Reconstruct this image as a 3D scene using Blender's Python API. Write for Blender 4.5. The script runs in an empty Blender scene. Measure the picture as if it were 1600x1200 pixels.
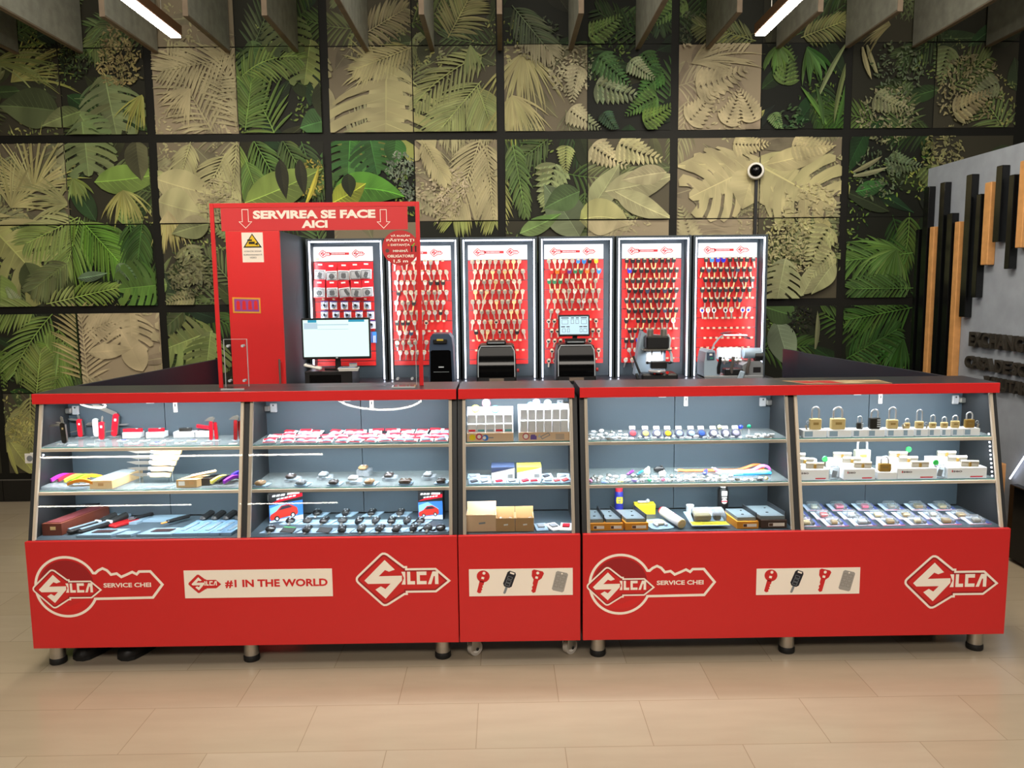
import bpy, bmesh, math, random
from mathutils import Matrix, Vector
random.seed(7)
sc = bpy.context.scene
C = sc.collection
PI = math.pi

# ------------------------------------------------------------------ camera
HC, FPX, PITCH, YAW, ROLL = 1.55, 1248.0, 6.85, 0.62, 0.6
cam = bpy.data.cameras.new('camera'); cam.sensor_fit = 'HORIZONTAL'; cam.sensor_width = 36.0
cam.lens = FPX / 1600 * 36.0; cam.clip_start = 0.05
camo = bpy.data.objects.new('camera', cam); C.objects.link(camo)
CR = (Matrix.Rotation(math.radians(-YAW), 3, 'Z') @ Matrix.Rotation(math.radians(90 - PITCH), 3, 'X')
      @ Matrix.Rotation(math.radians(-ROLL), 3, 'Z'))
camo.matrix_world = Matrix.Translation((0, 0, HC)) @ CR.to_4x4()
sc.camera = camo

# ------------------------------------------------------------------ world, lights, exposure
world = bpy.data.worlds.new('world'); sc.world = world; world.use_nodes = True
bg = world.node_tree.nodes['Background']
bg.inputs[0].default_value = (1.0, 0.86, 0.68, 1); bg.inputs[1].default_value = 0.10
sc.view_settings.view_transform = 'Standard'; sc.view_settings.look = 'None'
sc.view_settings.exposure = 0.10; sc.view_settings.gamma = 1.0; sc.view_settings.use_curve_mapping = False
sc.cycles.use_denoising = True
sc.cycles.max_bounces = 8; sc.cycles.transparent_max_bounces = 24; sc.cycles.glossy_bounces = 3
sc.cycles.sample_clamp_indirect = 4.0
sc.cycles.caustics_reflective = False; sc.cycles.caustics_refractive = False

def area(name, loc, target, sx, sy, power, col=(1, .86, .68), spread=180):
    l = bpy.data.lights.new(name, 'AREA'); l.shape = 'RECTANGLE'; l.size = sx; l.size_y = sy
    l.energy = power; l.color = col; l.spread = math.radians(spread)
    o = bpy.data.objects.new(name, l); C.objects.link(o); o.location = loc
    d = Vector(target) - Vector(loc)
    o.rotation_euler = d.to_track_quat('-Z', 'Y').to_euler()
    return o
area('hall_fill', (0, -2.0, 4.15), (0, 3.2, 0.6), 7.0, 1.2, 275, (1, .91, .80))  # added area fill from the hall side, no fixture behind it
area('front_fill', (0, 1.3, 4.1), (0, 2.9, 0.0), 6.5, 1.0, 75, (1, .91, .80))  # added fill for the floor and counter fronts, no real lamp
area('mural_fill', (0.3, 3.4, 4.1), (0.2, 5.9, 1.9), 6.0, 0.5, 66, (1, .94, .79))  # added fill that brightens the mural wall
area('side_fill', (3.6, 1.2, 4.0), (2.2, 4.5, 0.2), 1.2, 2.5, 22, (.82, .92, 1))  # added cool fill towards the booth side, no real lamp

# ------------------------------------------------------------------ pixel -> point on a known surface
def _ray(px, py): return CR @ Vector(((px - 800) / FPX, -(py - 600) / FPX, -1.0))
def PY(px, py, y): d = _ray(px, py); return Vector((0, 0, HC)) + d * (y / d.y)
def PZ(px, py, z): d = _ray(px, py); return Vector((0, 0, HC)) + d * ((z - HC) / d.z)
def PX(px, py, x): d = _ray(px, py); return Vector((0, 0, HC)) + d * (x / d.x)

# ------------------------------------------------------------------ materials
def lin(c): return tuple(((v / 12.92) if v <= .04045 else ((v + .055) / 1.055) ** 2.4) for v in [x / 255 for x in c])
MATS = {}
def mat(name, rgb, rough=.5, metal=0.0, emit=0.0, bump=0.0, bscale=60, spec=.5, coat=0.0, var=0.0, vscale=8):
    if name in MATS: return MATS[name]
    m = bpy.data.materials.new(name); m.use_nodes = True; nt = m.node_tree
    b = nt.nodes['Principled BSDF']; c = (*lin(rgb), 1)
    b.inputs['Base Color'].default_value = c; b.inputs['Roughness'].default_value = rough
    b.inputs['Metallic'].default_value = metal; b.inputs['Specular IOR Level'].default_value = spec
    b.inputs['Coat Weight'].default_value = coat; b.inputs['Coat Roughness'].default_value = .05
    if emit: b.inputs['Base Color'].default_value = (.02, .02, .02, 1); b.inputs['Emission Color'].default_value = c; b.inputs['Emission Strength'].default_value = emit
    if bump or var:
        tc = nt.nodes.new('ShaderNodeTexCoord'); n = nt.nodes.new('ShaderNodeTexNoise')
        nt.links.new(tc.outputs['Object'], n.inputs['Vector'])
        n.inputs['Scale'].default_value = bscale if bump else vscale; n.inputs['Detail'].default_value = 5
        if bump:
            bp = nt.nodes.new('ShaderNodeBump'); bp.inputs['Strength'].default_value = bump; bp.inputs['Distance'].default_value = .002
            nt.links.new(n.outputs['Fac'], bp.inputs['Height']); nt.links.new(bp.outputs['Normal'], b.inputs['Normal'])
        if var:
            r = nt.nodes.new('ShaderNodeMapRange'); r.inputs['From Min'].default_value = .3; r.inputs['From Max'].default_value = .7
            r.inputs['To Min'].default_value = 1 - var; r.inputs['To Max'].default_value = 1 + var
            nt.links.new(n.outputs['Fac'], r.inputs['Value'])
            mx = nt.nodes.new('ShaderNodeVectorMath'); mx.operation = 'SCALE'; mx.inputs[0].default_value = c[:3]
            nt.links.new(r.outputs['Result'], mx.inputs['Scale']); nt.links.new(mx.outputs['Vector'], b.inputs['Base Color'])
    MATS[name] = m; return m
def clear_mat(name, tint=(1, 1, 1), refl=1.0, rough=.0, haze=0.0):
    """thin clear sheet: Fresnel mix of a straight-through and a mirror term"""
    m = bpy.data.materials.new(name); m.use_nodes = True; nt = m.node_tree
    nt.nodes.remove(nt.nodes['Principled BSDF']); out = nt.nodes['Material Output']
    t = nt.nodes.new('ShaderNodeBsdfTransparent'); t.inputs[0].default_value = (*tint, 1)
    g = nt.nodes.new('ShaderNodeBsdfGlossy'); g.inputs['Roughness'].default_value = rough
    f = nt.nodes.new('ShaderNodeFresnel'); f.inputs[0].default_value = 1.45
    k = nt.nodes.new('ShaderNodeMath'); k.operation = 'MULTIPLY'; k.inputs[1].default_value = refl
    mx = nt.nodes.new('ShaderNodeMixShader'); nt.links.new(f.outputs[0], k.inputs[0]); nt.links.new(k.outputs[0], mx.inputs[0])
    nt.links.new(t.outputs[0], mx.inputs[1]); nt.links.new(g.outputs[0], mx.inputs[2]); last = mx
    if haze:
        d = nt.nodes.new('ShaderNodeBsdfDiffuse'); d.inputs[0].default_value = (*tint, 1)
        m2 = nt.nodes.new('ShaderNodeMixShader'); m2.inputs[0].default_value = haze
        nt.links.new(mx.outputs[0], m2.inputs[1]); nt.links.new(d.outputs[0], m2.inputs[2]); last = m2
    nt.links.new(last.outputs[0], out.inputs[0]); MATS[name] = m; return m
RED = mat('red_laminate', (208, 34, 36), .38)
REDS = mat('red_sign', (214, 48, 52), .5)
REDK = mat('red_dark_print', (158, 22, 28), .5)
REDT = mat('red_trim', (216, 32, 34), .4)
ANT = mat('anthracite_board', (58, 69, 77), .5, bump=.15, bscale=400)
ANTD = mat('anthracite_dark', (34, 36, 38), .5)
NAVY = mat('dark_worktop', (44, 44, 52), .33)
ALU = mat('champagne_aluminium', (224, 208, 188), .42, .15)
STEEL = mat('brushed_steel', (190, 186, 178), .28, .9)
CHROME = mat('chrome', (232, 232, 234), .22, .65)
NICK = mat('nickel_silver', (202, 194, 178), .32, .75)
BRASS = mat('brass', (205, 165, 88), .3, .8)
GOLD = mat('pale_brass', (230, 206, 146), .36, .45)
BLK = mat('black_plastic', (20, 20, 22), .4)
BLKG = mat('black_gloss', (8, 8, 9), .07, spec=.28)
RUB = mat('black_rubber', (17, 17, 17), .6)
WHT = mat('white_paper', (238, 236, 230), .6)
CREAM = mat('cream_vinyl', (252, 242, 228), .55)
GRY = mat('grey_plastic', (130, 136, 142), .45)
LGRY = mat('light_grey_plastic', (190, 196, 202), .4)
LED = mat('white_led', (232, 238, 255), .5, emit=5)
TUBE = mat('lamp_diffuser', (255, 246, 230), .5, emit=32)
GLASS = clear_mat('clear_glass', (.97, .985, .98), 1.3)
SHELF = clear_mat('shelf_glass', (.86, .94, .94), .8, haze=.10)
ACR = clear_mat('clear_acrylic', (.985, .985, .985), .45)
FILM = clear_mat('clear_film', (.95, .97, .98), 1.0, .12, haze=.10)
EDGEG = mat('glass_edge', (60, 140, 135), .3)

# ------------------------------------------------------------------ mesh builder
class MB:
    def __init__(s, X=None): s.V, s.F, s.M, s.mats, s.X = [], [], [], [], (X or Matrix.Identity(4))
    def mi(s, m):
        if m not in s.mats: s.mats.append(m)
        return s.mats.index(m)
    def add(s, vs, fs, m, X=None):
        T = s.X @ X if X is not None else s.X; k = len(s.V); i = s.mi(m)
        s.V += [T @ Vector(v) for v in vs]; s.F += [[k + j for j in f] for f in fs]; s.M += [i] * len(fs); return s
    def box(s, c, d, m, b=0.0, X=None):
        a, e, f = d[0] / 2, d[1] / 2, d[2] / 2; cx, cy, cz = c
        if b <= 0:
            vs = [(cx + i * a, cy + j * e, cz + k * f) for i in (-1, 1) for j in (-1, 1) for k in (-1, 1)]
            return s.add(vs, [(0, 1, 3, 2), (4, 6, 7, 5), (0, 4, 5, 1), (2, 3, 7, 6), (0, 2, 6, 4), (1, 5, 7, 3)], m, X)
        b = min(b, a * .98, e * .98, f * .98); vs = []; ix = {}
        for i in (-1, 1):
            for j in (-1, 1):
                for k in (-1, 1):
                    ix[i, j, k] = len(vs)
                    vs += [(cx + i * a, cy + j * (e - b), cz + k * (f - b)), (cx + i * (a - b), cy + j * e, cz + k * (f - b)), (cx + i * (a - b), cy + j * (e - b), cz + k * f)]
        q = [(-1, -1), (1, -1), (1, 1), (-1, 1)]; fs = []
        for i in (-1, 1):
            fs.append([ix[i, j, k] for j, k in q]); fs.append([ix[j, i, k] + 1 for j, k in q]); fs.append([ix[j, k, i] + 2 for j, k in q])
        for j in (-1, 1):
            for k in (-1, 1):
                fs.append([ix[-1, j, k] + 1, ix[1, j, k] + 1, ix[1, j, k] + 2, ix[-1, j, k] + 2])
                fs.append([ix[j, -1, k], ix[j, 1, k], ix[j, 1, k] + 2, ix[j, -1, k] + 2])
                fs.append([ix[j, k, -1], ix[j, k, 1], ix[j, k, 1] + 1, ix[j, k, -1] + 1])
        fs += [[v, v + 1, v + 2] for v in ix.values()]
        return s.add(vs, fs, m, X)
    def bx(s, x0, x1, y0, y1, z0, z1, m, b=0.0, X=None):
        return s.box(((x0 + x1) / 2, (y0 + y1) / 2, (z0 + z1) / 2), (abs(x1 - x0), abs(y1 - y0), abs(z1 - z0)), m, b, X)
    def cyl(s, p0, p1, r0, m, r1=None, n=16, X=None, caps=True):
        r1 = r0 if r1 is None else r1; p0, p1 = Vector(p0), Vector(p1); d = (p1 - p0).normalized()
        u = d.orthogonal().normalized(); w = d.cross(u); vs = []
        for p, r in ((p0, r0), (p1, r1)):
            vs += [p + (u * math.cos(2 * PI * i / n) + w * math.sin(2 * PI * i / n)) * r for i in range(n)]
        fs = [[i, (i + 1) % n, n + (i + 1) % n, n + i] for i in range(n)]
        if caps: fs += [list(range(n))[::-1], list(range(n, 2 * n))]
        return s.add(vs, fs, m, X)
    def lathe(s, prof, m, n=20, X=None, a0=0):
        """prof: [(r, z)] about z"""
        vs = []; k = len(prof)
        for i in range(n):
            a = 2 * PI * i / n + a0; vs += [(r * math.cos(a), r * math.sin(a), z) for r, z in prof]
        fs = [[i * k + j, ((i + 1) % n) * k + j, ((i + 1) % n) * k + j + 1, i * k + j + 1] for i in range(n) for j in range(k - 1)]
        if prof[0][0] > 1e-6: fs.append([i * k for i in range(n)][::-1])
        if prof[-1][0] > 1e-6: fs.append([i * k + k - 1 for i in range(n)])
        return s.add(vs, fs, m, X)
    def ball(s, c, r, m, n=14, sq=(1, 1, 1), X=None):
        h = n // 2; vs = []; fs = []
        for j in range(1, h):
            t = PI * j / h; vs += [(c[0] + sq[0] * r * math.sin(t) * math.cos(2 * PI * i / n), c[1] + sq[1] * r * math.sin(t) * math.sin(2 * PI * i / n), c[2] + sq[2] * r * math.cos(t)) for i in range(n)]
        k = len(vs); vs += [(c[0], c[1], c[2] + sq[2] * r), (c[0], c[1], c[2] - sq[2] * r)]
        for j in range(h - 2): fs += [[j * n + i, j * n + (i + 1) % n, (j + 1) * n + (i + 1) % n, (j + 1) * n + i] for i in range(n)]
        fs += [[k, i, (i + 1) % n] for i in range(n)] + [[k + 1, (h - 2) * n + (i + 1) % n, (h - 2) * n + i] for i in range(n)]
        return s.add(vs, fs, m, X)
    def prism(s, pts, h, m, X=None):
        """2-D outline in xy raised from z=0 to z=h"""
        n = len(pts); vs = [(x, y, 0) for x, y in pts] + [(x, y, h) for x, y in pts]
        fs = [list(range(n))[::-1], list(range(n, 2 * n))] + [[i, (i + 1) % n, n + (i + 1) % n, n + i] for i in range(n)]
        return s.add(vs, fs, m, X)
    def flat(s, pts, m, X=None, z=0.0): return s.add([(x, y, z) for x, y in pts], [list(range(len(pts)))], m, X)
    def tube(s, path, r, m, n=8, closed=False, X=None, flat=1.0):
        P = [Vector(p) for p in path]; k = len(P); vs = []; u = None
        for i in range(k):
            a = P[(i - 1) % k] if closed or i > 0 else P[0]; b = P[(i + 1) % k] if closed or i < k - 1 else P[-1]
            d = (b - a).normalized()
            u = (d.orthogonal() if u is None else (u - d * u.dot(d))).normalized(); w = d.cross(u)
            vs += [P[i] + (u * math.cos(2 * PI * j / n) + w * math.sin(2 * PI * j / n) * flat) * r for j in range(n)]
        fs = [[i * n + j, i * n + (j + 1) % n, ((i + 1) % k) * n + (j + 1) % n, ((i + 1) % k) * n + j] for i in range(k if closed else k - 1) for j in range(n)]
        if not closed: fs += [list(range(n))[::-1], list(range((k - 1) * n, k * n))]
        return s.add(vs, fs, m, X)
    def stroke(s, pts, w, m, closed=True, X=None, z=0.0):
        """flat ribbon of width w along a 2-D line, mitred"""
        n = len(pts); P = [Vector(p) for p in pts]; L = []
        for i in range(n):
            a = P[(i - 1) % n] if closed or i > 0 else None; b = P[(i + 1) % n] if closed or i < n - 1 else None
            d1 = (P[i] - a).normalized() if a is not None else (b - P[i]).normalized()
            d2 = (b - P[i]).normalized() if b is not None else d1
            n1 = Vector((-d1.y, d1.x)); n2 = Vector((-d2.y, d2.x)); mm = (n1 + n2)
            mm = n1 if mm.length < 1e-6 else mm.normalized(); k = 1 / max(.5, mm.dot(n1)); L.append((P[i] + mm * w / 2 * k, P[i] - mm * w / 2 * k))
        vs = [(q.x, q.y, z) for p in L for q in p]
        fs = [[2 * i, 2 * ((i + 1) % n), 2 * ((i + 1) % n) + 1, 2 * i + 1] for i in range(n if closed else n - 1)]
        return s.add(vs, fs, m, X)
    def text(s, txt, w, h, m, X=None, z=0.0, bold=.02, depth=0.0, keep=False):
        """letters fitted to a w x h box centred on the origin of X, in the xy plane"""
        vs, fs = glyphs(txt, bold)
        x0, x1 = min(v[0] for v in vs), max(v[0] for v in vs); y0, y1 = min(v[1] for v in vs), max(v[1] for v in vs)
        sx, sy = w / (x1 - x0), h / (y1 - y0)
        if keep: sx = sy = min(sx, sy)
        q = [((a - (x0 + x1) / 2) * sx, (b - (y0 + y1) / 2) * sy) for a, b in vs]
        s.add([(a, b, z + depth) for a, b in q], fs, m, X)
        if depth:
            ed = {}
            for f in fs:
                for i in range(len(f)):
                    e = (f[i], f[(i + 1) % len(f)]); ed[e] = 1
            for (a, b) in list(ed):
                if (b, a) not in ed: s.add([(*q[a], z), (*q[b], z), (*q[b], z + depth), (*q[a], z + depth)], [(0, 1, 2, 3)], m, X)
        return s
    def build(s, name, parent=None, smooth=False, recalc=True):
        me = bpy.data.meshes.new(name); me.from_pydata([tuple(v) for v in s.V], [], s.F)
        for m in s.mats: me.materials.append(m)
        me.polygons.foreach_set('material_index', s.M)
        if recalc:
            bm = bmesh.new(); bm.from_mesh(me); bmesh.ops.recalc_face_normals(bm, faces=bm.faces); bm.to_mesh(me); bm.free()
        if smooth:
            me.polygons.foreach_set('use_smooth', [True] * len(me.polygons)); me.set_sharp_from_angle(angle=.65)
        me.update(); o = bpy.data.objects.new(name, me); C.objects.link(o)
        if parent is not None: o.parent = parent
        return o
_gl = {}
def glyphs(txt, bold):
    if (txt, bold) in _gl: return _gl[txt, bold]
    cu = bpy.data.curves.new('lettering', 'FONT'); cu.body = txt; cu.offset = bold; cu.resolution_u = 3; cu.fill_mode = 'FRONT'
    cu.align_x = 'CENTER'
    o = bpy.data.objects.new('lettering', cu); me = o.to_mesh()
    r = ([(v.co.x, v.co.y) for v in me.vertices], [list(p.vertices) for p in me.polygons])
    o.to_mesh_clear(); bpy.data.objects.remove(o); bpy.data.curves.remove(cu); _gl[txt, bold] = r; return r

def tag(o, label, cat, group=None):
    o['label'] = label; o['category'] = cat
    if group: o['group'] = group
    return o
def thing(name, label, cat, loc=(0, 0, 0), rz=0.0, group=None):
    o = bpy.data.objects.new(name, None); C.objects.link(o); o.empty_display_size = .05
    o.location = loc; o.rotation_euler = (0, 0, rz); return tag(o, label, cat, group)
def struct(o): o['kind'] = 'structure'; return o
def put(o, loc, rz=0.0, rx=0.0, ry=0.0): o.location = loc; o.rotation_euler = (rx, ry, rz); return o
def copy_tree(o, parent=None, kids=None):
    c = o.copy(); C.objects.link(c)
    if parent is not None: c.parent = parent
    for ch in o.children: copy_tree(ch, c)
    return c
def W(root): return Matrix.Translation(-Vector(root.location))
def T(x, y, z): return Matrix.Translation((x, y, z))
def RX(a): return Matrix.Rotation(math.radians(a), 4, 'X')
def RY(a): return Matrix.Rotation(math.radians(a), 4, 'Y')
def RZ(a): return Matrix.Rotation(math.radians(a), 4, 'Z')
def SC(k): return Matrix.Scale(k, 4)
FRONT = RX(90)                # xy drawing -> upright, facing the viewer (-Y)
ORD = ['first', 'second', 'third', 'fourth', 'fifth', 'sixth', 'seventh', 'eighth', 'ninth', 'tenth', 'eleventh', 'twelfth', 'thirteenth', 'fourteenth', 'fifteenth',
       'sixteenth', 'seventeenth', 'eighteenth', 'nineteenth', 'twentieth', 'twenty-first', 'twenty-second', 'twenty-third', 'twenty-fourth', 'twenty-fifth', 'twenty-sixth', 'twenty-seventh', 'twenty-eighth', 'twenty-ninth', 'thirtieth', 'thirty-first', 'thirty-second', 'thirty-third', 'thirty-fourth', 'thirty-fifth', 'thirty-sixth']

# ================================================================== ROOM
WY = 5.90                                    # back wall plane
def floor_material():
    m = bpy.data.materials.new('beige_floor_tiles'); m.use_nodes = True; nt = m.node_tree; b = nt.nodes['Principled BSDF']
    tc = nt.nodes.new('ShaderNodeTexCoord'); mp = nt.nodes.new('ShaderNodeMapping'); mp.inputs['Location'].default_value = (.108, .157, 0)
    br = nt.nodes.new('ShaderNodeTexBrick'); br.offset = .5; br.inputs['Scale'].default_value = 1
    br.inputs['Brick Width'].default_value = .605; br.inputs['Row Height'].default_value = .30
    br.inputs['Mortar Size'].default_value = .0016; br.inputs['Mortar Smooth'].default_value = .2
    br.inputs['Color1'].default_value = (*lin((178, 164, 143)), 1); br.inputs['Color2'].default_value = (*lin((171, 156, 133)), 1)
    br.inputs['Mortar'].default_value = (*lin((148, 132, 110)), 1)
    nz = nt.nodes.new('ShaderNodeTexNoise'); nz.inputs['Scale'].default_value = 3.2; nz.inputs['Detail'].default_value = 6
    mp2 = nt.nodes.new('ShaderNodeMapping'); mp2.inputs['Scale'].default_value = (1, 5, 1)
    mx = nt.nodes.new('ShaderNodeMixRGB'); mx.blend_type = 'OVERLAY'; mx.inputs[0].default_value = .10
    nt.links.new(tc.outputs['Object'], mp.inputs[0]); nt.links.new(mp.outputs[0], br.inputs['Vector'])
    nt.links.new(tc.outputs['Object'], mp2.inputs[0]); nt.links.new(mp2.outputs[0], nz.inputs['Vector'])
    nt.links.new(br.outputs['Color'], mx.inputs[1]); nt.links.new(nz.outputs['Fac'], mx.inputs[2]); nt.links.new(mx.outputs[0], b.inputs['Base Color'])
    b.inputs['Roughness'].default_value = .2; b.inputs['Specular IOR Level'].default_value = .45
    return m
m = MB(); m.add([(-10, -11, 0), (8, -11, 0), (8, 6.2, 0), (-10, 6.2, 0)], [(0, 1, 2, 3)], floor_material()); struct(m.build('floor'))
m = MB(); m.bx(-10, 8, -11, 6.2, 4.25, 4.4, mat('ceiling_grey', (52, 50, 47), .8)); struct(m.build('ceiling'))

# ---- back wall: a mural of jungle photographs in square panels, printed colours carried by the mesh
def print_material():
    m = bpy.data.materials.new('mural_print'); m.use_nodes = True; nt = m.node_tree; b = nt.nodes['Principled BSDF']
    a = nt.nodes.new('ShaderNodeAttribute'); a.attribute_name = 'ink'; nt.links.new(a.outputs['Color'], b.inputs['Base Color'])
    b.inputs['Roughness'].default_value = .6; b.inputs['Specular IOR Level'].default_value = .25; return m
BARX = [-3.727 + 1.2432 * i for i in range(-1, 7)]
THICK, THIN = .029, .004
cols = []
for i in range(len(BARX) - 1):
    mid = (BARX[i] + BARX[i + 1]) / 2
    cols += [(BARX[i] + THICK, mid - THIN), (mid + THIN, BARX[i + 1] - THICK)]
cols = cols[1:]                                                     # starts with the column just out of frame
ZL = [(3.255, 3.85, 1, 0), (2.635, 3.255, 0, 1), (2.035, 2.635, 1, 0), (1.425, 2.035, 0, 1), (.815, 1.425, 1, 0), (.19, .815, 0, 1)]
rows = [(a + (THIN if t else THICK), b - (THIN if u == 0 else THICK)) for a, b, t, u in ZL]
rows = [(3.259, 3.85), (2.664, 3.251), (2.039, 2.606), (1.453, 2.031), (.819, 1.397), (.215, .811)]
FADE = [[.3, .12, .28, .85, .2, .5, .35, .05, .0, .12, .25, .35, .3, .3],
        [.4, .38, .22, .95, .12, .76, .5, .72, .0, .98, .0, .22, .38, .3],
        [.6, .66, .3, .78, .1, .0, .86, .18, .55, .82, .78, .04, .35, .2],
        [.4, .32, .06, .35, .15, .8, .1, .35, .95, .95, .5, .05, .1, .1],
        [.2, .18, .97, .12, .3, .3, .3, .3, .3, .3, .06, .0, .0, .1],
        [.3, .45, .4, .3, .3, .3, .3, .3, .3, .3, .3, .1, .0, .1]]
tiles = {}
BEI, BGB, BGD = (186, 172, 140), (150, 135, 114), (16, 19, 11)
def mixc(a, b, f): return tuple(x + (y - x) * f for x, y in zip(a, b))
mv, mf, mc = [], [], []
def quad_ink(x0, x1, z0, z1, y, c):
    k = len(mv); mv.extend([(x0, y, z0), (x1, y, z0), (x1, y, z1), (x0, y, z1)]); mf.append((k, k + 1, k + 2, k + 3)); mc.extend([(*lin(c), 1)] * 4)
for r, (z0, z1) in enumerate(rows):
    for c, (x0, x1) in enumerate(cols):
        if c < len(FADE[r]):
            f = FADE[r][c]; tiles[r, c] = [x0, x1, z0, z1, f, 0]
            quad_ink(x0, x1, z0, z1, WY - .004, mixc(BGD, mixc(BGB, BEI, .45 * f), min(1, f ** 1.2)))
            for (a, b, e, g) in ((x0, x1, z0, z0), (x0, x1, z1, z1)):
                k = len(mv); mv.extend([(a, WY - .004, e), (b, WY - .004, e), (b, WY, e), (a, WY, e)]); mf.append((k, k + 1, k + 2, k + 3)); mc.extend([(*lin(BGD), 1)] * 4)
def clip(P, ax, v, s):
    out = []
    for i in range(len(P)):
        a, b = P[i], P[(i + 1) % len(P)]; da, db = (a[ax] - v) * s, (b[ax] - v) * s
        if da >= 0: out.append(a)
        if (da > 0 > db) or (da < 0 < db):
            t = da / (da - db); out.append((a[0] + (b[0] - a[0]) * t, a[1] + (b[1] - a[1]) * t))
    return out
def ink(P, col):
    xa, xb = min(p[0] for p in P), max(p[0] for p in P); za, zb = min(p[1] for p in P), max(p[1] for p in P)
    for (r, c), t in tiles.items():
        if xb < t[0] or xa > t[1] or zb < t[2] or za > t[3]: continue
        Q = P
        for ax, v, s in ((0, t[0], 1), (0, t[1], -1), (1, t[2], 1), (1, t[3], -1)):
            Q = clip(Q, ax, v, s)
            if len(Q) < 3: break
        if len(Q) < 3: continue
        t[5] += 1; y = WY - .0045 - t[5] * 2.2e-5; f = t[4]
        cc = mixc(col, BEI, f * .92) if sum(col) > 130 else mixc(col, BGB, min(1, f ** 1.3))
        k = len(mv); mv.extend([(q[0], y, q[1]) for q in Q]); mf.append(tuple(range(k, k + len(Q)))); lc = lin(cc); mc.extend([(*[v * tone(q[0], q[1]) for v in lc], 1) for q in Q])
def tone(x, z): return 1 + .24 * math.sin(23 * x + 9 * z + 2 * math.sin(7 * z)) * math.sin(19 * z - 11 * x + 1.7 * math.sin(9 * x)) + .08 * math.sin(61 * x + 47 * z)
rnd = random.Random(11)
def jit(c, a=14): d = rnd.uniform(-a, a); return tuple(max(0, min(255, x + d + rnd.uniform(-4, 4))) for x in c)
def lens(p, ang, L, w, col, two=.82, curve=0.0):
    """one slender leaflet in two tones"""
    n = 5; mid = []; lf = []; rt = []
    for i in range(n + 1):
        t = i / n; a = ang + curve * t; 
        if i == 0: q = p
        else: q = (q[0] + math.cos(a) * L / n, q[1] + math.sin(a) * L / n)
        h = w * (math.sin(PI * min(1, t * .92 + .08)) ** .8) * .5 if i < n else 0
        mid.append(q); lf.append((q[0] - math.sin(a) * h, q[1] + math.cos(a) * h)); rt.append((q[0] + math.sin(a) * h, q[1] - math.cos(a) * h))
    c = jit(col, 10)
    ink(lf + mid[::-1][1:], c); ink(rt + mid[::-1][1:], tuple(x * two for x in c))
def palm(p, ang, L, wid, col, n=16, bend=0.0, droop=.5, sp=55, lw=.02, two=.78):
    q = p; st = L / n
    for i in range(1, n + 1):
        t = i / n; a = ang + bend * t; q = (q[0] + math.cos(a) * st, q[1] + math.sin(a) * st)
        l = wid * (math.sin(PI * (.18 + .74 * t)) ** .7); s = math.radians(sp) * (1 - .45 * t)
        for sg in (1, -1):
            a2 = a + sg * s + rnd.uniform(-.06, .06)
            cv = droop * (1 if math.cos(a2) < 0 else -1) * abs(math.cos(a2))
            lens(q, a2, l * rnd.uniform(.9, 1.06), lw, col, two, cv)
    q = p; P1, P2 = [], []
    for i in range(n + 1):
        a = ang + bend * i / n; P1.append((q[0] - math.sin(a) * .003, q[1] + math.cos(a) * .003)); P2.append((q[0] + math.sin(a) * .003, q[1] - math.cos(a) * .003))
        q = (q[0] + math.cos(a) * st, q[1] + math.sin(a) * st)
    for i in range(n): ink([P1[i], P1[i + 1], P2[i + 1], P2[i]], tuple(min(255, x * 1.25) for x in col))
def fan(p, a0, a1, L, col, n=22, w=.013, curve=.8):
    for i in range(n):
        a = a0 + (a1 - a0) * (i + rnd.random()) / n
        lens(p, a, L * rnd.uniform(.6, 1.05), w * rnd.uniform(.7, 1.3), jit(col, 16), .85, curve * (1 if math.cos(a) < 0 else -1) * abs(math.cos(a)) * rnd.uniform(.5, 1.2))
def bigleaf(p, ang, L, w, col, vein=1.22, dark=.78, curve=.15, veins=7):
    n = 12; q = p; mid, lf, rt, an = [], [], [], []
    for i in range(n + 1):
        t = i / n; a = ang + curve * t
        if i: q = (q[0] + math.cos(a) * L / n, q[1] + math.sin(a) * L / n)
        h = w * .5 * math.sin(PI * t ** .75) if 0 < i < n else 0
        mid.append(q); an.append(a); lf.append((q[0] - math.sin(a) * h, q[1] + math.cos(a) * h)); rt.append((q[0] + math.sin(a) * h, q[1] - math.cos(a) * h))
    for i in range(n):
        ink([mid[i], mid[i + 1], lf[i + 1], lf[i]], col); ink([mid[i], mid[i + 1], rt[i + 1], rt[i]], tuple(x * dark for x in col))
    vc = tuple(min(255, x * vein) for x in col)
    for i in range(1, n - 1):
        for S in (lf, rt):
            b = S[min(n, i + 2)]; a = mid[i]; ink([a, (a[0] * .98 + b[0] * .02 + .0015, a[1] * .98 + b[1] * .02 + .0025), (b[0], b[1] + .001)], vc)
    for i in range(n):
        ink([(mid[i][0], mid[i][1] + .0035), (mid[i + 1][0], mid[i + 1][1] + .003), (mid[i + 1][0], mid[i + 1][1] - .003), (mid[i][0], mid[i][1] - .0035)], tuple(min(255, x * 1.4) for x in col))
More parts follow.
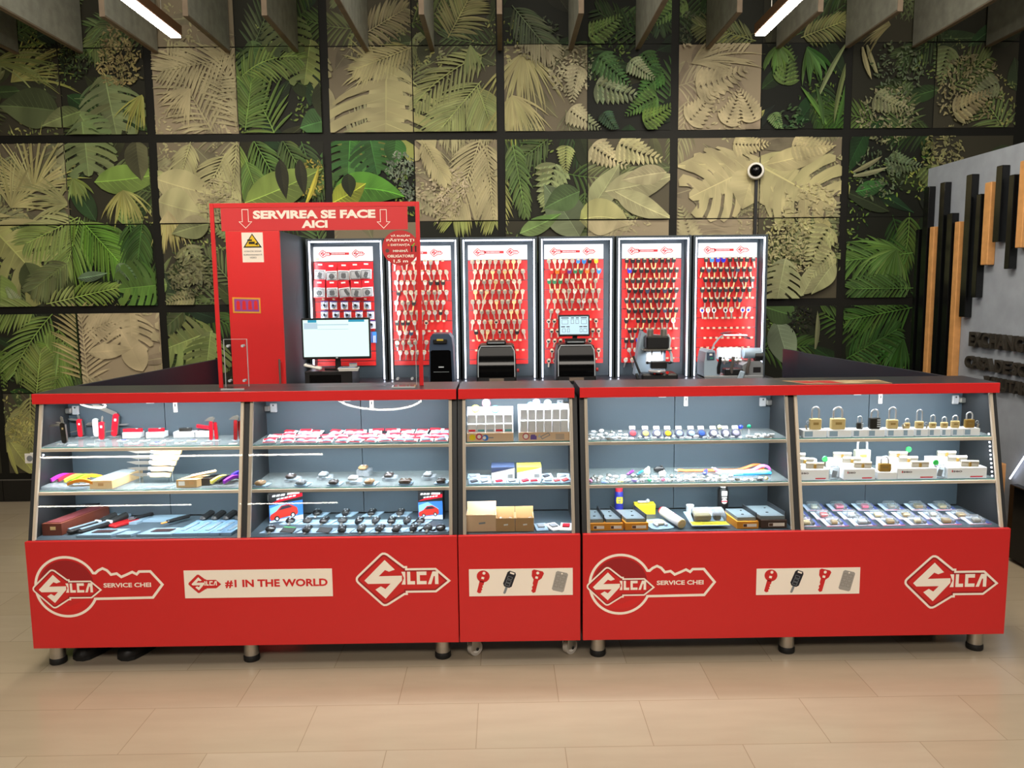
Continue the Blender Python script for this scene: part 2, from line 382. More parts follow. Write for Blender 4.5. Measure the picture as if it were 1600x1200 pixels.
def monstera(p, ang, S, col, k=6, asp=.62, two=.8):
    """split leaf hanging from p towards ang: curved fingers from the midrib and a row of holes"""
    ca, sa = math.cos(ang), math.sin(ang)
    def loc(u, v): return (p[0] + ca * u * S - sa * v * S, p[1] + sa * u * S + ca * v * S)
    ed = lambda t: asp * (math.sin(PI * (.14 + .80 * t)) ** .75)
    for sg in (1, -1):
        cc = col if sg > 0 else tuple(x * two for x in col)
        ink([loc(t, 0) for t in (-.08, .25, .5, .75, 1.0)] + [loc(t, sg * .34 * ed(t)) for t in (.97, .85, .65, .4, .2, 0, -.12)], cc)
        for i in range(k):
            t0, t1 = -.12 + 1.0 * i / k, -.12 + 1.0 * (i + .70) / k; P = []; g = .23
            for s_ in (0, .4, .75, 1): P.append(loc(t0 + s_ ** 2 * g, sg * s_ * ed(max(0, t0 + .12)) * 1.0))
            tm = (t0 + t1) / 2; P.append(loc(tm + g * 1.12, sg * ed(max(0, tm + .12)) * 1.06))
            for s_ in (1, .75, .4, 0): P.append(loc(t1 + s_ ** 2 * g, sg * s_ * ed(max(0, t1 + .12)) * .98))
            ink(P, jit(cc, 7))
            h = .26 * ed(max(0, t0 + .12)); u = t1 + .05
            ink([loc(u + .02, sg * h), loc(u + .055, sg * (h + .05)), loc(u + .075, sg * (h + .11)), loc(u + .05, sg * (h + .10)), loc(u + .025, sg * (h + .05))], (24, 28, 16))
        for i in range(k):
            t0 = -.05 + .95 * i / k; ink([loc(t0, 0), loc(t0 + .012, 0), loc(t0 + .20, sg * ed(max(0, t0 + .12)) * .85)], tuple(min(255, x * 1.2) for x in cc))
    ink([loc(-.1, -.012), loc(-.1, .012), loc(1, .003), loc(1, -.003)], tuple(min(255, x * 1.3) for x in col))
def cluster(p, R, n, s, cs, sq=1.0):
    for _ in range(n):
        r = R * math.sqrt(rnd.random()); a = rnd.uniform(0, 2 * PI); q = (p[0] + r * math.cos(a), p[1] + r * math.sin(a) * sq)
        L = s * rnd.uniform(.6, 1.4); lens(q, rnd.uniform(0, 2 * PI), L, L * .42, jit(rnd.choice(cs), 14), .72)
def fern(p, ang, L, wid, col, n=11, bend=.3):
    q = p
    for i in range(1, n + 1):
        t = i / n; a = ang + bend * t; q = (q[0] + math.cos(a) * L / n, q[1] + math.sin(a) * L / n); l = wid * (1 - t) ** .7 + .008
        for sg in (1, -1):
            a2 = a + sg * 1.15 * (1 - .3 * t); lens(q, a2, l, l * .36, col, .75)
            for j in (1, 2, 3): lens((q[0] + math.cos(a2) * l * j / 4, q[1] + math.sin(a2) * l * j / 4), a2 - sg * .7, l * .3 * (1 - j / 5), l * .12, tuple(x * 1.08 for x in col), .8)
GR, GD, GL, GY, GB, GW = (78, 112, 42), (42, 66, 30), (112, 138, 58), (150, 158, 70), (58, 104, 52), (150, 160, 122)
# ground layers for every panel
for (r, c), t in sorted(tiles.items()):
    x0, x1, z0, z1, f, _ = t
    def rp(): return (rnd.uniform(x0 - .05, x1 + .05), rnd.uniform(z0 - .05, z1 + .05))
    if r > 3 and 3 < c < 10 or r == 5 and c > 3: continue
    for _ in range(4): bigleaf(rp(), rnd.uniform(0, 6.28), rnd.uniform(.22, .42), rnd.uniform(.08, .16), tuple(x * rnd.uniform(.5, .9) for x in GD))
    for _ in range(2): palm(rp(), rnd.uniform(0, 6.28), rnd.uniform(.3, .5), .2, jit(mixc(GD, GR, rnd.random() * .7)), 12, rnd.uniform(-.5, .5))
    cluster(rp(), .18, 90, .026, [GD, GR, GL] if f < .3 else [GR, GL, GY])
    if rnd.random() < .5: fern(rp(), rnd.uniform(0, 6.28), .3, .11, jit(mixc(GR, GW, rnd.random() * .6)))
# leaves that can be told apart in the print: (kind, pixel, heading in degrees, size in px, colour ...)
def Q(px, py): v = PY(px, py, WY); return (v.x, v.z)
K = 5.9 / 1248
def rd(a): return math.radians(a)
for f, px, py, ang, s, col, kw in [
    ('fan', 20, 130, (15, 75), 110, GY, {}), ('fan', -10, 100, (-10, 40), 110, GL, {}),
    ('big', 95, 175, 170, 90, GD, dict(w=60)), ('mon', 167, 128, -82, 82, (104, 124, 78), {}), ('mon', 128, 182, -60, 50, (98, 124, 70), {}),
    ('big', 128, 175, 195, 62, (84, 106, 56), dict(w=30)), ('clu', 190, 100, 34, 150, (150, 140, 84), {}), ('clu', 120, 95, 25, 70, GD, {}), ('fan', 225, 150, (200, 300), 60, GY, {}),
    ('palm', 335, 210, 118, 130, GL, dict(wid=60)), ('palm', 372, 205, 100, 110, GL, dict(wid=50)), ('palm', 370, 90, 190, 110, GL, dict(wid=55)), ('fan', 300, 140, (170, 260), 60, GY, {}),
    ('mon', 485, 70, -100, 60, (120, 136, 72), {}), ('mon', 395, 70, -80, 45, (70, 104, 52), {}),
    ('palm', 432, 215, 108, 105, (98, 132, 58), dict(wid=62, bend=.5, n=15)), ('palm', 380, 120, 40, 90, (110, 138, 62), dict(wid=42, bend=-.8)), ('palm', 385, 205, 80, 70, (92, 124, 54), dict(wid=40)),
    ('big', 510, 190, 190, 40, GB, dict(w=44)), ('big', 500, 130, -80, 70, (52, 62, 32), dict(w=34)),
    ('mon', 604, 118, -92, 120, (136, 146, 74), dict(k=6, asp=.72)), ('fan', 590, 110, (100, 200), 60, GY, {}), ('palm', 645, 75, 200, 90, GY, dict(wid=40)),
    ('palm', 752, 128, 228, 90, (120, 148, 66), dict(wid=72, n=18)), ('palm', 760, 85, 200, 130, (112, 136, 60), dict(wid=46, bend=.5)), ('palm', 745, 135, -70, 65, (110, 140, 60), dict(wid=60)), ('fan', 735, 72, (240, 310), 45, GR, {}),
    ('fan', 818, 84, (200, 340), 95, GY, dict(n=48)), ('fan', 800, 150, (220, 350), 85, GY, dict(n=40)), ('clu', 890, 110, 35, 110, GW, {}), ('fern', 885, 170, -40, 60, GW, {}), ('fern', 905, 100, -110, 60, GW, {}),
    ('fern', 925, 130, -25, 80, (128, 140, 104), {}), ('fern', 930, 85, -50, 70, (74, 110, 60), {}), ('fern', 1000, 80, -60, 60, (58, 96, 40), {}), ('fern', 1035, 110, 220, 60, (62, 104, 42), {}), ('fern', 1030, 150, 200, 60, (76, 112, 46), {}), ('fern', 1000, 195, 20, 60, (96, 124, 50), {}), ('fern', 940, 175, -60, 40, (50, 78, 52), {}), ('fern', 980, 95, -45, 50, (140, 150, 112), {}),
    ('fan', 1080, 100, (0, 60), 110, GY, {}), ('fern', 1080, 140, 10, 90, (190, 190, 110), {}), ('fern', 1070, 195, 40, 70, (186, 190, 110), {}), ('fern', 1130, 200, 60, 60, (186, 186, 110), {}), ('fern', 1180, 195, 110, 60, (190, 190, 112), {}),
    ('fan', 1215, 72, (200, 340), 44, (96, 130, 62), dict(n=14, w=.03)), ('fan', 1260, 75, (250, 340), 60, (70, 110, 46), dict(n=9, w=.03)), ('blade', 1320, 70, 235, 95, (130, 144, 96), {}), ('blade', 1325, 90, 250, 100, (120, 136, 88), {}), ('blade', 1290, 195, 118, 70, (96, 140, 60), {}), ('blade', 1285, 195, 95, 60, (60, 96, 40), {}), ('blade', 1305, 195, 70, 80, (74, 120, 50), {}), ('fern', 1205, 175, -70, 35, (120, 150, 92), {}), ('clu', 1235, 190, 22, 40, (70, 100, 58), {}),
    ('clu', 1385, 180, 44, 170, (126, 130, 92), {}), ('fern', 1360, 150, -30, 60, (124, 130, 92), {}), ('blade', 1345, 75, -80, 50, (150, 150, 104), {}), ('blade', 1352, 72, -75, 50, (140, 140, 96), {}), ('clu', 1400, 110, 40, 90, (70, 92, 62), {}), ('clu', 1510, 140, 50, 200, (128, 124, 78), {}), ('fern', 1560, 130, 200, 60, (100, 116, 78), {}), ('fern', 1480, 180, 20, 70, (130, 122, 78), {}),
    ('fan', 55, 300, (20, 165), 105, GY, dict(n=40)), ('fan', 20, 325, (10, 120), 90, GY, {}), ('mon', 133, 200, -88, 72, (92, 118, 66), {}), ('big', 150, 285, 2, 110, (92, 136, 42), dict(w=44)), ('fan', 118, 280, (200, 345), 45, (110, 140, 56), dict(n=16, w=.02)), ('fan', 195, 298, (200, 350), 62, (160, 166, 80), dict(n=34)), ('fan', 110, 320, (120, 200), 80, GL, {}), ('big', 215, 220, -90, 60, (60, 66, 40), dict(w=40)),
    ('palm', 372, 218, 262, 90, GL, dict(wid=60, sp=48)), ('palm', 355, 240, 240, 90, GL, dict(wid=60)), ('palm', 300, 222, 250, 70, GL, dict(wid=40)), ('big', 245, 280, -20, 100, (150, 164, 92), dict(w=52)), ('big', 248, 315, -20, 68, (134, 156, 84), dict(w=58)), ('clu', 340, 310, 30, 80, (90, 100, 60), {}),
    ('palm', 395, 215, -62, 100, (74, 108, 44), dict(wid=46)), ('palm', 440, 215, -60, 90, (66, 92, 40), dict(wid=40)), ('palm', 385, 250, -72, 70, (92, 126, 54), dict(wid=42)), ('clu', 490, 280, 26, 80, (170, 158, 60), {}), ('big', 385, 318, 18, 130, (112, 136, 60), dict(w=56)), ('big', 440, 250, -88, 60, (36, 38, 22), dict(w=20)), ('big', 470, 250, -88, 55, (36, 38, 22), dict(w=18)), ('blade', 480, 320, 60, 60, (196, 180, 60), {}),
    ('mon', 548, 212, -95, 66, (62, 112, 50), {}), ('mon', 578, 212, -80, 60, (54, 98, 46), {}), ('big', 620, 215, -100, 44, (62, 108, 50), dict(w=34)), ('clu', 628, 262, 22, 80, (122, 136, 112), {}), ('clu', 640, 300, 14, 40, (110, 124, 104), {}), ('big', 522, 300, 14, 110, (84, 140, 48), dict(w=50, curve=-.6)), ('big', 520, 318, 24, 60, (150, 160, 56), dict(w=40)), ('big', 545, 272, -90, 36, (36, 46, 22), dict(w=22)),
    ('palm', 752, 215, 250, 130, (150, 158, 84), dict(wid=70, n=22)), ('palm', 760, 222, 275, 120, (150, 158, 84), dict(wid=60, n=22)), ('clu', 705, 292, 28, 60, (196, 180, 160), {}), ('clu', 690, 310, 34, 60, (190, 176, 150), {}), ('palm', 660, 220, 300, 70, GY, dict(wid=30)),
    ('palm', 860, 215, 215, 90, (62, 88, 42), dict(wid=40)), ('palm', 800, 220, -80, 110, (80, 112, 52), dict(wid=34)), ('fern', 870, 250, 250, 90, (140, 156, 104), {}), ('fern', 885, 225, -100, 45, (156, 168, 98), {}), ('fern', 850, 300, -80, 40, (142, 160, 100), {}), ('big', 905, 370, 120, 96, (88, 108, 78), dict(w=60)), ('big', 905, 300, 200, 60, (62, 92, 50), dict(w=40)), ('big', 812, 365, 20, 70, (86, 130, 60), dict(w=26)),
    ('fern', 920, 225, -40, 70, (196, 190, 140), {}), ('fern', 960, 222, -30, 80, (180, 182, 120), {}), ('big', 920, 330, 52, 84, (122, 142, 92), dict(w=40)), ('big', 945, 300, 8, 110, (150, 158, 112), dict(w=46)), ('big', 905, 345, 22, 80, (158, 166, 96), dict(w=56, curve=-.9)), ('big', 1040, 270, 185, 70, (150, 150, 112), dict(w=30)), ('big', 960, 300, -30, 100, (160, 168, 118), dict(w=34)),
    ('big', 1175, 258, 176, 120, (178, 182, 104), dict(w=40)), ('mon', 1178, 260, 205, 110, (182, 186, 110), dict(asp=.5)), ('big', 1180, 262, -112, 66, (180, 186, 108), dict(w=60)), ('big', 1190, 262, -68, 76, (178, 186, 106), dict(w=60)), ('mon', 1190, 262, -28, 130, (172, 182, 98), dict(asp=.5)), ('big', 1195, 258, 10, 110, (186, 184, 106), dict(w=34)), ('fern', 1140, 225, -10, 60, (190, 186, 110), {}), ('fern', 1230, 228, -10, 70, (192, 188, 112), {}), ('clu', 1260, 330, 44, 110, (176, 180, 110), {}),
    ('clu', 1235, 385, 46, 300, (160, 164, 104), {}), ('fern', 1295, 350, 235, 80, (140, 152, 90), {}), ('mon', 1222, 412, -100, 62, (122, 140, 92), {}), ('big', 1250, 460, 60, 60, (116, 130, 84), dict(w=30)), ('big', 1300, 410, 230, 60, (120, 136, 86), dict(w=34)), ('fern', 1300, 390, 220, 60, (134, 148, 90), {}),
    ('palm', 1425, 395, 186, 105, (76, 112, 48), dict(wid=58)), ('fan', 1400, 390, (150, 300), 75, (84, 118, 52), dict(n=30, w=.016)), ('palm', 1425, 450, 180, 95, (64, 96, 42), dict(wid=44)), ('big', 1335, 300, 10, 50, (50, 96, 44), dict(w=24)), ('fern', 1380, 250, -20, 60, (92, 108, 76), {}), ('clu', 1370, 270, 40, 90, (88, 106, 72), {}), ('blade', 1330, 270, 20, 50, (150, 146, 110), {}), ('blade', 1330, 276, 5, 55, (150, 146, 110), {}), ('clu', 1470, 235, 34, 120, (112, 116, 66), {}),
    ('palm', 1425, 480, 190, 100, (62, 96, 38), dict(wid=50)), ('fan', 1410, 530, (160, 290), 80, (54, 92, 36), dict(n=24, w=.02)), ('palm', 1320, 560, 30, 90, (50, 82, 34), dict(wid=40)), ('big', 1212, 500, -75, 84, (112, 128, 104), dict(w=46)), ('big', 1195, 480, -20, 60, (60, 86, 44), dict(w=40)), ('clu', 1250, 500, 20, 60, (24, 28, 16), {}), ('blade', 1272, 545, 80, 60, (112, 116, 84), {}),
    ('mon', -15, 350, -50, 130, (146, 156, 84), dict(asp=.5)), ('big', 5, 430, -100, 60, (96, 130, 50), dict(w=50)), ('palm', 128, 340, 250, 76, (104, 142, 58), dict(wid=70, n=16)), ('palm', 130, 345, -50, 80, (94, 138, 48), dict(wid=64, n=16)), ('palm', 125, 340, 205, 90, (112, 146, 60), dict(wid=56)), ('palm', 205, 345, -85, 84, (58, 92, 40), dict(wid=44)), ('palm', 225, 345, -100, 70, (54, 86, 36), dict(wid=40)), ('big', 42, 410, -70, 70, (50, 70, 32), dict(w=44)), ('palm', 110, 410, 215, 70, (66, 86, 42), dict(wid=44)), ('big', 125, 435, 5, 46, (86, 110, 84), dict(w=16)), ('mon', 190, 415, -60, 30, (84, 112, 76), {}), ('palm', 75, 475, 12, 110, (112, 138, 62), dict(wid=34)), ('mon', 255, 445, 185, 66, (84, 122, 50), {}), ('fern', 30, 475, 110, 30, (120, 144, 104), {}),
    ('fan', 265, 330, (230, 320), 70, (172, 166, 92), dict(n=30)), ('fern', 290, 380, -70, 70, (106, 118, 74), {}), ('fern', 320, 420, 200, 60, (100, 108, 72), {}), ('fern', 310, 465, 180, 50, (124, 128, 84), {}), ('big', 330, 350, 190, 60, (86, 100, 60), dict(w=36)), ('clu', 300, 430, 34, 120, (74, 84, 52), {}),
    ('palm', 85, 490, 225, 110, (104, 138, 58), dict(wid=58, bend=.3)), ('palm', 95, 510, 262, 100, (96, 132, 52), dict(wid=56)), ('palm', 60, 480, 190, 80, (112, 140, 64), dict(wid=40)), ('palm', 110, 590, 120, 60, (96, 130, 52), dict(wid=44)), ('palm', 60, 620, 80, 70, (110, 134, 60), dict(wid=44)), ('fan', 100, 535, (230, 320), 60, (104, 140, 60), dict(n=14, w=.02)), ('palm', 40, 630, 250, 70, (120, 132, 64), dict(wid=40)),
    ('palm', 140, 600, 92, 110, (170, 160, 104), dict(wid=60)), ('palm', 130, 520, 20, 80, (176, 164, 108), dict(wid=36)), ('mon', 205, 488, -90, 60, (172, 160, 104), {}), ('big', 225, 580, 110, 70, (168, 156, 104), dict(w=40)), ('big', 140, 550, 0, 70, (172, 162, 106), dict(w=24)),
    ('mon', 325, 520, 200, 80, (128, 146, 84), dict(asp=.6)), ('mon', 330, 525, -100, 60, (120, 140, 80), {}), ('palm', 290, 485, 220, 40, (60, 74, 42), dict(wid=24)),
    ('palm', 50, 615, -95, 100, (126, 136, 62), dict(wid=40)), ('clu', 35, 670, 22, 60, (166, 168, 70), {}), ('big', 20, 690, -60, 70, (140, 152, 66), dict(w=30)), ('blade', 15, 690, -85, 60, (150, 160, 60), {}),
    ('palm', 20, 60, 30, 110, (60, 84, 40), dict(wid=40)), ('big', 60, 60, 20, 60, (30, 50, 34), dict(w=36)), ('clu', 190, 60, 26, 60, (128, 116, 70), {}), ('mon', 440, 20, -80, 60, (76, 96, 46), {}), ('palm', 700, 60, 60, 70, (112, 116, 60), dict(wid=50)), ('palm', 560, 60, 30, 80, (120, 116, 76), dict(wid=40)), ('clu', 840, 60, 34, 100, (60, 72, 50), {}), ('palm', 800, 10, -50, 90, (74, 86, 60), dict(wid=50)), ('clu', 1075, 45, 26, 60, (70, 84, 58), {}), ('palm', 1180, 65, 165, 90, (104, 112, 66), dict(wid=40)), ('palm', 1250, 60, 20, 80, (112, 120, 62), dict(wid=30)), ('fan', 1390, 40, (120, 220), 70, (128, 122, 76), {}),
]:
    p = Q(px, py); s = s * K
    if f == 'fan': fan(p, rd(ang[0]), rd(ang[1]), s, col, **kw)
    elif f == 'mon': monstera(p, rd(ang), s, col, **kw)
    elif f == 'big': kw = dict(kw); kw['w'] *= K; bigleaf(p, rd(ang), s, col=col, **kw)
    elif f == 'palm': kw = dict(kw); kw['wid'] *= K; palm(p, rd(ang), s, col=col, **kw)
    elif f == 'fern': fern(p, rd(ang), s, s * .36, col, **kw)
    elif f == 'blade': lens(p, rd(ang), s, .035, col, .8, .25)
    elif f == 'clu': cluster(p, ang * K, int(s / K * 1.7), .027, [col, tuple(x * .8 for x in col), tuple(min(255, x * 1.12) for x in col)])
me = bpy.data.meshes.new('wall_back'); n0 = len(mv)
mv += [(-6, WY, .16), (6, WY, .16), (6, WY, 4.25), (-6, WY, 4.25), (-6, WY + .2, .16), (6, WY + .2, .16), (6, WY + .2, 4.25), (-6, WY + .2, 4.25)]
mf += [(n0, n0 + 1, n0 + 2, n0 + 3), (n0 + 4, n0 + 7, n0 + 6, n0 + 5)]; mc += [(*lin((19, 19, 14)), 1)] * 8
me.from_pydata(mv, [], mf); at = me.color_attributes.new('ink', 'FLOAT_COLOR', 'POINT'); at.data.foreach_set('color', [x for c in mc for x in c])
me.materials.append(print_material()); me.update(); wall = bpy.data.objects.new('wall_back', me); C.objects.link(wall); struct(wall)
m = MB(); dk = mat('dark_skirting_tile', (22, 22, 20), .25)
for i in range(-10, 10): m.bx(i * .6 - .15 + .002, i * .6 + .45 - .002, WY - .02, WY + .2, .0, .16, dk)
m.bx(-6, 6, WY - .006, WY + .2, .158, .166, mat('grey_joint', (96, 92, 84), .6)); struct(m.build('baseboard_back'))

# ---- ceiling baffles: concrete-look boards standing on edge, square to the wall
CONC = mat('concrete_board', (150, 150, 138), .85, bump=.5, bscale=14, var=.16, vscale=5)
EDGE = mat('board_edge', (124, 108, 90), .8, var=.15)
bf = [24, 125, 242, 355, 462, 572, 675, 781, 892, 997, 1107, 1217, 1325, 1430, 1545]
plain = 'concrete-look ceiling baffle board, {} counted from the end above the knife cabinet'
for i, px in enumerate(bf):
    x = PY(px, 78, 5.86).x; near = 3.9 if i % 4 == 1 else 5.12
    t = thing('ceiling_baffle', ('long ' if near < 5 else 'short ') + plain.format(ORD[i]), 'ceiling baffle', (x, 5.87, 3.215), 0, 'ceiling baffles along the mural')
    m = MB(W(t)); m.bx(x - .016, x + .016, near, 5.875, 3.222, 4.2, CONC, .004); m.build('board', t)
    m = MB(W(t)); m.bx(x - .0165, x + .0165, near, 5.875, 3.214, 3.222, EDGE); m.bx(x - .0165, x + .0165, near - .004, near, 3.214, 4.2, EDGE); m.build('edge_strip', t)
# ---- linear lamps on thin wires
def strip_lamp(x, y0, y1, z, label, power):
    t = thing('linear_ceiling_lamp', label, 'lamp', (x, (y0 + y1) / 2, z), 0, 'linear ceiling lamps')
    m = MB(W(t)); hb = mat('bronze_housing', (96, 66, 44), .45, .3)
    m.bx(x - .034, x + .034, y0, y1, z + .012, z + .07, hb, .004); m.build('housing', t)
    m = MB(W(t)); m.bx(x - .028, x + .028, y0 + .01, y1 - .01, z, z + .0115, TUBE); m.build('diffuser', t)
    for y in (y0 + .2, y1 - .2):
        m = MB(W(t)); m.cyl((x, y, z + .07), (x, y, 4.249), .002, STEEL, n=6); m.build('wire', t)
    l = bpy.data.lights.new('lamp_light', 'AREA'); l.shape = 'RECTANGLE'; l.size = .05; l.size_y = y1 - y0; l.energy = power; l.color = (1, .88, .70)
    o = bpy.data.objects.new('lamp_light', l); C.objects.link(o); o.parent = t; o.location = (0, 0, -.004)
p = PZ(276, 60, 3.0); strip_lamp(p.x, p.y - 2.4, p.y, 3.0, 'linear lamp hanging over the knife cabinet end of the stall', 26)
p = PZ(1187, 57, 3.0); strip_lamp(p.x, p.y - 2.4, p.y, 3.0, 'linear lamp hanging over the padlock cabinet end of the stall', 26)

for x0, x1, y, lab in ((-6.65, -2.62, -4.75, 'long lamp across the hall facing the stall, mirrored in its case glass'), (-8.6, -5.8, -8.25, 'far lamp across the hall, the one nearer the hall side wall'), (-4.9, -3.1, -8.25, 'far lamp across the hall, the shorter one')):
    t = thing('linear_ceiling_lamp', lab, 'lamp', ((x0 + x1) / 2, y, 3.0), 0, 'linear ceiling lamps')
    m = MB(W(t)); m.bx(x0, x1, y - .034, y + .034, 3.012, 3.07, mat('bronze_housing', (96, 66, 44), .45, .3), .004); m.build('housing', t)
    m = MB(W(t)); m.bx(x0, x1, y - .03, y + .03, 3.0, 3.0115, TUBE); m.build('diffuser', t)
for x, y, rr, lab in ((-1.43, -2.2, .5, 'ring pendant lamp over the hall facing the car remote case'), (-4.75, -2.36, .13, 'ring pendant lamp over the hall facing the knife case')):
    t = thing('ring_pendant_lamp', lab, 'lamp', (x, y, 3.0), 0, 'ring pendant lamps'); ring = [(rr * math.cos(i * PI / 24), rr * math.sin(i * PI / 24), 0) for i in range(48)]
    m = MB(); m.tube(ring, .013, TUBE, 8, True); m.build('light_ring', t)
    m = MB(); m.tube([(a, b, .024) for a, b, _ in ring], .014, mat('bronze_housing', (96, 66, 44), .45, .3), 8, True); m.build('housing', t)

# ---- exchange booth: grey wall square to the mural, slats and cut-out letters on it
EX = 2.87
booth = thing('exchange_booth', 'grey concrete-look exchange booth wall with black and wooden slats', 'booth', (EX, 5.4, 0))
m = MB(W(booth)); cw = mat('booth_concrete', (142, 149, 160), .75, bump=.3, bscale=9, var=.10, vscale=3)
m.bx(EX, EX + .1, 2.2, 5.46, 0, 2.315, cw); m.build('wall_panel', booth)
BSL = mat('black_slat', (10, 11, 12), .16); WSL = mat('oak_slat', (196, 142, 86), .4, var=.12, vscale=20)
for x0, x1, yt, yb, k in [(1431, 1440, 359, 0, 0), (1444, 1459, 293, 0, 0), (1453, 1465, 355, 0, 1), (1469, 1483, 286, 0, 0), (1480, 1495, 334, 0, 0), (1492, 1506, 347, 0, 1),
                          (1510, 1527, 274, 496, 0), (1526, 1539, 304, 465, 0), (1539, 1558, 286, 414, 1), (1557, 1575, 260, 378, 0), (1577, 1592, 274, 420, 0), (1594, 1612, 252, 387, 1)]:
    a = PX(x0, yt, EX - .045); b = PX(x0 + (x1 - x0) * .55, yt, EX - .045); zb = 0.0 if yb == 0 else PX(x0, yb, EX - .045).z
    m = MB(W(booth)); m.bx(EX - .045, EX, min(a.y, b.y), max(a.y, b.y), zb, a.z, WSL if k else BSL, .003); m.build('slat', booth)
LET = mat('dark_letters', (46, 42, 36), .5)
for s, px, y0, y1, n in (('EXCHANGE', 1514, 518, 541, 8), ('CASA DE SCHIMB', 1507, 555, 574, 14), ('VALUTAR', 1536, 587, 606, 7)):
    a = PX(px, y0, EX - .03); b = PX(px, y1, EX - .03); h = a.z - b.z; w = h * n * .80
    m = MB(W(booth)); X = T(EX - .001, a.y - w / 2, (a.z + b.z) / 2) @ RZ(-90) @ FRONT
    m.text(s, w, h, LET, X, 0, .035, .028); m.build('lettering', booth)
q0, q1 = PX(1578, 748, EX - .02), PX(1603, 710, EX - .02)
m = MB(W(booth)); m.tube([q0, q1], .004, LED, 8); m.build('light_bar', booth)
q0, q1 = PX(1583, 756, EX - .03), PX(1583, 840, EX - .03)
t = thing('display_case', 'black case at the foot of the exchange booth wall', 'display case', (EX - .03, q0.y - .4, 0))
m = MB(W(t)); m.bx(EX - .05, EX - .001, q0.y - 1.0, q0.y, .02, q0.z, BLKG, .004); m.build('body', t)
q0, q1 = PX(1572, 722, EX - .03), PX(1582, 722, EX - .03)
t = thing('wooden_post', 'light oak post standing beside the black case at the booth wall', 'post', (EX - .03, q0.y, 0))
m = MB(W(t)); m.bx(EX - .10, EX - .055, q1.y + .012, q0.y + .0, 0, q0.z, WSL, .003); m.build('post', t)

# ---- small things on the mural wall
p = PY(50, 715, WY)
t = thing('wall_socket', 'white wall socket low on the mural wall beside the knife cabinet', 'socket', (p.x, WY - .02, p.z))
m = MB(); m.bx(-.042, .042, -.008, .006, -.042, .042, WHT, .006); m.build('cover_plate', t)
m = MB(); m.lathe([(.0, .0), (.02, .0), (.022, .004), (.022, .006)], GRY, 16, T(0, -.0145, 0) @ RX(-90)); m.build('outlet', t)
p = PY(1181, 267, 5.82)
t = thing('security_camera', 'white dome security camera with black lens on the mural wall', 'camera', p)
m = MB(); X = RZ(-18) @ RX(90)
m.lathe([(.0, -.075), (.045, -.075), (.057, -.06), (.06, .0), (.056, .018), (.046, .024), (.0, .024)], WHT, 28, X); m.build('housing', t, True)
m = MB(X); m.ball((0, 0, .022), .044, BLKG, 20, (1, 1, .72)); m.build('dome', t, True)
m = MB(X); m.lathe([(.0, .052), (.012, .052), (.014, .048), (.014, .03)], mat('lens_blue', (40, 44, 60), .1), 16); m.build('lens', t, True)
m = MB(); m.bx(.01, .032, .045, .07, -.62, -.03, BLK); m.build('cable_duct', t)

# ================================================================== DISPLAY COUNTERS
PF, PT, PB = 3.15, .552, .10                 # front panel face, its top and bottom
GB = (3.172, .548); GT = (3.302, 1.098)      # foot and head of the sloping glass (y, z)
def gy(z): return GB[0] + (z - GB[1]) * (GT[0] - GB[0]) / (GT[1] - GB[1])
BACK, TOPZ = 3.512, 1.137
SH1, SH2, DECK = .915, .742, .553            # tops of upper shelf, lower shelf, floor of the case
SLOPE = math.degrees(math.atan2(GT[0] - GB[0], GT[1] - GB[1]))

# ---- printed emblem pieces (drawn from the photograph, in its own units)
DIA = [(-58, -5), (-62, 0), (-63, 6), (-60, 12), (-10, 62), (-4, 66), (2, 67), (8, 64), (50, 22), (66, 22), (66, 17), (145, 17), (174, -11), (145, -38), (66, -38), (66, -44), (52, -44), (8, -56 - 26), (2, -86), (-4, -86), (-10, -82)]
def dia(s, g=0.0):
    """key-shaped lozenge outline; g shrinks it inwards"""
    P = [(-100, 0), (-99, 7), (-94, 14), (-14, 90), (-6, 95), (4, 95), (13, 91), (68, 46), (79, 46), (79, 38), (178, 38), (229, -9), (178, -50), (79, -50), (79, -58), (68, -58), (13, -93), (4, -97), (-6, -97), (-14, -92), (-94, -14), (-99, -7)]
    if g:
        n = len(P); V = [Vector(p) for p in P]; out = []
        for i in range(n):
            d1 = (V[i] - V[i - 1]).normalized(); d2 = (V[(i + 1) % n] - V[i]).normalized()
            n1 = Vector((d1.y, -d1.x)); n2 = Vector((d2.y, -d2.x)); mm = (n1 + n2).normalized(); out.append(V[i] + mm * g / max(.6, mm.dot(n1)))
        P = [(q.x, q.y) for q in out]
    return [(x * s, y * s) for x, y in P]
S_ = [(2, 69), (36, 34), (16, 27), (2, 33), (-20, 11), (60, 12), (60, -5), (2, -70), (-33, -37), (-14, -25), (2, -35), (20, -16), (-58, -16), (-70, -4)]
LET_ = [[(58, 26), (72, 26), (72, -20), (58, -20), (67, 3)], [(78, 26), (89, 26), (89, -8), (105, -8), (105, -20), (78, -20)],
        [(111, 26), (145, 26), (145, 13), (122, 13), (122, -8), (145, -8), (145, -20), (111, -20)], [(149, -20), (166, 26), (186, 26), (186, -20), (174, -20), (174, 9), (170, 9), (161, -20)]]
def lozenge(mb, X, s, white, red, dark, z=0.0):
    mb.flat(dia(s), white, X, z); mb.flat(dia(s, 7.5), dark, X, z + .0003); mb.flat(dia(s, 13), red, X, z + .0006)
    k = s
    mb.flat([(x * k, y * k) for x, y in S_], white, X, z + .0009)
    for L in LET_: mb.flat([(x * k, y * k) for x, y in L], white, X, z + .0009)
def plate(parent, name, label=None):
    m = MB(W(root_of(parent))); return m
def root_of(o):
    while o.parent is not None: o = o.parent
    return o
def face(px, py): v = PY(px, py, PF - .001); return T(v.x, PF - .0008, v.z) @ FRONT
PXM = 3.25 / 1248                           # metres per pixel on the front panel
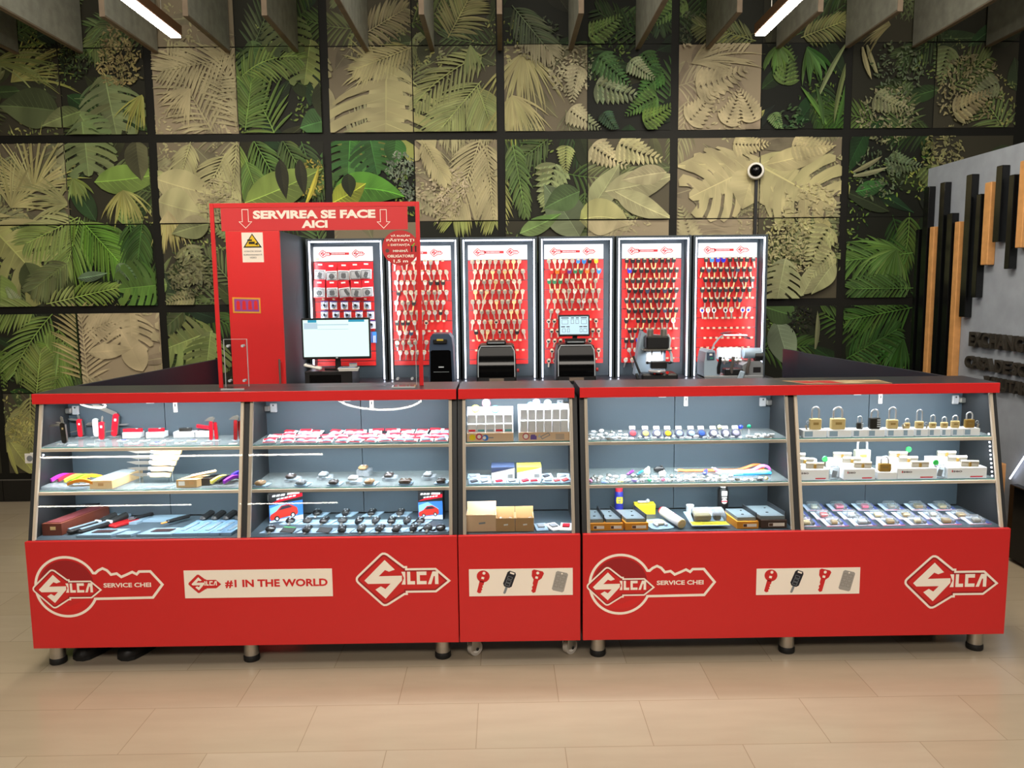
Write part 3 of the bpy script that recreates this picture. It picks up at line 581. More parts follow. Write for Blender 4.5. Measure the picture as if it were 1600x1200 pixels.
def lozenge_emblem(panel, px, py, w_px):
    m = MB(W(root_of(panel))); lozenge(m, face(px, py), w_px * PXM / 329, CREAM, RED, REDK); o = m.build('lozenge_emblem', panel, recalc=False); return o
def key_emblem(panel, px, py):
    """round-bowed key print with the lozenge on it; px, py: centre of the bow"""
    m = MB(W(root_of(panel))); X = face(px, py); k = PXM / 3.721   # drawn at 3.721 units per photo pixel
    a0 = [math.radians(a) for a in range(27, 334, 6)]
    bow = [(178 * math.cos(a), 178 * math.sin(a)) for a in a0]
    blade = [(160, -75), (495, -72), (555, 6), (490, 86), (425, 86), (410, 70), (385, 84), (355, 70), (320, 55), (295, 76), (262, 70), (240, 96), (215, 108), (190, 96), (172, 80)]
    P = [(x * k, y * k) for x, y in bow + blade]
    m.stroke(P, 15 * k, CREAM, True, X, .0002)
    m.flat(P, RED, X, 0)
    cr = [(160 * math.cos(math.radians(a)) * k, 160 * math.sin(math.radians(a)) * k) for a in range(0, 181, 8)]
    m.flat(cr + [(-150 * k, -10 * k), (0, 40 * k), (150 * k, -10 * k)], REDK, X, .0004)
    lo = [(150 * math.cos(math.radians(a)) * k, 150 * math.sin(math.radians(a)) * k) for a in range(200, 341, 8)]
    m.flat(lo + [(10 * k, -120 * k)], REDT, X, .0004)
    lozenge(m, X @ T(-75 * k, -10 * k, 0), 1.22 * k, CREAM, RED, REDK, .0010)
    m.text('SERVICE CHEI', 275 * k, 27 * k, CREAM, X @ T(352 * k, 6 * k, 0), .001, .03)
    return m.build('key_emblem', panel, recalc=False)
def icon_sign(panel, px, py, w=163, h=44):
    s = MB(W(root_of(panel))); X = face(px, py); s.prism([(-w / 2 * PXM, -h / 2 * PXM), (w / 2 * PXM, -h / 2 * PXM), (w / 2 * PXM, h / 2 * PXM), (-w / 2 * PXM, h / 2 * PXM)], .0015, CREAM, X)
    sg = s.build('picture_sign', root_of(panel)); k = PXM / 3.721; z = .002
    for i, (cx, kind) in enumerate(((-230, 0), (-75, 1), (85, 2), (228, 3))):
        m = MB(W(root_of(panel))); Y = X @ T(cx * k, 0, 0) @ RZ(-14 if kind != 1 else -20)
        if kind == 0:
            m.flat([(38 * math.cos(a * PI / 12) * k, (40 + 36 * math.sin(a * PI / 12)) * k) for a in range(24)], RED, Y, z)
            m.flat([(x * k, y * k) for x, y in [(-14, 10), (14, 10), (14, -10), (8, -16), (14, -24), (8, -32), (14, -40), (8, -48), (12, -58), (0, -66), (-14, -60)]], RED, Y, z)
            m.flat([(9 * math.cos(a * PI / 6) * k, (60 + 9 * math.sin(a * PI / 6)) * k) for a in range(12)], CREAM, Y, z + .0004); m.box((0, 30 * k, z + .0004), (16 * k, 14 * k, .0002), CREAM, 0, Y)
        if kind == 1:
            m.flat([(x * k, y * k) for x, y in [(-24, 58), (-14, 70), (20, 70), (28, 58), (28, -18), (16, -30), (-14, -30), (-26, -16)]], mat('key_fob_print', (18, 20, 34), .5), Y, z)
            m.flat([(x * k, y * k) for x, y in [(-6, -30), (8, -30), (8, -66), (2, -74), (-6, -70)]], GRY, Y, z); m.box((4 * k, 60 * k, z + .0004), (26 * k, 10 * k, .0002), CREAM, 0, Y)
            for j in (30, 8, -12): m.stroke([(-12 * k, (j - 8) * k), (14 * k, (j - 8) * k), (14 * k, (j + 7) * k), (-12 * k, (j + 7) * k)], 2.5 * k, GRY, True, Y, z + .0004)
        if kind == 2:
            m.flat([(x * k, y * k) for x, y in [(-36, 62), (-26, 72), (26, 72), (36, 62), (30, 30), (14, 12), (14, -60), (2, -68), (-12, -58), (-8, -44), (-14, -34), (-8, -22), (-14, -12), (-14, 12), (-30, 30)]], RED, Y, z)
            m.flat([(9 * math.cos(a * PI / 6) * k, (56 + 9 * math.sin(a * PI / 6)) * k) for a in range(12)], CREAM, Y, z + .0004); m.box((0, 28 * k, z + .0004), (16 * k, 14 * k, .0002), CREAM, 0, Y)
        if kind == 3:
            g = mat('silver_print', (164, 160, 154), .5); g2 = mat('silver_print_dark', (140, 136, 130), .5)
            m.flat([(x * k, y * k) for x, y in [(-36, 52), (-28, 60), (28, 60), (36, 52), (36, -52), (28, -60), (-28, -60), (-36, -52)]], g, Y, z)
            for a, b in ((-18, 30), (14, 30), (-18, 2), (14, 2), (-18, -26), (14, -26)): m.stroke([((a - 10) * k, (b - 9) * k), ((a + 12) * k, (b - 9) * k), ((a + 12) * k, (b + 10) * k), ((a - 10) * k, (b + 10) * k)], 3 * k, g2, True, Y, z + .0004)
            m.flat([(5 * math.cos(a * PI / 6) * k, (50 + 5 * math.sin(a * PI / 6)) * k) for a in range(12)], CREAM, Y, z + .0004)
        m.build('key_picture', sg, recalc=False)
def light(parent, loc, sx, sy, power, rx=0.0, col=(.90, .95, 1), spread=150):
    l = bpy.data.lights.new('case_light', 'AREA'); l.shape = 'RECTANGLE'; l.size = sx; l.size_y = sy; l.energy = power; l.color = col; l.spread = math.radians(spread)
    o = bpy.data.objects.new('case_light', l); C.objects.link(o); o.parent = parent; o.location = Vector(loc) - Vector(root_of(parent).location); o.rotation_euler = (rx, 0, 0)
    l.cycles.max_bounces = 4
    return o
def counter(name, label, x0, x1, bays, legs, top=(0, 0), wheels=False, hinges=(), power=(5, 4, 3)):
    t = thing(name, label, 'display counter', ((x0 + x1) / 2, 3.35, 0), 0, 'red glass-fronted display counters')
    B = lambda: MB(W(t))
    fp = B().bx(x0, x1, PF, PF + .018, PB, PT, RED, .0015).build('front_panel', t)
    m = B(); m.bx(x0 + .004, x1 - .004, PF + .018, 3.53, PB + .004, PB + .022, ANTD)
    m.bx(x0 + .02, x1 - .02, 3.50, 3.53, PB + .02, DECK, ANTD); m.bx(x0 + .02, x1 - .02, PF + .019, BACK, DECK - .018, DECK, ANT)
    m.build('base_cabinet', t)
    prof = [(PF + .019, PB + .004), (3.53, PB + .004), (3.53, TOPZ - .042), (GT[0] + .004, TOPZ - .042), (GB[0] + .004, GB[1])]
    for xs in (x0, x1 - .02):
        m = B(); m.prism(prof, .02, ANTD, T(xs, 0, 0) @ Matrix(((0, 0, 1, 0), (1, 0, 0, 0), (0, 1, 0, 0), (0, 0, 0, 1)))); m.build('side_panel', t)
    for a, b in zip(bays[:-1], bays[1:]):
        m = B(); m.prism(prof, b[0] - a[1], ANTD, T(a[1], 0, 0) @ Matrix(((0, 0, 1, 0), (1, 0, 0, 0), (0, 1, 0, 0), (0, 0, 0, 1)))); m.build('divider', t)
    ct = B().bx(x0 + top[0], x1 - top[1], 3.284, 3.552, TOPZ - .042, TOPZ, NAVY, .001).build('countertop', t)
    m = B(); m.bx(x0 + top[0], x1 - top[1], 3.279, 3.284, TOPZ - .042, TOPZ, REDT, .001); m.build('red_edge_band', ct)
    for bi, (a, b) in enumerate(bays):
        mid = (a + b) / 2
        for i, (u, v) in enumerate(((a, mid - .0015), (mid + .0015, b)) if x1 - x0 > 1 else ((a, b),)):
            d = B().bx(u, v, BACK, BACK + .018, DECK + .002, TOPZ - .043, ANT).build('rear_door', t)
            hx = hinges[bi][i] if bi < len(hinges) and i < len(hinges[bi]) else None
            if hx:
                for hz in (1.035, .70):
                    s = -1 if hx > 0 else 1; xx = (u if hx < 0 else v)
                    m = B(); m.bx(xx + s * .02, xx + s * .05, BACK - .012, BACK, hz - .02, hz + .02, CHROME, .003); m.bx(xx + s * .0, xx + s * .022, BACK - .03, BACK - .008, hz - .012, hz + .012, STEEL, .003)
                    m.cyl((xx + s * .035, BACK - .014, hz + .012), (xx + s * .035, BACK - .011, hz + .012), .004, BLK, n=8); m.build('hinge', d)
        if x1 - x0 > 1:
            m = B(); m.bx(mid + .04, mid + .058, BACK - .004, BACK, 1.02, 1.083, CREAM, .002); m.bx(mid + .047, mid + .051, BACK - .006, BACK - .003, 1.045, 1.058, BLK); m.build('lock', d)
            m = B(); m.bx(mid - .075, mid - .04, BACK - .012, BACK, 1.062, 1.085, WHT, .002); m.build('door_catch', d)
        for xx in (a, b - .013):
            m = B(); m.box((xx + .0065, 0, 0), (.013, .012, math.hypot(GT[0] - GB[0], GT[1] - GB[1]) - .004), ALU, .001, T(0, (GB[0] + GT[0]) / 2, (GB[1] + GT[1]) / 2) @ RX(-SLOPE)); m.build('corner_post', t)
        h = math.hypot(GT[0] - GB[0], GT[1] - GB[1])
        m = B(); Xg = T((a + b) / 2, GB[0] - .008, GB[1]) @ RX(-SLOPE) @ RX(90); w = (b - a) / 2
        m.flat([(-w, 0), (w, 0), (w, h), (-w, h)], GLASS, Xg); m.build('front_glass', t)
        for z in (SH1, SH2):
            yf = gy(z) + .010
            m = B(); m.bx(a + .001, b - .001, yf, BACK - .002, z - .008, z, SHELF); sh = m.build('shelf', t)
            m = B(); m.bx(a + .013, b - .013, yf - .010, yf + .0, z - .0165, z - .003, ALU, .0012); m.build('shelf_trim', sh)
            m = B(); m.bx(a + .013, b - .013, yf - .0012, yf, z - .003, z + .0003, EDGEG); m.build('glass_edge', sh)
        # white LED tape: under the counter top and under each shelf, plus up both posts of the case
        for k, (z, y, p) in enumerate(((TOPZ - .0475, GT[0] + .032, power[0]), (SH1 - .020, gy(SH1) + .018, power[1]), (SH2 - .020, gy(SH2) + .018, power[2]))):
            m = B(); m.bx(a + .02, b - .02, y - .004, y + .004, z + .001, z + .005, LED); m.build('light_strip', t)
            light(t, ((a + b) / 2, y + .004, z), (b - a) - .05, .012, p * (b - a), math.radians(24))
    for x in legs:
        y = 3.235
        if wheels:
            CX = T(x, y, 0) @ RZ(38); lg = B(); lg.bx(-.026, .026, -.026, .026, .096, .1035, STEEL, .002, CX); lg.cyl((0, 0, .08), (0, 0, .098), .016, STEEL, X=CX)
            lg.bx(-.008, .034, -.019, -.015, .028, .082, STEEL, .001, CX); lg.bx(-.008, .034, .015, .019, .028, .082, STEEL, .001, CX); lg.bx(-.016, .034, -.019, .019, .078, .083, STEEL, X=CX)
            cs = lg.build('caster', t)
            m = B(); m.cyl((.018, -.012, .031), (.018, .012, .031), .031, mat('caster_tyre', (196, 190, 180), .5), n=24, X=CX); m.cyl((.018, -.021, .031), (.018, .021, .031), .007, ANTD, X=CX); m.cyl((.018, -.0128, .031), (.018, .0128, .031), .019, WHT, n=20, X=CX); m.build('wheel', cs, True)
        else:
            lg = B(); lg.cyl((x, y, .024), (x, y, .104), .0305, STEEL, n=28); lo = lg.build('leg', t, True)
            m = B(); m.lathe([(.0, 0), (.032, 0), (.034, .004), (.034, .02), (.031, .026), (.0, .026)], RUB, 28, T(x, y, 0)); m.build('foot_cap', lo, True)
    return t, fp
LX = [PY(90, 1012, 3.235).x, PY(393, 1012, 3.235).x, PY(692, 1012, 3.235).x]
def end_tape(t, x, z0, z1):
    z = z0
    while z < z1:
        m = MB(W(t)); m.box((x, gy(z) + .016, z), (.004, .006, .006), LED); m.build('led_chip', t); z += .017
left, lp = counter('display_counter', 'long red counter with glass cases of pocket knives and car remotes', -1.942, -.196, [(-1.922, -1.078), (-1.052, -.216)], LX, hinges=[(-1, 0), (-1, 0)], power=(4.6, 4.6, 3.2))
end_tape(left, -1.906, SH1 - .03, SH1 + .004); key_emblem(lp, 104, 917); lozenge_emblem(lp, 601, 905, 149)
m = MB(W(left)); X = face(404, 911.5); w, h = 231 * PXM / 2, 45 * PXM / 2; m.prism([(-w, -h), (w, -h), (w, h), (-w, h)], .0015, CREAM, X); sg = m.build('slogan_sign', left)
m = MB(W(left)); Xl = X @ T(-93.5 * PXM, 1 * PXM, 0); k = 51 * PXM / 329
m.flat(dia(k), RED, Xl, .0018); m.flat([(x * k, y * k) for x, y in S_], CREAM, Xl, .0024)
for L in LET_: m.flat([(x * k, y * k) for x, y in L], CREAM, Xl, .0024)
m.build('lozenge_print', sg, recalc=False); m = MB(W(left)); m.text('#1 IN THE WORLD', 160 * PXM, 13.5 * PXM, REDT, X @ T(28 * PXM, 0, 0), .0022, .035); m.build('slogan_lettering', sg, recalc=False)
mid, mp_ = counter('display_counter', 'narrow red glass counter on casters between the two long counters', -.192, .306, [(-.172, .286)], [PY(744, 1012, 3.235).x - .02, PY(890, 1012, 3.235).x - .012], (.004, .012), True, hinges=[(1,)], power=(9, 5, 3))
icon_sign(mp_, 814, 909.5)
RXL = [PY(934, 1008, 3.235).x, PY(1229, 1004, 3.235).x, PY(1523, 1000, 3.235).x]
right, rp_ = counter('display_counter', 'long red counter with glass cases of padlocks and door locks', .316, 2.070, [(.336, 1.188), (1.214, 2.050)], RXL, hinges=[(0, 1), (0, 1)], power=(5, 4.4, 3))
end_tape(right, 2.033, SH2 + .01, SH1 + .01); key_emblem(rp_, 969, 913); lozenge_emblem(rp_, 1458, 909, 150); icon_sign(rp_, 1262.5, 908, 164, 43)

# ---- side and rear working counters of the stall
BZ = .925
def side_counter(p0, p1, wd, label):
    (xa, ya), (xb, yb) = p0, p1; s = 1 if xa < 0 else -1
    t = thing('side_counter', label, 'counter', ((xa + xb) / 2 + s * wd / 2, (ya + yb) / 2, 0), 0, 'side counters of the stall'); B = lambda: MB(W(t))
    NV = mat('navy_board', (30, 34, 46), .42)
    B().prism([(xa, ya), (xb, yb), (xb + s * .02, yb), (xa + s * .02, ya)], TOPZ - .024, NV, T(0, 0, .02)).build('outer_panel', t)
    B().prism([(xa + s * .02, ya), (xb + s * .02, yb), (xb + s * wd, yb), (xa + s * wd, ya)], .03, NAVY, T(0, 0, BZ - .03)).build('worktop', t)
    B().prism([(xa + s * (wd - .02), ya), (xb + s * (wd - .02), yb), (xb + s * wd, yb), (xa + s * wd, ya)], BZ - .05, ANTD, T(0, 0, .02)).build('inner_panel', t)
    return t
side_counter((-1.940, 3.565), (-1.775, 4.93), .17, 'dark side counter on the red cabinet side of the stall')
side_counter((2.020, 3.565), (1.865, 4.96), .17, 'dark side counter on the exchange booth side of the stall')
t = thing('end_panel', 'dark upright panel closing the rear counter beside the exchange booth', 'panel', (1.87, 5.1, 0)); B = lambda: MB(W(t))
B().prism([(1.865, 4.965), (1.843, 5.23), (1.863, 5.23), (1.885, 4.965)], TOPZ - .024, mat('navy_board', (30, 34, 46), .42), T(0, 0, .02)).build('upright', t)
t = thing('rear_counter', 'long dark rear counter carrying the key cutting machines', 'counter', (.1, 5.4, 0)); B = lambda: MB(W(t))
B().bx(-1.33, 1.84, 4.98, 5.72, BZ - .03, BZ, NAVY, .001).build('worktop', t)
B().bx(-1.33, 1.84, 5.02, 5.70, .03, BZ - .03, ANTD).build('base_cabinet', t)
t = thing('tall_cabinet', 'tall cabinet with red door and long handle behind the acrylic shield', 'cabinet', (-1.54, 5.3, 0)); B = lambda: MB(W(t))
a = PY(354, 400, 4.95).x; b = -1.352
B().bx(a, b, 4.968, 5.70, .02, 1.91, ANT, .001).build('carcass', t)
d = B().bx(a, b, 4.948, 4.966, .03, 1.91, RED, .0015).build('door', t)
p = PY(437, 570, 4.93); m = B(); m.cyl((p.x, 4.925, .95), (p.x, 4.925, 1.13), .006, STEEL, n=12)
for z in (.97, 1.11): m.cyl((p.x, 4.925, z), (p.x, 4.95, z), .005, STEEL, n=10)
m.build('handle', d, True)
p = PY(386, 477, 4.945); m = B(); X = T(p.x, 4.947, p.z) @ FRONT; m.prism([(-.088, -.046), (.082, -.050), (.082, .044), (-.088, .050)], .001, mat('reflection_yellow', (214, 150, 40), .5), X)  # reflection painted onto the door as a framed flat patch
m.flat([(-.078, -.036), (.073, -.040), (.073, .034), (-.078, .040)], mat('reflection_violet', (142, 62, 140), .5), X, .0015)
for i in range(4): m.flat([(-.066 + i * .036, -.026), (-.042 + i * .036, -.028), (-.044 + i * .036, .022), (-.054 + i * .036, .030), (-.064 + i * .036, .022)], RED, X, .002)
m.build('painted_reflection', d, recalc=False)

# ---- pair of black shoes left under the counter
for i, (px, w, lab) in enumerate(((146, 70, 'black shoe under the knife counter, the one nearest the end leg'), (216, 68, 'black shoe under the knife counter, the one farther from the end leg'))):
    p = PZ(px - 6, 1033, 0); t = thing('shoe', lab, 'shoe', (p.x, p.y + .14, 0), math.radians(-22), 'black shoes under the counter')
    out = [(-.045, -.12), (-.03, -.142), (0, -.15), (.03, -.142), (.045, -.12), (.048, -.06), (.036, .02), (.036, .09), (.026, .125), (0, .135), (-.026, .125), (-.036, .09), (-.036, .02), (-.048, -.06)]
    m = MB(); m.prism(out, .016, RUB); m.build('sole', t)
    m = MB(); sec = []
    for z, k, kk in ((.016, .96, 1.0), (.035, .98, .98), (.052, .82, .9), (.064, .55, .72)):
        sec.append([(x * k, (y if y < 0 else y) * kk + (0 if y > 0 else (1 - kk) * -.0), z + (.012 if y > .02 else 0)) for x, y in out])
    n = len(out); m.add([v for s in sec for v in s], [[i * n + j, i * n + (j + 1) % n, (i + 1) * n + (j + 1) % n, (i + 1) * n + j] for i in range(3) for j in range(n)] + [[3 * n + j for j in range(n)]], BLK); m.build('upper', t, True)

# ================================================================== KEY BOARDS AND KEYS
BF, BK = 5.50, 5.655
edges = [-1.335, -.795, -.288, .246, .772, 1.300, 1.822]
pegc = [PY(539, 480, BK).x, PY(660, 480, BK).x, PY(778.5, 480, BK).x, PY(896.5, 480, BK).x, PY(1017, 480, BK).x, PY(1134.5, 480, BK).x]
where = ['packs', 'board half behind the shield', 'board over the hooded black cutter', 'board behind the tablet', 'board behind the twin spindle cutter', 'board behind the arched lamp']
board_lab = ['lit board of red blister packs behind the monitor', 'lit red key board half behind the acrylic shield', 'lit red key board above the plain hooded black cutter', 'lit red key board behind the cutter with a tablet',
             'lit red key board of black-headed keys behind the twin spindle cutter', 'lit red key board with bare lower hooks behind the arched lamp']
PEG = mat('red_slat_board', (214, 36, 34), .45); GROOVE = mat('groove_aluminium', (120, 96, 104), .4, .4); HOOKM = mat('hook_tag', (206, 186, 156), .5)
ZT, PITCH_Z = 1.745, .0697
hook0 = None
boards = []
for i in range(6):
    x0, x1 = edges[i] + .006, edges[i + 1] - .006; cx = pegc[i]
    t = thing('key_board', board_lab[i], 'display board', ((x0 + x1) / 2, BF, BZ), 0, 'lit display boards on the rear counter'); B = lambda: MB(W(t)); boards.append(t)
    m = B(); m.bx(x0, x0 + .016, BF, 5.70, BZ + .001, 1.895, ANT, .001); m.bx(x1 - .016, x1, BF, 5.70, BZ + .001, 1.895, ANT, .001); m.bx(x0 + .016, x1 - .016, BF, 5.70, 1.88, 1.895, ANT, .001); m.build('frame', t)
    m = B(); m.bx(x0 + .016, x1 - .016, 5.66, 5.70, BZ + .001, 1.88, ANT); m.build('back_panel', t)
    for a, b in ((x0 + .017, x0 + .0255), (x1 - .0255, x1 - .017)):
        m = B(); m.bx(a, b, BF + .004, BF + .016, BZ + .006, 1.879, LED, .001); m.build('light_strip', t)
    m = B(); m.bx(x0 + .032, x1 - .032, BF + .004, BF + .016, 1.8695, 1.879, LED, .001); m.build('light_strip', t)
    for (lx, lz, sx, sz, ry) in ((x0 + .023, 1.40, .008, .9, -.5), (x1 - .023, 1.40, .008, .9, .5), ((x0 + x1) / 2, 1.872, .42, .008, 0)):
        l = bpy.data.lights.new('tape_light', 'AREA'); l.shape = 'RECTANGLE'; l.size = sx; l.size_y = sz; l.energy = .9 if ry else .35; l.color = (.90, .94, 1)
        o = bpy.data.objects.new('tape_light', l); C.objects.link(o); o.parent = t; o.location = Vector((lx, BF + .018, lz)) - t.location
        o.rotation_euler = (Matrix.Rotation(ry, 3, 'Z') @ Matrix.Rotation(PI / 2 - (.7 if not ry else 0), 3, 'X')).to_euler()
    h = .2075
    m = B(); m.bx(cx - h, cx + h, BK - .006, BK + .004, ZT + .003, ZT + .104, WHT, .001); hd = m.build('header_sign', t)
    m = B(); X = T(cx, BK - .0065, ZT + .055) @ FRONT
    for s in (-.155, .075):
        k = .085 / 329; Y = X @ T(s + .015, 0, 0); m.stroke(dia(k), .0045, RED, True, Y, .0005); m.flat([(x * k, y * k) for x, y in S_], RED, Y, .0004)
        for L in LET_: m.flat([(x * k, y * k) for x, y in L], RED, Y, .0004)
    m.box((-.025, 0, .0003), (.135, .016, .0004), RED, 0, X)
    for s in range(9): m.box((-.075 + s * .0105, 0, .0008), (.0075, .006, .0002), WHT, 0, X)
    m.build('header_print', hd, recalc=False)
    m = B(); m.bx(cx - h, cx + h, BK, BK + .004, ZT - .73, ZT, GROOVE)
    nz = 10 if i != 5 else 11
    for r in range(11):
        zt = ZT - .003 - PITCH_Z * r; zb = max(ZT - .73, zt - PITCH_Z + .005)
        m.bx(cx - h, cx + h, BK - .008, BK + .001, zb, zt, PEG, .0012)
    m.build('slat_panel', t)
if True:
    m = MB(); m.cyl((0, 0, 0), (0, -.034, .001), .0022, STEEL, n=6); m.bx(-.009, .009, -.037, -.0345, -.006, .008, HOOKM, .001); hook0 = m.build('hook', boards[0])
HB = {'n': (NICK, NICK), 'w': (mat('bright_nickel', (232, 228, 220), .3, .6), STEEL), 'g2': (GOLD, GOLD)}
def pl(name, rgb): return mat('key_head_' + name, rgb, .4)
COLN = {'n': 'nickel', 'w': 'bright silver', 'y': 'brassy', 'b': 'black-headed', 'B': 'blue-headed', 'c': 'light blue-headed', 'o': 'orange-headed', 'Y': 'yellow-headed', 'p': 'purple-headed', 'g': 'green-headed', 'r': 'red-headed', 'd': 'round-headed dimple', 'k': 'novelty picture', 's': 'slate blue-headed'}
HEADS = {'n': NICK, 'w': HB['w'][0], 'y': GOLD, 'b': pl('black', (26, 26, 30)), 'B': pl('blue', (28, 44, 200)), 'c': pl('sky', (40, 130, 200)), 'o': pl('orange', (230, 120, 30)), 'Y': pl('yellow', (224, 180, 40)), 'p': pl('purple', (92, 40, 120)),
         'g': pl('green', (30, 110, 70)), 'r': pl('red', (190, 40, 30)), 'd': NICK, 'k': mat('novelty_white', (226, 220, 226), .4), 's': pl('slate', (44, 58, 84))}
def key_mesh(kd, var):
    m = MB(RX(90) @ T(0, -.004, -.0015)); hm = HEADS[kd]
    bm_ = {'n': NICK, 'w': STEEL, 'y': GOLD, 'd': NICK, 'k': NICK}.get(kd, GOLD if var % 2 else NICK)
    if kd in 'nwy':
        o = [[(-.010, .006), (.010, .006), (.0125, .002), (.009, -.016), (.0045, -.020), (-.0045, -.020), (-.009, -.016), (-.0125, .002)], [(-.012, .004), (-.006, .008), (.006, .008), (.012, .004), (.012, -.012), (.004, -.019), (-.004, -.019), (-.012, -.012)], [(.0125 * math.cos(a * PI / 8), -.006 + .0135 * math.sin(a * PI / 8)) for a in range(16)]][var % 3]
        m.prism(o, .0026, hm); m.flat([(.003 * math.cos(a * PI / 4), .001 + .003 * math.sin(a * PI / 4)) for a in range(8)], BLK, z=.0029)
        m.prism([(-.0042, -.018), (.0042, -.018), (.0042, -.046), (.003, -.051), (.0, -.054), (-.0022, -.052), (-.0022, -.047), (-.0038, -.044), (-.0022, -.040), (-.004, -.036), (-.0026, -.031), (-.0042, -.026)], .0022, bm_)
    elif kd == 'd':
        m.prism([(.0125 * math.cos(a * PI / 8), -.006 + .0125 * math.sin(a * PI / 8)) for a in range(16)], .003, NICK); m.prism([(.008 * math.cos(a * PI / 8), -.006 + .008 * math.sin(a * PI / 8)) for a in range(16)], .0042, HEADS['b'])
        m.prism([(-.004, -.017), (.004, -.017), (.004, -.042), (0, -.045), (-.004, -.042)], .0026, NICK)
    elif kd == 'k':
        m.prism([(.0135 * math.cos(a * PI / 8), -.008 + .017 * math.sin(a * PI / 8)) for a in range(16)], .003, hm); m.prism([(-.0045, -.022), (.0045, -.022), (.0045, -.058), (0, -.062), (-.0045, -.058)], .0026, bm_)
        m.flat([(.007 * math.cos(a * PI / 6), -.010 + .009 * math.sin(a * PI / 6)) for a in range(12)], [GOLD, HEADS['B'], BLK, GOLD][var % 4], z=.0034)
    else:
        o = [[(-.0125, .004), (-.010, .008), (.010, .008), (.0125, .004), (.0115, -.016), (.006, -.021), (-.006, -.021), (-.0115, -.016)], [(-.010, .008), (.010, .008), (.013, .0), (.012, -.018), (.005, -.022), (-.005, -.022), (-.012, -.018), (-.013, .0)], [(-.013, .006), (.013, .006), (.0135, -.010), (.007, -.023), (-.007, -.023), (-.0135, -.010)]][var % 3]
        m.prism(o, .007, hm); m.flat([(.0035 * math.cos(a * PI / 4), .003 + .0025 * math.sin(a * PI / 4)) for a in range(8)], GOLD, z=.0074)
        m.prism([(-.004, -.020), (.004, -.020), (.004, -.052), (0, -.058), (-.0025, -.054), (-.004, -.048), (-.0028, -.043), (-.004, -.036), (-.003, -.030)], .003, bm_, T(0, 0, .002))
    return m
KEYS = [None,
 ['nnnnwwww.', 'nwnnwwwnn', 'wwwwwwbbb', 'bnnnwnnww', 'wnnbwnnww', 'wnnnnwwbw', 'bbbwnd...', 'wwsww....', 'nnnnnw...', 'wwwww....'],
 ['nnnnnnyyn', 'nnnynyynn', 'nnnnynnnn', 'ynynnnnyn', 'nnnnynnyn', 'nnnnnnyyn', 'nwnydnnnn', 'bnyndnnbn', '.........', '.........'],
 ['nnwnwccBb', 'rorpggonc', 'gggnnrnrn', 'nynnwwnnn', 'nnnnnwwnn', 'nw.......', 'dd......d', 'dd.....dd', 'ddd...dd.', 'dd......d', 'dd.......'],
 ['bbbbbbbbb', 'Bbbbbbbbb', 'bbbbbbbbb', 'bbbsbbsbb', 'bbsbbbbbb', 'bbbbbbsbb', 'b.bbbbbbk', 'bbb......', 'bbB......', 'ww.......', 'ww.......'],
 ['bcBBbbbbb', 'bsbbbbsbb', 'bbbbbbbbb', 'bbbbbbbbb', 'bbbbbbs..', 'kkk.kk.kk', '.........', '.........', '.........', 'd........']]
if True:
    KEYS[3][0] = 'nnwnwccbY'
_km = {}; rk = random.Random(5)
for bi in range(1, 6):
    cx = pegc[bi]
    for r, row in enumerate(KEYS[bi]):
        seen = {}
        for c in range(9):
            kd = row[c]; x = cx - (.178 if (r % 2 == 0) ^ (bi == 5) else .158) + c * .0413; z = PY(778, 406, BK).z - PITCH_Z * r - .004
            if z < ZT - .72: continue
            hk = hook0.copy(); C.objects.link(hk); hk.parent = boards[bi]; hk.location = Vector((x, BK - .008, z)) - boards[bi].location
            if kd == '.': continue
            v = rk.randrange(12); kk = (kd, v % 3 if kd not in 'k' else v % 4, v % 2)
            if kk not in _km:
                o = key_mesh(kd, v).build('key'); o.scale = (1.16, 1.16, 1.16); _km[kk] = o
            else:
                o = _km[kk].copy(); C.objects.link(o)
            put(o, (x + rk.uniform(-.002, .002), BK - .008 - .02 - rk.uniform(0, .008), z + .001), 0, math.radians(rk.uniform(-6, 3)), math.radians(rk.gauss(0, 7)))
            o.name = 'key_blank' if kd in 'nwyd' else ('picture_key' if kd == 'k' else 'car_key_blank')
            tag(o, '%s key %s in the %s row of the %s' % (COLN[kd], ORD[c], ORD[r], where[bi]), 'key', 'keys on the ' + where[bi])
# hooks of the pack board
cx = pegc[0]
for r in (3, 4, 5, 6, 7, 8, 9):
    for c in range(5):
        hk = hook0.copy(); C.objects.link(hk); hk.parent = boards[0]; hk.location = Vector((cx - .14 + c * .073, BK - .008, PY(540, 467 + (r - 4) * 15.3, BK).z)) - boards[0].location
hook0.location = Vector((cx - .17, BK - .008, PY(540, 405, BK).z)) - boards[0].location

# ---- blister packs on the first board
RPK = mat('pack_red', (214, 30, 44), .3); WPK = mat('pack_white', (236, 234, 236), .35)
def red_pack(px, py, rot, v, lab):
    """px, py: pack centre"""
    p = PY(px, py, BK - .062 + (.012 if py < 440 else 0)); t = thing('remote_key_pack', lab, 'blister pack', p, 0, 'red packs on the lit board'); t.rotation_euler = (0, math.radians(rot), 0)
    m = MB(); m.box((0, 0, -.022), (.078, .003, .066), WPK, .001); m.box((0, .0, .036), (.078, .0032, .050), RPK, .001); m.box((0, 0, -.058), (.078, .0034, .006), RPK); m.box((0, -.0022, .046), (.03, .001, .010), WHT); m.build('card', t)
    m = MB(); [lambda: m.box((.006, -.008, -.026), (.026, .012, .04), BLK, .005, RY(14)), lambda: m.ball((.0, -.008, -.026), .019, BLK, 14, (1, .4, 1)), lambda: m.box((0, -.008, -.024), (.034, .012, .036), mat('fob_grey', (76, 76, 78), .4), .006), lambda: m.box((.004, -.008, -.026), (.022, .012, .046), BLK, .006, RY(-25))][v % 4](); m.build('remote', t, True)
    m = MB(); m.box((0, -.010, -.024), (.066, .018, .056), FILM, .004); m.build('bubble', t)
i = 0
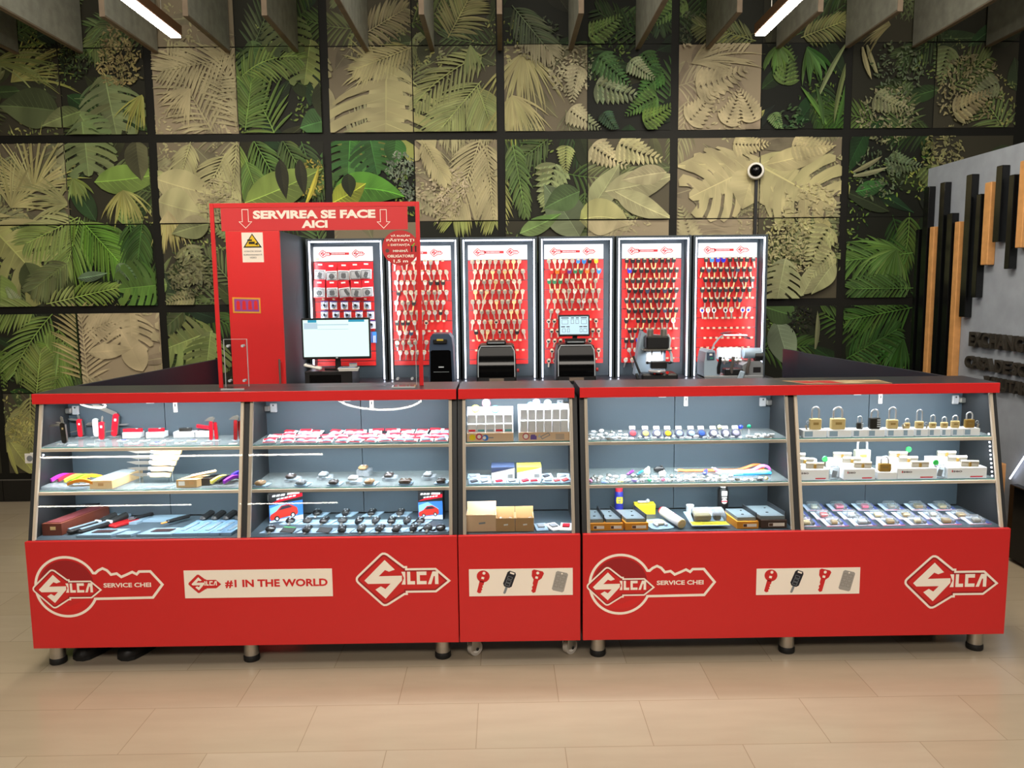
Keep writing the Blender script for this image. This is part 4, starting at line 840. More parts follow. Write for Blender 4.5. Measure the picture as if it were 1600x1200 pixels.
for c, (px, py, rot) in enumerate(((500, 424, 3), (518, 426, -2), (537, 425, 2), (555, 424, -1), (572, 423, 2))): red_pack(px, py, rot, c, 'red and white remote pack %s in the top row of the pack board' % ORD[c])
for c, (px, py, rot) in enumerate(((499, 452, 2), (519, 452, -1), (538, 452, -7), (557, 452, 1), (574, 451, -3))): red_pack(px, py, rot, c + 1, 'red and white remote pack %s in the second row of the pack board' % ORD[c])
for r, (py, xs) in enumerate(((477, (507, 521, 538, 556, 574)), (492, (507, 525, 543, 561, 579)), (507, (571, 581)))):
    for c, px in enumerate(xs):
        p = PY(px, py, BK - .046); t = thing('round_remote_pack', 'round clear-packed remote %s in the %s row of the pack board' % (ORD[c], ORD[r + 2]), 'blister pack', p, 0, 'round packs on the lit board')
        m = MB(); m.box((0, .003, .0), (.05, .002, .058), WPK, .0008); m.box((0, .001, .026), (.05, .002, .008), mat('pack_violet', (70, 60, 130), .4)); m.build('card', t)
        m = MB(RX(90)); m.lathe([(0, 0), (.02, 0), (.021, .008), (.014, .013), (0, .013)], mat('pack_silver', (176, 186, 206), .2, .5), 18); m.lathe([(.006, .0132), (.009, .0132), (.009, .0145), (.006, .0145)], BLK, 12); m.build('remote', t, True)
for c, px in enumerate((577, 585)):
    p = PY(px, 527, BK - .03); t = thing('hanging_tool_pack', ('blue packed tool at the low end of the pack board', 'outer blue packed tool at the low end of the pack board')[c], 'blister pack', p, 0, 'blue tool packs on the lit board')
    m = MB(); m.box((0, 0, 0), (.032, .003, .078), mat('pack_blue', (60, 130, 210), .4), .001); m.build('card', t)
    m = MB(); m.box((-.004, -.006, -.012), (.006, .006, .05), WHT, .002); m.box((.006, -.006, -.012), (.005, .006, .05), WHT, .002); m.build('tool', t)

# ================================================================== MACHINES ON THE REAR COUNTER
SLATE = mat('slate_shell', (62, 76, 98), .35); PALE = mat('pale_blue_shell', (150, 168, 184), .35); LBL = mat('machine_print', (120, 104, 92), .5)
MY = 5.18
def rnd_front(w, h, k=.16, top=.03):
    return [(-w / 2 * (1 + .05), 0), (-w / 2, h * .55), (-w / 2 + k * w * .2, h - top), (-w / 2 + k * w, h), (w / 2 - k * w, h), (w / 2 - k * w * .2, h - top), (w / 2, h * .55), (w / 2 * 1.05, 0)]
# tall slim cutter behind the shield edge
p = PY(690, 595, MY); t = thing('key_cutting_machine', 'tall slim slate-blue key cutter beside the acrylic shield', 'key cutting machine', (p.x, MY + .10, BZ), 0, 'key cutting machines')
m = MB(RX(90) @ T(0, 0, -.10)); o = [(-.082, 0), (-.076, .25), (-.068, .315), (-.052, .335), (.052, .335), (.070, .31), (.078, .25), (.084, 0)]; m.prism(o, .20, SLATE); m.build('shell', t)
m = MB(RX(90) @ T(0, 0, .10)); m.prism([(-.072, .01), (-.068, .222), (-.058, .230), (.052, .230), (.064, .222), (.070, .01)], .010, BLKG); d = m.build('door', t)
m = MB(RX(90) @ T(0, 0, .111)); m.box((0, .12, 0), (.034, .007, .001), LGRY); m.box((0, .088, 0), (.10, .003, .001), GRY); m.build('door_print', d)
m = MB(); m.box((-.004, -.103, .285), (.09, .02, .028), BLK, .004); m.box((-.004, -.114, .297), (.042, .004, .012), mat('yellow_display', (196, 170, 60), .4)); m.build('control_panel', t)
def hooded(px, lab, tablet):
    p = PY(px, 597, MY); t = thing('key_cutting_machine', lab, 'key cutting machine', (p.x, MY + .14, BZ), 0, 'key cutting machines')
    m = MB(RX(90) @ T(0, 0, -.12)); m.prism([(-.132, 0), (-.128, .19), (-.118, .245), (-.10, .255), (.10, .255), (.118, .245), (.128, .19), (.132, 0)], .22, BLK); m.build('shell', t)
    n = 8; m = MB(); sec = [( -.100 - .045 * math.sin(PI * .5 * (1 - k / n)), .055 + .185 * k / n) for k in range(n + 1)]
    vs = [(x, y, z) for y, z in sec for x in (-.115, .115)]; m.add(vs, [[2 * k, 2 * k + 1, 2 * k + 3, 2 * k + 2] for k in range(n)], BLKG)
    m.add([(s * .115, y, z) for y, z in sec] + [(s * .115, -.098, .055), (s * .115, -.098, .24)] if False else [(-.115, y, z) for y, z in sec] + [(-.115, -.10, .055)], [list(range(n + 2))], BLKG); m.add([(.115, y, z) for y, z in sec] + [(.115, -.10, .055)], [list(range(n + 2))], BLKG)
    hd = m.build('hood', t, True)
    m = MB(); m.tube([(-.119, sec[0][0] + .004, .05), (-.119, sec[4][0] + .002, sec[4][1]), (-.117, sec[7][0], sec[7][1]), (-.10, -.102, .248), (.10, -.102, .248), (.117, sec[7][0], sec[7][1]), (.119, sec[4][0] + .002, sec[4][1]), (.119, sec[0][0] + .004, .05)], .0032, LGRY, 6); m.build('hood_edge_highlight', hd)  # light grey tube paints in the highlights along the hood edges
    m = MB(); m.box((0, -.125, .026), (.25, .03, .048), BLK, .006); m.box((.0, -.1405, .030), (.095, .001, .022), LBL); m.build('front_panel', t)
    m = MB(); m.box((0, -.02, .268), (.13, .12, .022), BLK, .006); m.box((0, -.085, .268), (.11, .006, .01), GRY, .002); m.build('tool_tray', t)
    m = MB(); m.cyl((.134, -.08, .085), (.148, -.08, .085), .012, mat('red_button', (190, 30, 24), .4)); m.build('stop_button', t)
    if tablet:
        m = MB(); m.box((0, -.01, .30), (.03, .03, .05), BLK, .004); m.box((0, -.03, .283), (.14, .05, .012), BLK, .004); m.build('tablet_stand', t)
        tb = MB(T(-.008, -.04, .375) @ RX(-8)); tb.box((0, 0, 0), (.208, .014, .142), BLK, .006); tb = tb.build('tablet', t)
        m = MB(T(-.008, -.04, .375) @ RX(-8) @ T(0, -.0075, 0) @ RX(90)); m.flat([(-.094, -.058), (.094, -.058), (.094, .058), (-.094, .058)], mat('tablet_screen', (190, 224, 240), .3, emit=1.1), z=.0002)
        g = mat('screen_grey', (110, 130, 150), .4, emit=.2)
        for x0, x1, y in ((-.085, -.035, .046), (-.02, .0, .046), (.012, .032, .046), (.045, .085, .046), (-.085, -.06, -.012), (-.05, -.03, -.012), (.035, .055, -.012), (.06, .085, -.012)): m.flat([(x0, y), (x1, y), (x1, y + .007), (x0, y + .007)], g, z=.0006)
        for x0, y0, w, h in ((-.08, .01, .04, .028), (-.02, .012, .018, .026), (.012, .012, .018, .026), (.048, .01, .034, .028), (-.078, -.044, .02, .022), (-.045, -.044, .014, .022), (.038, -.044, .014, .022), (.062, -.044, .022, .022)): m.stroke([(x0, y0), (x0 + w, y0), (x0 + w, y0 + h), (x0, y0 + h)], .002, g, True, None, .0006)
        m.build('screen', tb, recalc=False)
hooded(776, 'black key cutter with a dark glossy hood and bare top tray', False)
hooded(901, 'black key cutter with a dark glossy hood and a tablet on top', True)
# twin spindle cutter
p = PY(1027, 596, MY); t = thing('key_cutting_machine', 'pale blue and black cutter with two upright spindles', 'key cutting machine', (p.x, MY + .10, BZ), 0, 'key cutting machines')
m = MB(); m.box((.015, -.03, .03), (.24, .17, .06), BLK, .012); m.box((.03, -.116, .02), (.10, .001, .008), LBL); m.build('base', t)
m = MB(RX(90) @ T(0, 0, -.10)); m.prism([(-.13, .04), (-.105, .25), (-.085, .335), (-.06, .315), (.06, .30), (.075, .255), (.07, .04)], .10, PALE); m.build('column', t)
m = MB(); m.box((0, -.05, .262), (.15, .12, .085), BLK, .01); m.box((0, -.055, .214), (.19, .10, .010), STEEL, .003); m.build('spindle_head', t)
for s in (-.045, .045):
    m = MB(); m.cyl((s, -.07, .30), (s, -.07, .345), .022, STEEL, n=20); m.cyl((s, -.07, .345), (s, -.07, .352), .017, CHROME, n=20); m.build('spindle', t, True)
    m = MB(); m.cyl((s * .7, -.07, .215), (s * .7, -.07, .175), .008, CHROME, .003, n=12); m.build('cutter_tip', t, True)
m = MB(); m.box((0, .005, .16), (.13, .02, .10), mat('lit_white_shell', (226, 232, 238), .3), .01); m.build('work_light_panel', t)
m = MB(); m.box((.01, -.08, .115), (.105, .05, .05), BLK, .006); m.cyl((-.06, -.08, .13), (.085, -.08, .13), .006, BLK); m.ball((-.062, -.08, .13), .010, BLK); m.ball((.088, -.08, .13), .010, BLK); m.build('clamp', t)
m = MB(); m.lathe([(0, 0), (.055, 0), (.058, .008), (.05, .016), (0, .016)], CHROME, 24, T(.0, -.08, .068)); m.build('turntable', t, True)
for x in (-.02, .022, .062):
    m = MB(); m.cyl((x, -.118, .066), (x, -.112, .066), .009, mat('red_button', (190, 30, 24), .4)); m.build('knob', t)
m = MB(); m.tube([(-.135, -.09, .06), (-.13, -.10, .03), (-.09, -.10, .008)], .010, BLK, 8); m.tube([(-.11, -.08, .06), (-.14, -.06, .14), (-.15, -.05, .17)], .008, BLK, 8); m.build('lever', t, True)
m = MB(); m.tube([(.08, -.02, .31), (.095, -.03, .28), (.085, -.04, .22), (.10, -.05, .18), (.105, -.05, .13)], .009, LGRY, 8); m.build('hose', t, True)
light(t, tuple(t.location + Vector((0, -.05, .205))), .10, .04, .35)
# duplicator with arched lamp
p = PY(1147, 594, MY); t = thing('key_cutting_machine', 'pale blue and grey duplicator under an arched work lamp', 'key cutting machine', (p.x, MY + .10, BZ), 0, 'key cutting machines')
m = MB(); m.box((.0, 0, .018), (.39, .20, .036), mat('grey_casting', (120, 124, 128), .4), .006); m.build('base', t)
m = MB(RX(90) @ T(0, 0, -.10)); m.prism([(-.195, .02), (-.195, .13), (-.185, .19), (-.165, .205), (-.125, .20), (-.115, .14), (-.09, .10), (-.09, .02)], .19, PALE); b_ = m.build('motor_housing', t)
m = MB(RX(90) @ T(0, 0, .09)); m.box((-.155, .165, .004), (.05, .05, .004), SLATE, .002); m.box((-.155, .175, .007), (.018, .012, .002), WHT); m.box((-.150, .152, .007), (.018, .008, .002), mat('green_button', (40, 150, 110), .4)); m.build('switch_plate', b_)
m = MB(RX(90) @ T(0, 0, -.10)); m.prism([(.06, .02), (.06, .10), (.10, .125), (.185, .125), (.195, .10), (.195, .02)], .18, mat('grey_casting', (120, 124, 128), .4)); m.box((.155, .07, .181), (.05, .035, .002), BLK); m.build('vice_block', t)
m = MB(); m.cyl((.08, -.02, .175), (.195, -.02, .175), .036, PALE, n=20); m.cyl((.15, -.035, .155), (.20, -.035, .155), .03, BLK, n=20); m.build('brush_cover', t, True)
m = MB(); m.box((0, .03, .17), (.17, .02, .08), mat('lit_white_shell', (226, 232, 238), .3), .01); m.build('back_guard', t)
for x in (-.055, .03):
    m = MB(); m.cyl((x - .025, -.05, .13), (x + .03, -.05, .13), .012, CHROME, n=16); m.cyl((x, -.05, .13), (x + .006, -.05, .13), .026, STEEL, n=20); m.build('cutter_wheel', t, True)
for x, z in ((-.10, .13), (-.015, .13), (.09, .12)):
    m = MB(); m.tube([(x, -.09, .05), (x - .004, -.10, z * .7), (x + .004, -.105, z), (x + .006, -.105, z + .03)], .011, BLK if x < -.05 else mat('dark_grip', (90, 84, 80), .4), 8); m.build('lever', t, True)
m = MB(); m.box((0, -.06, .06), (.12, .08, .04), BLK, .006); m.box((.03, -.10, .045), (.035, .02, .07), PALE, .006, RY(20)); m.build('carriage', t)
m = MB(); m.tube([(-.12, .02, .19), (-.11, .0, .235), (-.085, -.02, .275), (-.06, -.03, .295)], .006, LGRY, 8); lm = m.build('lamp_arm', t, True)
m = MB(); arc = [(-.075 + .19 * k / 12, .292 + .035 * math.sin(PI * (.15 + .85 * k / 12)) - .02 * k / 12) for k in range(13)]
vs = [(x, y, z) for x, z in arc for y in (-.075, .0)]; m.add(vs, [[2 * k, 2 * k + 1, 2 * k + 3, 2 * k + 2] for k in range(12)], SLATE); vs2 = [(x, y, z - .010 if 0 < k < 12 else z) for k, (x, z) in enumerate(arc) for y in (-.075, .0)]
m.add(vs2, [[2 * k, 2 * k + 1, 2 * k + 3, 2 * k + 2] for k in range(12)], SLATE); m.build('lamp_visor', t, True)
m = MB(); m.bx(-.05, .09, -.07, -.005, .296, .299, mat('work_lamp', (255, 250, 240), .4, emit=5)); m.build('lamp_tube', t)
light(t, tuple(t.location + Vector((.02, -.04, .29))), .13, .05, .5)

# ---- cash desk: box, monitor, papers, keyboard
p = PY(517, 596, 5.12); bxz = PY(517, 581, 5.02).z - BZ
t = thing('till_cabinet', 'low black till cabinet under the monitor', 'cabinet', (p.x, 5.17, BZ))
m = MB(); m.box((0, .02, bxz / 2), (.30, .27, bxz), BLK, .004); m.build('body', t)
m = MB(); m.box((-.02, -.117, bxz * .45), (.20, .004, bxz * .7), BLKG, .002); m.build('drawer_front', t)
bz = BZ + bxz
c = PY(525, 529, 5.10); t = thing('monitor', 'black flat monitor with a bright blank page on the till cabinet', 'monitor', (c.x, 5.14, bz), math.radians(3))
hz = c.z - bz
m = MB(); m.box((0, -.03, hz), (.432, .03, .262), BLK, .005); s_ = m.build('housing', t)
m = MB(T(0, -.0455, hz) @ RX(90)); m.flat([(-.206, -.115), (.206, -.115), (.206, .119), (-.206, .119)], mat('monitor_screen', (226, 255, 246), .3, emit=1.1), z=.0003)
cy = mat('screen_cyan', (40, 176, 214), .3, emit=.75); m.flat([(-.175, .103), (-.12, .103), (-.12, .119), (-.175, .119)], cy, z=.0006); m.flat([(.08, .105), (.18, .105), (.18, .119), (.08, .119)], cy, z=.0006)
pb = mat('screen_pale', (200, 226, 240), .3, emit=.9); m.flat([(-.20, .062), (-.115, .062), (-.115, .10), (-.20, .10)], pb, z=.0006); m.flat([(-.115, .085), (.08, .085), (.08, .092), (-.115, .092)], pb, z=.0006); m.flat([(-.115, .058), (.08, .058), (.08, .061), (-.115, .061)], pb, z=.0006); m.build('screen', s_, recalc=False)
m = MB(); m.box((0, -.0455, hz - .122), (.012, .001, .008), LGRY); m.build('badge', s_)
m = MB(); m.box((0, .0, hz / 2), (.035, .014, hz), BLK, .004); m.box((0, .03, .006), (.18, .07, .011), BLK, .005); m.build('stand', t)
t = thing('paper_stack', 'open notebook and papers on the till cabinet below the monitor', 'papers', (PY(540, 578, 5.08).x + .02, 5.078, bz + .0125))
m = MB(); m.box((0, 0, -.002), (.12, .06, .020), WHT, 0, RZ(6)); m.box((0, 0, .004), (.13, .07, .008), WHT, 0, RZ(6)); m.box((-.01, .005, .0095), (.10, .05, .002), mat('pale_blue_paper', (150, 176, 214), .5), 0, RZ(-4)); m.box((-.02, .0, .0125), (.04, .03, .003), GRY, 0, RZ(-4)); m.build('sheets', t)
t = thing('small_carton', 'small white and blue carton on papers beside the monitor stand', 'box', (PY(550, 570, 5.13).x, 5.17, bz + .0005))
m = MB(); m.box((0, 0, .02), (.046, .03, .04), WHT, .001); m.box((0, 0, .041), (.044, .028, .002), mat('carton_blue', (70, 110, 200), .4)); m.build('carton', t)
t = thing('card_reader', 'slanted white card terminal on the till cabinet under the monitor edge', 'card terminal', (PY(494, 578, 5.09).x - .02, 5.068, bz + .008))
m = MB(RY(14) @ T(0, 0, .01)); m.box((0, 0, .012), (.11, .05, .018), WHT, .005); m.box((-.01, 0, .0215), (.06, .036, .002), BLK); m.build('body', t)
p = PZ(597, 596, BZ + .01); t = thing('keyboard', 'black keyboard on the rear counter beside the till cabinet', 'keyboard', (p.x, 5.12, BZ), math.radians(-4))
m = MB(); m.box((0, 0, .009), (.30, .12, .016), BLK, .004); m.build('base', t)
m = MB()
for r in range(4):
    for c_ in range(14): m.box((-.135 + c_ * .0208, -.042 + r * .027, .0195), (.017, .021, .005), mat('key_cap', (52, 52, 60), .35), .001)
m.build('keycaps', t)

# ================================================================== ACRYLIC SHIELD
SY = 3.42
tl, tr = PY(328, 318, SY), PY(656, 318, SY); bl = PY(342, 606, SY); br = PY(661, 606, SY); zt = tl.z; zb = TOPZ
x0, x1 = (tl.x + bl.x) / 2, (tr.x + br.x) / 2
t = thing('acrylic_shield', 'clear acrylic counter shield with red taped edges and a service sign', 'counter shield', ((x0 + x1) / 2, SY, TOPZ)); B = lambda: MB(W(t))
m = B(); m.bx(x0 + .017, x1 - .017, SY - .002, SY + .002, TOPZ + .002, zt - .02, ACR); sheet = m.build('acrylic_sheet', t)
for a, b, c_, d in ((x0, x0 + .017, TOPZ + .0005, zt), (x1 - .017, x1, TOPZ + .0005, zt), (x0 + .017, x1 - .017, zt - .019, zt)):
    m = B(); m.bx(a, b, SY - .004, SY + .004, c_, d, REDT, .0008); m.build('red_edge', t)
a, b = PY(346, 341, SY), PY(637, 341, SY)
m = B(); m.bx(a.x, b.x, SY - .0055, SY - .0025, PY(490, 360, SY).z, zt - .020, REDS); sg = m.build('service_sign', t)
k = 3.47 / 1248
def sf(px, py): v = PY(px, py, SY); return T(v.x, SY - .006, v.z) @ FRONT
m = B(); m.text('SERVIREA SE FACE', 184 * k, 12.6 * k, CREAM, sf(491.5, 335), .0002, .05); m.text('AICI', 39 * k, 11.6 * k, CREAM, sf(492, 350.3), .0002, .05)
for px in (384, 599.5): m.stroke([(x * k, y * k) for x, y in [(-4.6, 14), (4.6, 14), (4.6, -4), (9.5, -4), (0, -13.5), (-9.5, -4), (-4.6, -4)]], .9 * k, CREAM, True, sf(px, 342.5), .0002)
m.build('sign_lettering', sg, recalc=False)
m = B(); X = sf(395.5, 387); m.flat([(-16 * k, -22 * k), (16 * k, -22 * k), (16 * k, 22.5 * k), (-16 * k, 22.5 * k)], CREAM, X, .0); tri = [(-14 * k, 0), (14 * k, 0), (0, 21 * k)]
m.flat(tri, BLK, X, .0004); m.flat([(x * .78, 1.8 * k + y * .80) for x, y in tri], mat('warning_yellow', (236, 196, 30), .5), X, .0008)
m.box((-1 * k, 7 * k, .001), (9 * k, 3.6 * k, .0004), BLK, 0, X @ RZ(-14) if False else X); m.flat([(3 * k, 5 * k), (8 * k, 3 * k), (8 * k, 8 * k)], BLK, X, .0012); m.box((-4 * k, 11 * k, .001), (7 * k, 2.4 * k, .0004), BLK, 0, X)
m.text('ATENȚIE ZONĂ', 26 * k, 3 * k, BLK, X @ T(0, -5.5 * k, 0), .0006, .01); m.text('SUPRAVEGHEATĂ', 28 * k, 2.6 * k, BLK, X @ T(0, -10.5 * k, 0), .0006, .01); m.text('VIDEO', 10 * k, 2.4 * k, BLK, X @ T(0, -15 * k, 0), .0006, .01); m.build('camera_warning_sticker', t, recalc=False)
m = B(); X = sf(626, 387.5); m.flat([(27.5 * k * math.cos(i * PI / 24), 26.5 * k * math.sin(i * PI / 24)) for i in range(48)], mat('sticker_red', (196, 40, 42), .5), X, .0)
for s, w, h, y in (('VĂ RUGĂM', 29, 3.6, 18.5), ('PĂSTRAȚI', 42, 5.8, 11.6), ('DISTANȚA', 29, 4.2, 4.2), ('MINIMĂ', 23, 4.4, -4), ('OBLIGATORIE', 40, 4.2, -12.2), ('1,5 m', 22, 5.2, -20)): m.text(s, w * k, h * k, CREAM, X @ T(0, y * k, 0), .0005, .03)
m.flat([(-18 * k + 1.6 * k * math.cos(i * PI / 6), 4.5 * k + 1.6 * k * math.sin(i * PI / 6)) for i in range(12)], mat('sticker_orange', (230, 140, 60), .5), X, .0006); m.stroke([(17 * k, 4 * k), (18.5 * k, 2.5 * k), (21.5 * k, 7 * k)], 1.6 * k, mat('sticker_green', (120, 190, 60), .5), False, X, .0006)
for a in (17, 23): m.box((a * k, -3 * k, .0006), (2.2 * k, 6.5 * k, .0002), BLK, 0, X); m.flat([((a + 1.5 * math.cos(i * PI / 5)) * k, (1.6 + 1.5 * math.sin(i * PI / 5)) * k) for i in range(10)], BLK, X, .0006)
m.flat([((-20 + 3 * math.cos(i * PI / 5)) * k, (-4 + 3 * math.sin(i * PI / 5)) * k) for i in range(10)], mat('sticker_dark', (90, 70, 60), .5), X, .0006); m.build('distance_sticker', t, recalc=False)
for px in (368.5, 631.5):
    a, b = PY(px - 18, 530, SY).x, PY(px + 18, 530, SY).x; z1 = PY(px, 530, SY).z
    m = B(); m.bx(a, b, SY - .012, SY - .006, TOPZ + .006, z1, ACR); m.bx(a, b, SY - .075, SY - .002, TOPZ + .0005, TOPZ + .006, ACR); ft = m.build('foot_bracket', t)
    m = B(); eg = mat('acrylic_edge', (196, 204, 204), .25)
    for xx in (a, b): m.bx(xx - .0008, xx + .0008, SY - .0125, SY - .0055, TOPZ + .006, z1, eg)
    m.bx(a, b, SY - .0125, SY - .0055, z1, z1 + .0012, eg); m.bx(a, b, SY - .0765, SY - .075, TOPZ + .0005, TOPZ + .006, eg); m.build('bracket_edge', ft)
    for xx in (a + .018, b - .018):
        for zz in (TOPZ + .032, z1 - .028):
            m = B(); m.cyl((xx, SY - .018, zz), (xx, SY + .006, zz), .0058, LGRY, n=14); m.build('bolt', ft, True)
# printed mat on the counter, open box side
a, b, c_, d = PZ(1222, 595.5, TOPZ), PZ(1372, 594, TOPZ), PZ(1408, 602.5, TOPZ), PZ(1275, 605.5, TOPZ)
c_.y = max(c_.y, 3.30); d.y = max(d.y, 3.30); a.y = min(a.y, 3.545); b.y = min(b.y, 3.545)
t = thing('leaflet_mat', 'flat tan and red printed leaflet lying on the padlock counter', 'leaflet', (1.45, 3.38, TOPZ + .0004))
q = [(p.x - 1.45, p.y - 3.38) for p in (d, c_, b, a)]
m = MB(); m.prism(q, .0015, mat('leaflet_tan', (150, 124, 96), .5)); lf = m.build('sheet', t)
def bl2(u, v): 
    s0 = (q[0][0] + (q[1][0] - q[0][0]) * u, q[0][1] + (q[1][1] - q[0][1]) * u); s1 = (q[3][0] + (q[2][0] - q[3][0]) * u, q[3][1] + (q[2][1] - q[3][1]) * u); return (s0[0] + (s1[0] - s0[0]) * v, s0[1] + (s1[1] - s0[1]) * v)
m = MB()
for u0, u1, v0, v1, mt in ((.04, .22, .2, .8, REDK), (.25, .46, .1, .85, REDK), (.5, .7, .15, .5, mat('leaflet_light', (176, 156, 120), .5)), (.5, .95, .6, .85, mat('leaflet_light', (176, 156, 120), .5)), (.74, .96, .1, .45, mat('leaflet_olive', (110, 92, 60), .5))): m.flat([bl2(u0, v0), bl2(u1, v0), bl2(u1, v1), bl2(u0, v1)], mt, z=.0019)
m.build('print', lf, recalc=False)

# ================================================================== GOODS IN THE CASES
KP = 3.38 / 1248
rg = random.Random(21)
BEFORE = set(o.name for o in C.objects)
def at(px, py, z, pad=.0):
    v = PZ(px, py, z); y = min(3.497 - pad, max(gy(z) + .020 + pad, v.y)); return (PY(px, py, y).x, y, z + .0004)
def c3(name, rgb, rough=.4, metal=0.0): return mat(name, rgb, rough, metal)
PCL = clear_mat('clear_pack', (.90, .95, .98), 1.0, .15, haze=.16)
PCARD = c3('pale_blue_card', (146, 170, 190)); PWHT = c3('white_card', (236, 238, 240), .5)
OAKP = c3('pale_wood', (226, 190, 140), .5); OAKD = c3('mid_wood', (196, 150, 98), .5); CARD = c3('brown_cardboard', (186, 148, 100), .7); CARDL = c3('cream_cardboard', (226, 190, 152), .7)
KRED = c3('knife_red', (196, 24, 40), .25); KBLK = c3('knife_black', (34, 32, 28), .3); KWHT = c3('knife_white', (232, 236, 228), .3)
def oval(w, h, n=10):
    r = w / 2; return [(r * math.cos(PI * i / n), h - r + r * math.sin(PI * i / n)) for i in range(n + 1)] + [(-r * math.cos(PI * i / n), r - r * math.sin(PI * i / n)) for i in range(n + 1)]
def blade2(L, w, tip=.25): return [(0, -w / 2), (L * (1 - tip), -w / 2), (L, w * .1), (L * (1 - tip * .8), w / 2), (0, w / 2)]
# ---------- knife case, upper shelf
def stand_knife(px, py, h, col, label, rot=0.0, w=.021, blades=(), z=SH1, base=True):
    x, y, z = at(px, py, z); t = thing('pocket_knife', label, 'pocket knife', (x, y, z), 0, 'pocket knives on the upper shelf')
    R = T(0, 0, .004) @ RY(rot)
    m = MB(R @ RX(90)); m.prism(oval(w, h), .013, col, T(0, 0, -.0065)); m.box((0, h * .72, .0068), (w * .34, w * .40, .0006), WHT if col is not KBLK else GOLD); m.build('handle', t)
    m = MB(R @ RX(90)); m.prism(oval(w * .96, h * .99), .0022, STEEL, T(0, 0, .0)); m.box((w * .50, h * .5, 0), (.003, h * .8, .010), STEEL); m.build('liner', t)
    for hh, a, L, bw in blades:
        m = MB(R @ T(0, 0, hh) @ RX(90) @ RZ(a)); m.prism(blade2(L, bw), .0016, STEEL, T(0, 0, -.0008)); m.build('blade', t)
    if base:
        m = MB(); m.box((0, 0, .002), (w * 1.9, .03, .004), PCL, .001); m.build('display_foot', t)
    return t
stand_knife(102, 694, .088, KBLK, 'black pocket knife standing open at the end of the upper shelf', -3, blades=((.08, 182, .062, .010), (.088, 95, .028, .012), (.086, 170, .03, .006)))
stand_knife(127, 684, .080, KRED, 'red pocket knife standing open between the black and the white ones', -2, blades=((.074, 170, .05, .009), (.075, 100, .026, .010), (.03, 190, .05, .004)))
stand_knife(152, 680, .080, KWHT, 'white pocket knife standing behind the short red one', -2, .024, ((.060, 186, .045, .012), (.055, 188, .03, .006)))
stand_knife(160, 688, .078, KRED, 'short red pocket knife standing in front of the white one', 2, .024, ((.076, 80, .028, .008), (.03, 10, .05, .004)))
stand_knife(179, 681, .102, KRED, 'large red saw knife tilted with its long blade swung over the shelf', 9, .026, ((.098, 165, .115, .018), (.05, 12, .06, .005)))
for i, (px, py, col, L, lab) in enumerate(((209, 675, KRED, .084, 'red corkscrew knife lying on a white carton on the upper shelf'), (246, 676, KRED, .070, 'slim red knife lying on a white carton on the upper shelf'), (291, 677, KBLK, .055, 'black penknife lying on a white carton on the upper shelf'))):
    x, y, z = at(px, py + 5, SH1, .01); w = (.076, .078, .09)[i]
    b = thing('white_carton', ('white carton under the red corkscrew knife', 'white carton under the slim red knife', 'white carton under the black penknife')[i], 'box', (x, y, z), 0, 'knife cartons'); m = MB(); m.box((0, 0, .012), (w, .05, .024), PWHT, .001); m.build('carton', b)
    t = thing('pocket_knife', lab, 'pocket knife', (x, y - .005, z + .0243), math.radians(4), 'pocket knives on the upper shelf')
    m = MB(RZ(90) @ T(0, -L / 2, .0)); m.prism(oval(.021, L), .014, col); m.box((0, L * .3, .0145), (.007, .007, .0008), WHT); m.build('handle', t)
    m = MB(); m.box((0, .011, .007), (L * .85, .004, .008), STEEL, .001); m.build('liner', t)
x, y, z = at(322, 678, SH1, .01); b = thing('white_carton', 'white carton under the red multitool knife', 'box', (x, y, z), 0, 'knife cartons'); m = MB(); m.box((0, 0, .012), (.075, .05, .024), PWHT, .001); m.build('carton', b)
t = thing('pocket_knife', 'short red knife lying raised on a carton beside the standing multitools', 'pocket knife', (x - .012, y, z + .0244), 0, 'pocket knives on the upper shelf'); m = MB(T(.03, 0, .006) @ RY(10) @ RZ(90)); m.prism(oval(.02, .06), .013, KRED); m.build('handle', t); m = MB(); m.box((.034, .0, .006), (.012, .012, .011), STEEL, .002); m.build('liner', t)
def multitool(px, py, h, label, col2):
    x, y, z = at(px, py, SH1); t = thing('multitool_knife', label, 'pocket knife', (x, y, z), 0, 'standing multitool knives')
    for s, a, hh in ((-.010, 3, h), (.010, -3, h * .92)):
        m = MB(T(s, s * .6, .003) @ RY(a) @ RX(90)); m.prism(oval(.015, hh), .007, col2); m.prism(oval(.0165, hh * .97), .004, STEEL, T(.001, 0, .0015)); m.build('handle', t)
    m = MB(T(-.006, -.003, h) @ RX(90)); m.prism([(-.028, .004), (-.01, .018), (.008, .022), (.016, .014), (.010, .0), (-.004, .004)], .010, STEEL); m.build('plier_head', t)
    m = MB(); m.box((0, 0, .0015), (.05, .035, .003), PCL, .001); m.build('display_foot', t)
multitool(335, 688, .082, 'red multitool knife standing with pliers out beside the carton', KRED); multitool(373, 688, .088, 'dark red multitool knife standing open against the corner post', c3('knife_maroon', (150, 26, 30), .3))
for i, px in enumerate((192, 209, 226, 244, 262, 281, 300, 322)):
    x, y, z = at(px, 693 if i % 2 else 689, SH1); t = thing('key_tool', 'small flat pale tool card, %s in front of the white knife cartons' % ORD[i], 'tool card', (x, y, z), math.radians(rg.uniform(-20, 20)), 'flat tool cards')
    m = MB(); m.box((0, 0, .0015), (.040, .026, .003), PWHT if i not in (6,) else c3('pale_yellow_card', (236, 230, 170)), .0008); m.build('card', t)
    m = MB(); m.box((.004, 0, .0045), (.022, .008, .003), KBLK if i % 3 else c3('tool_blue', (50, 66, 140)), .001, RZ(15)); m.build('tool', t)
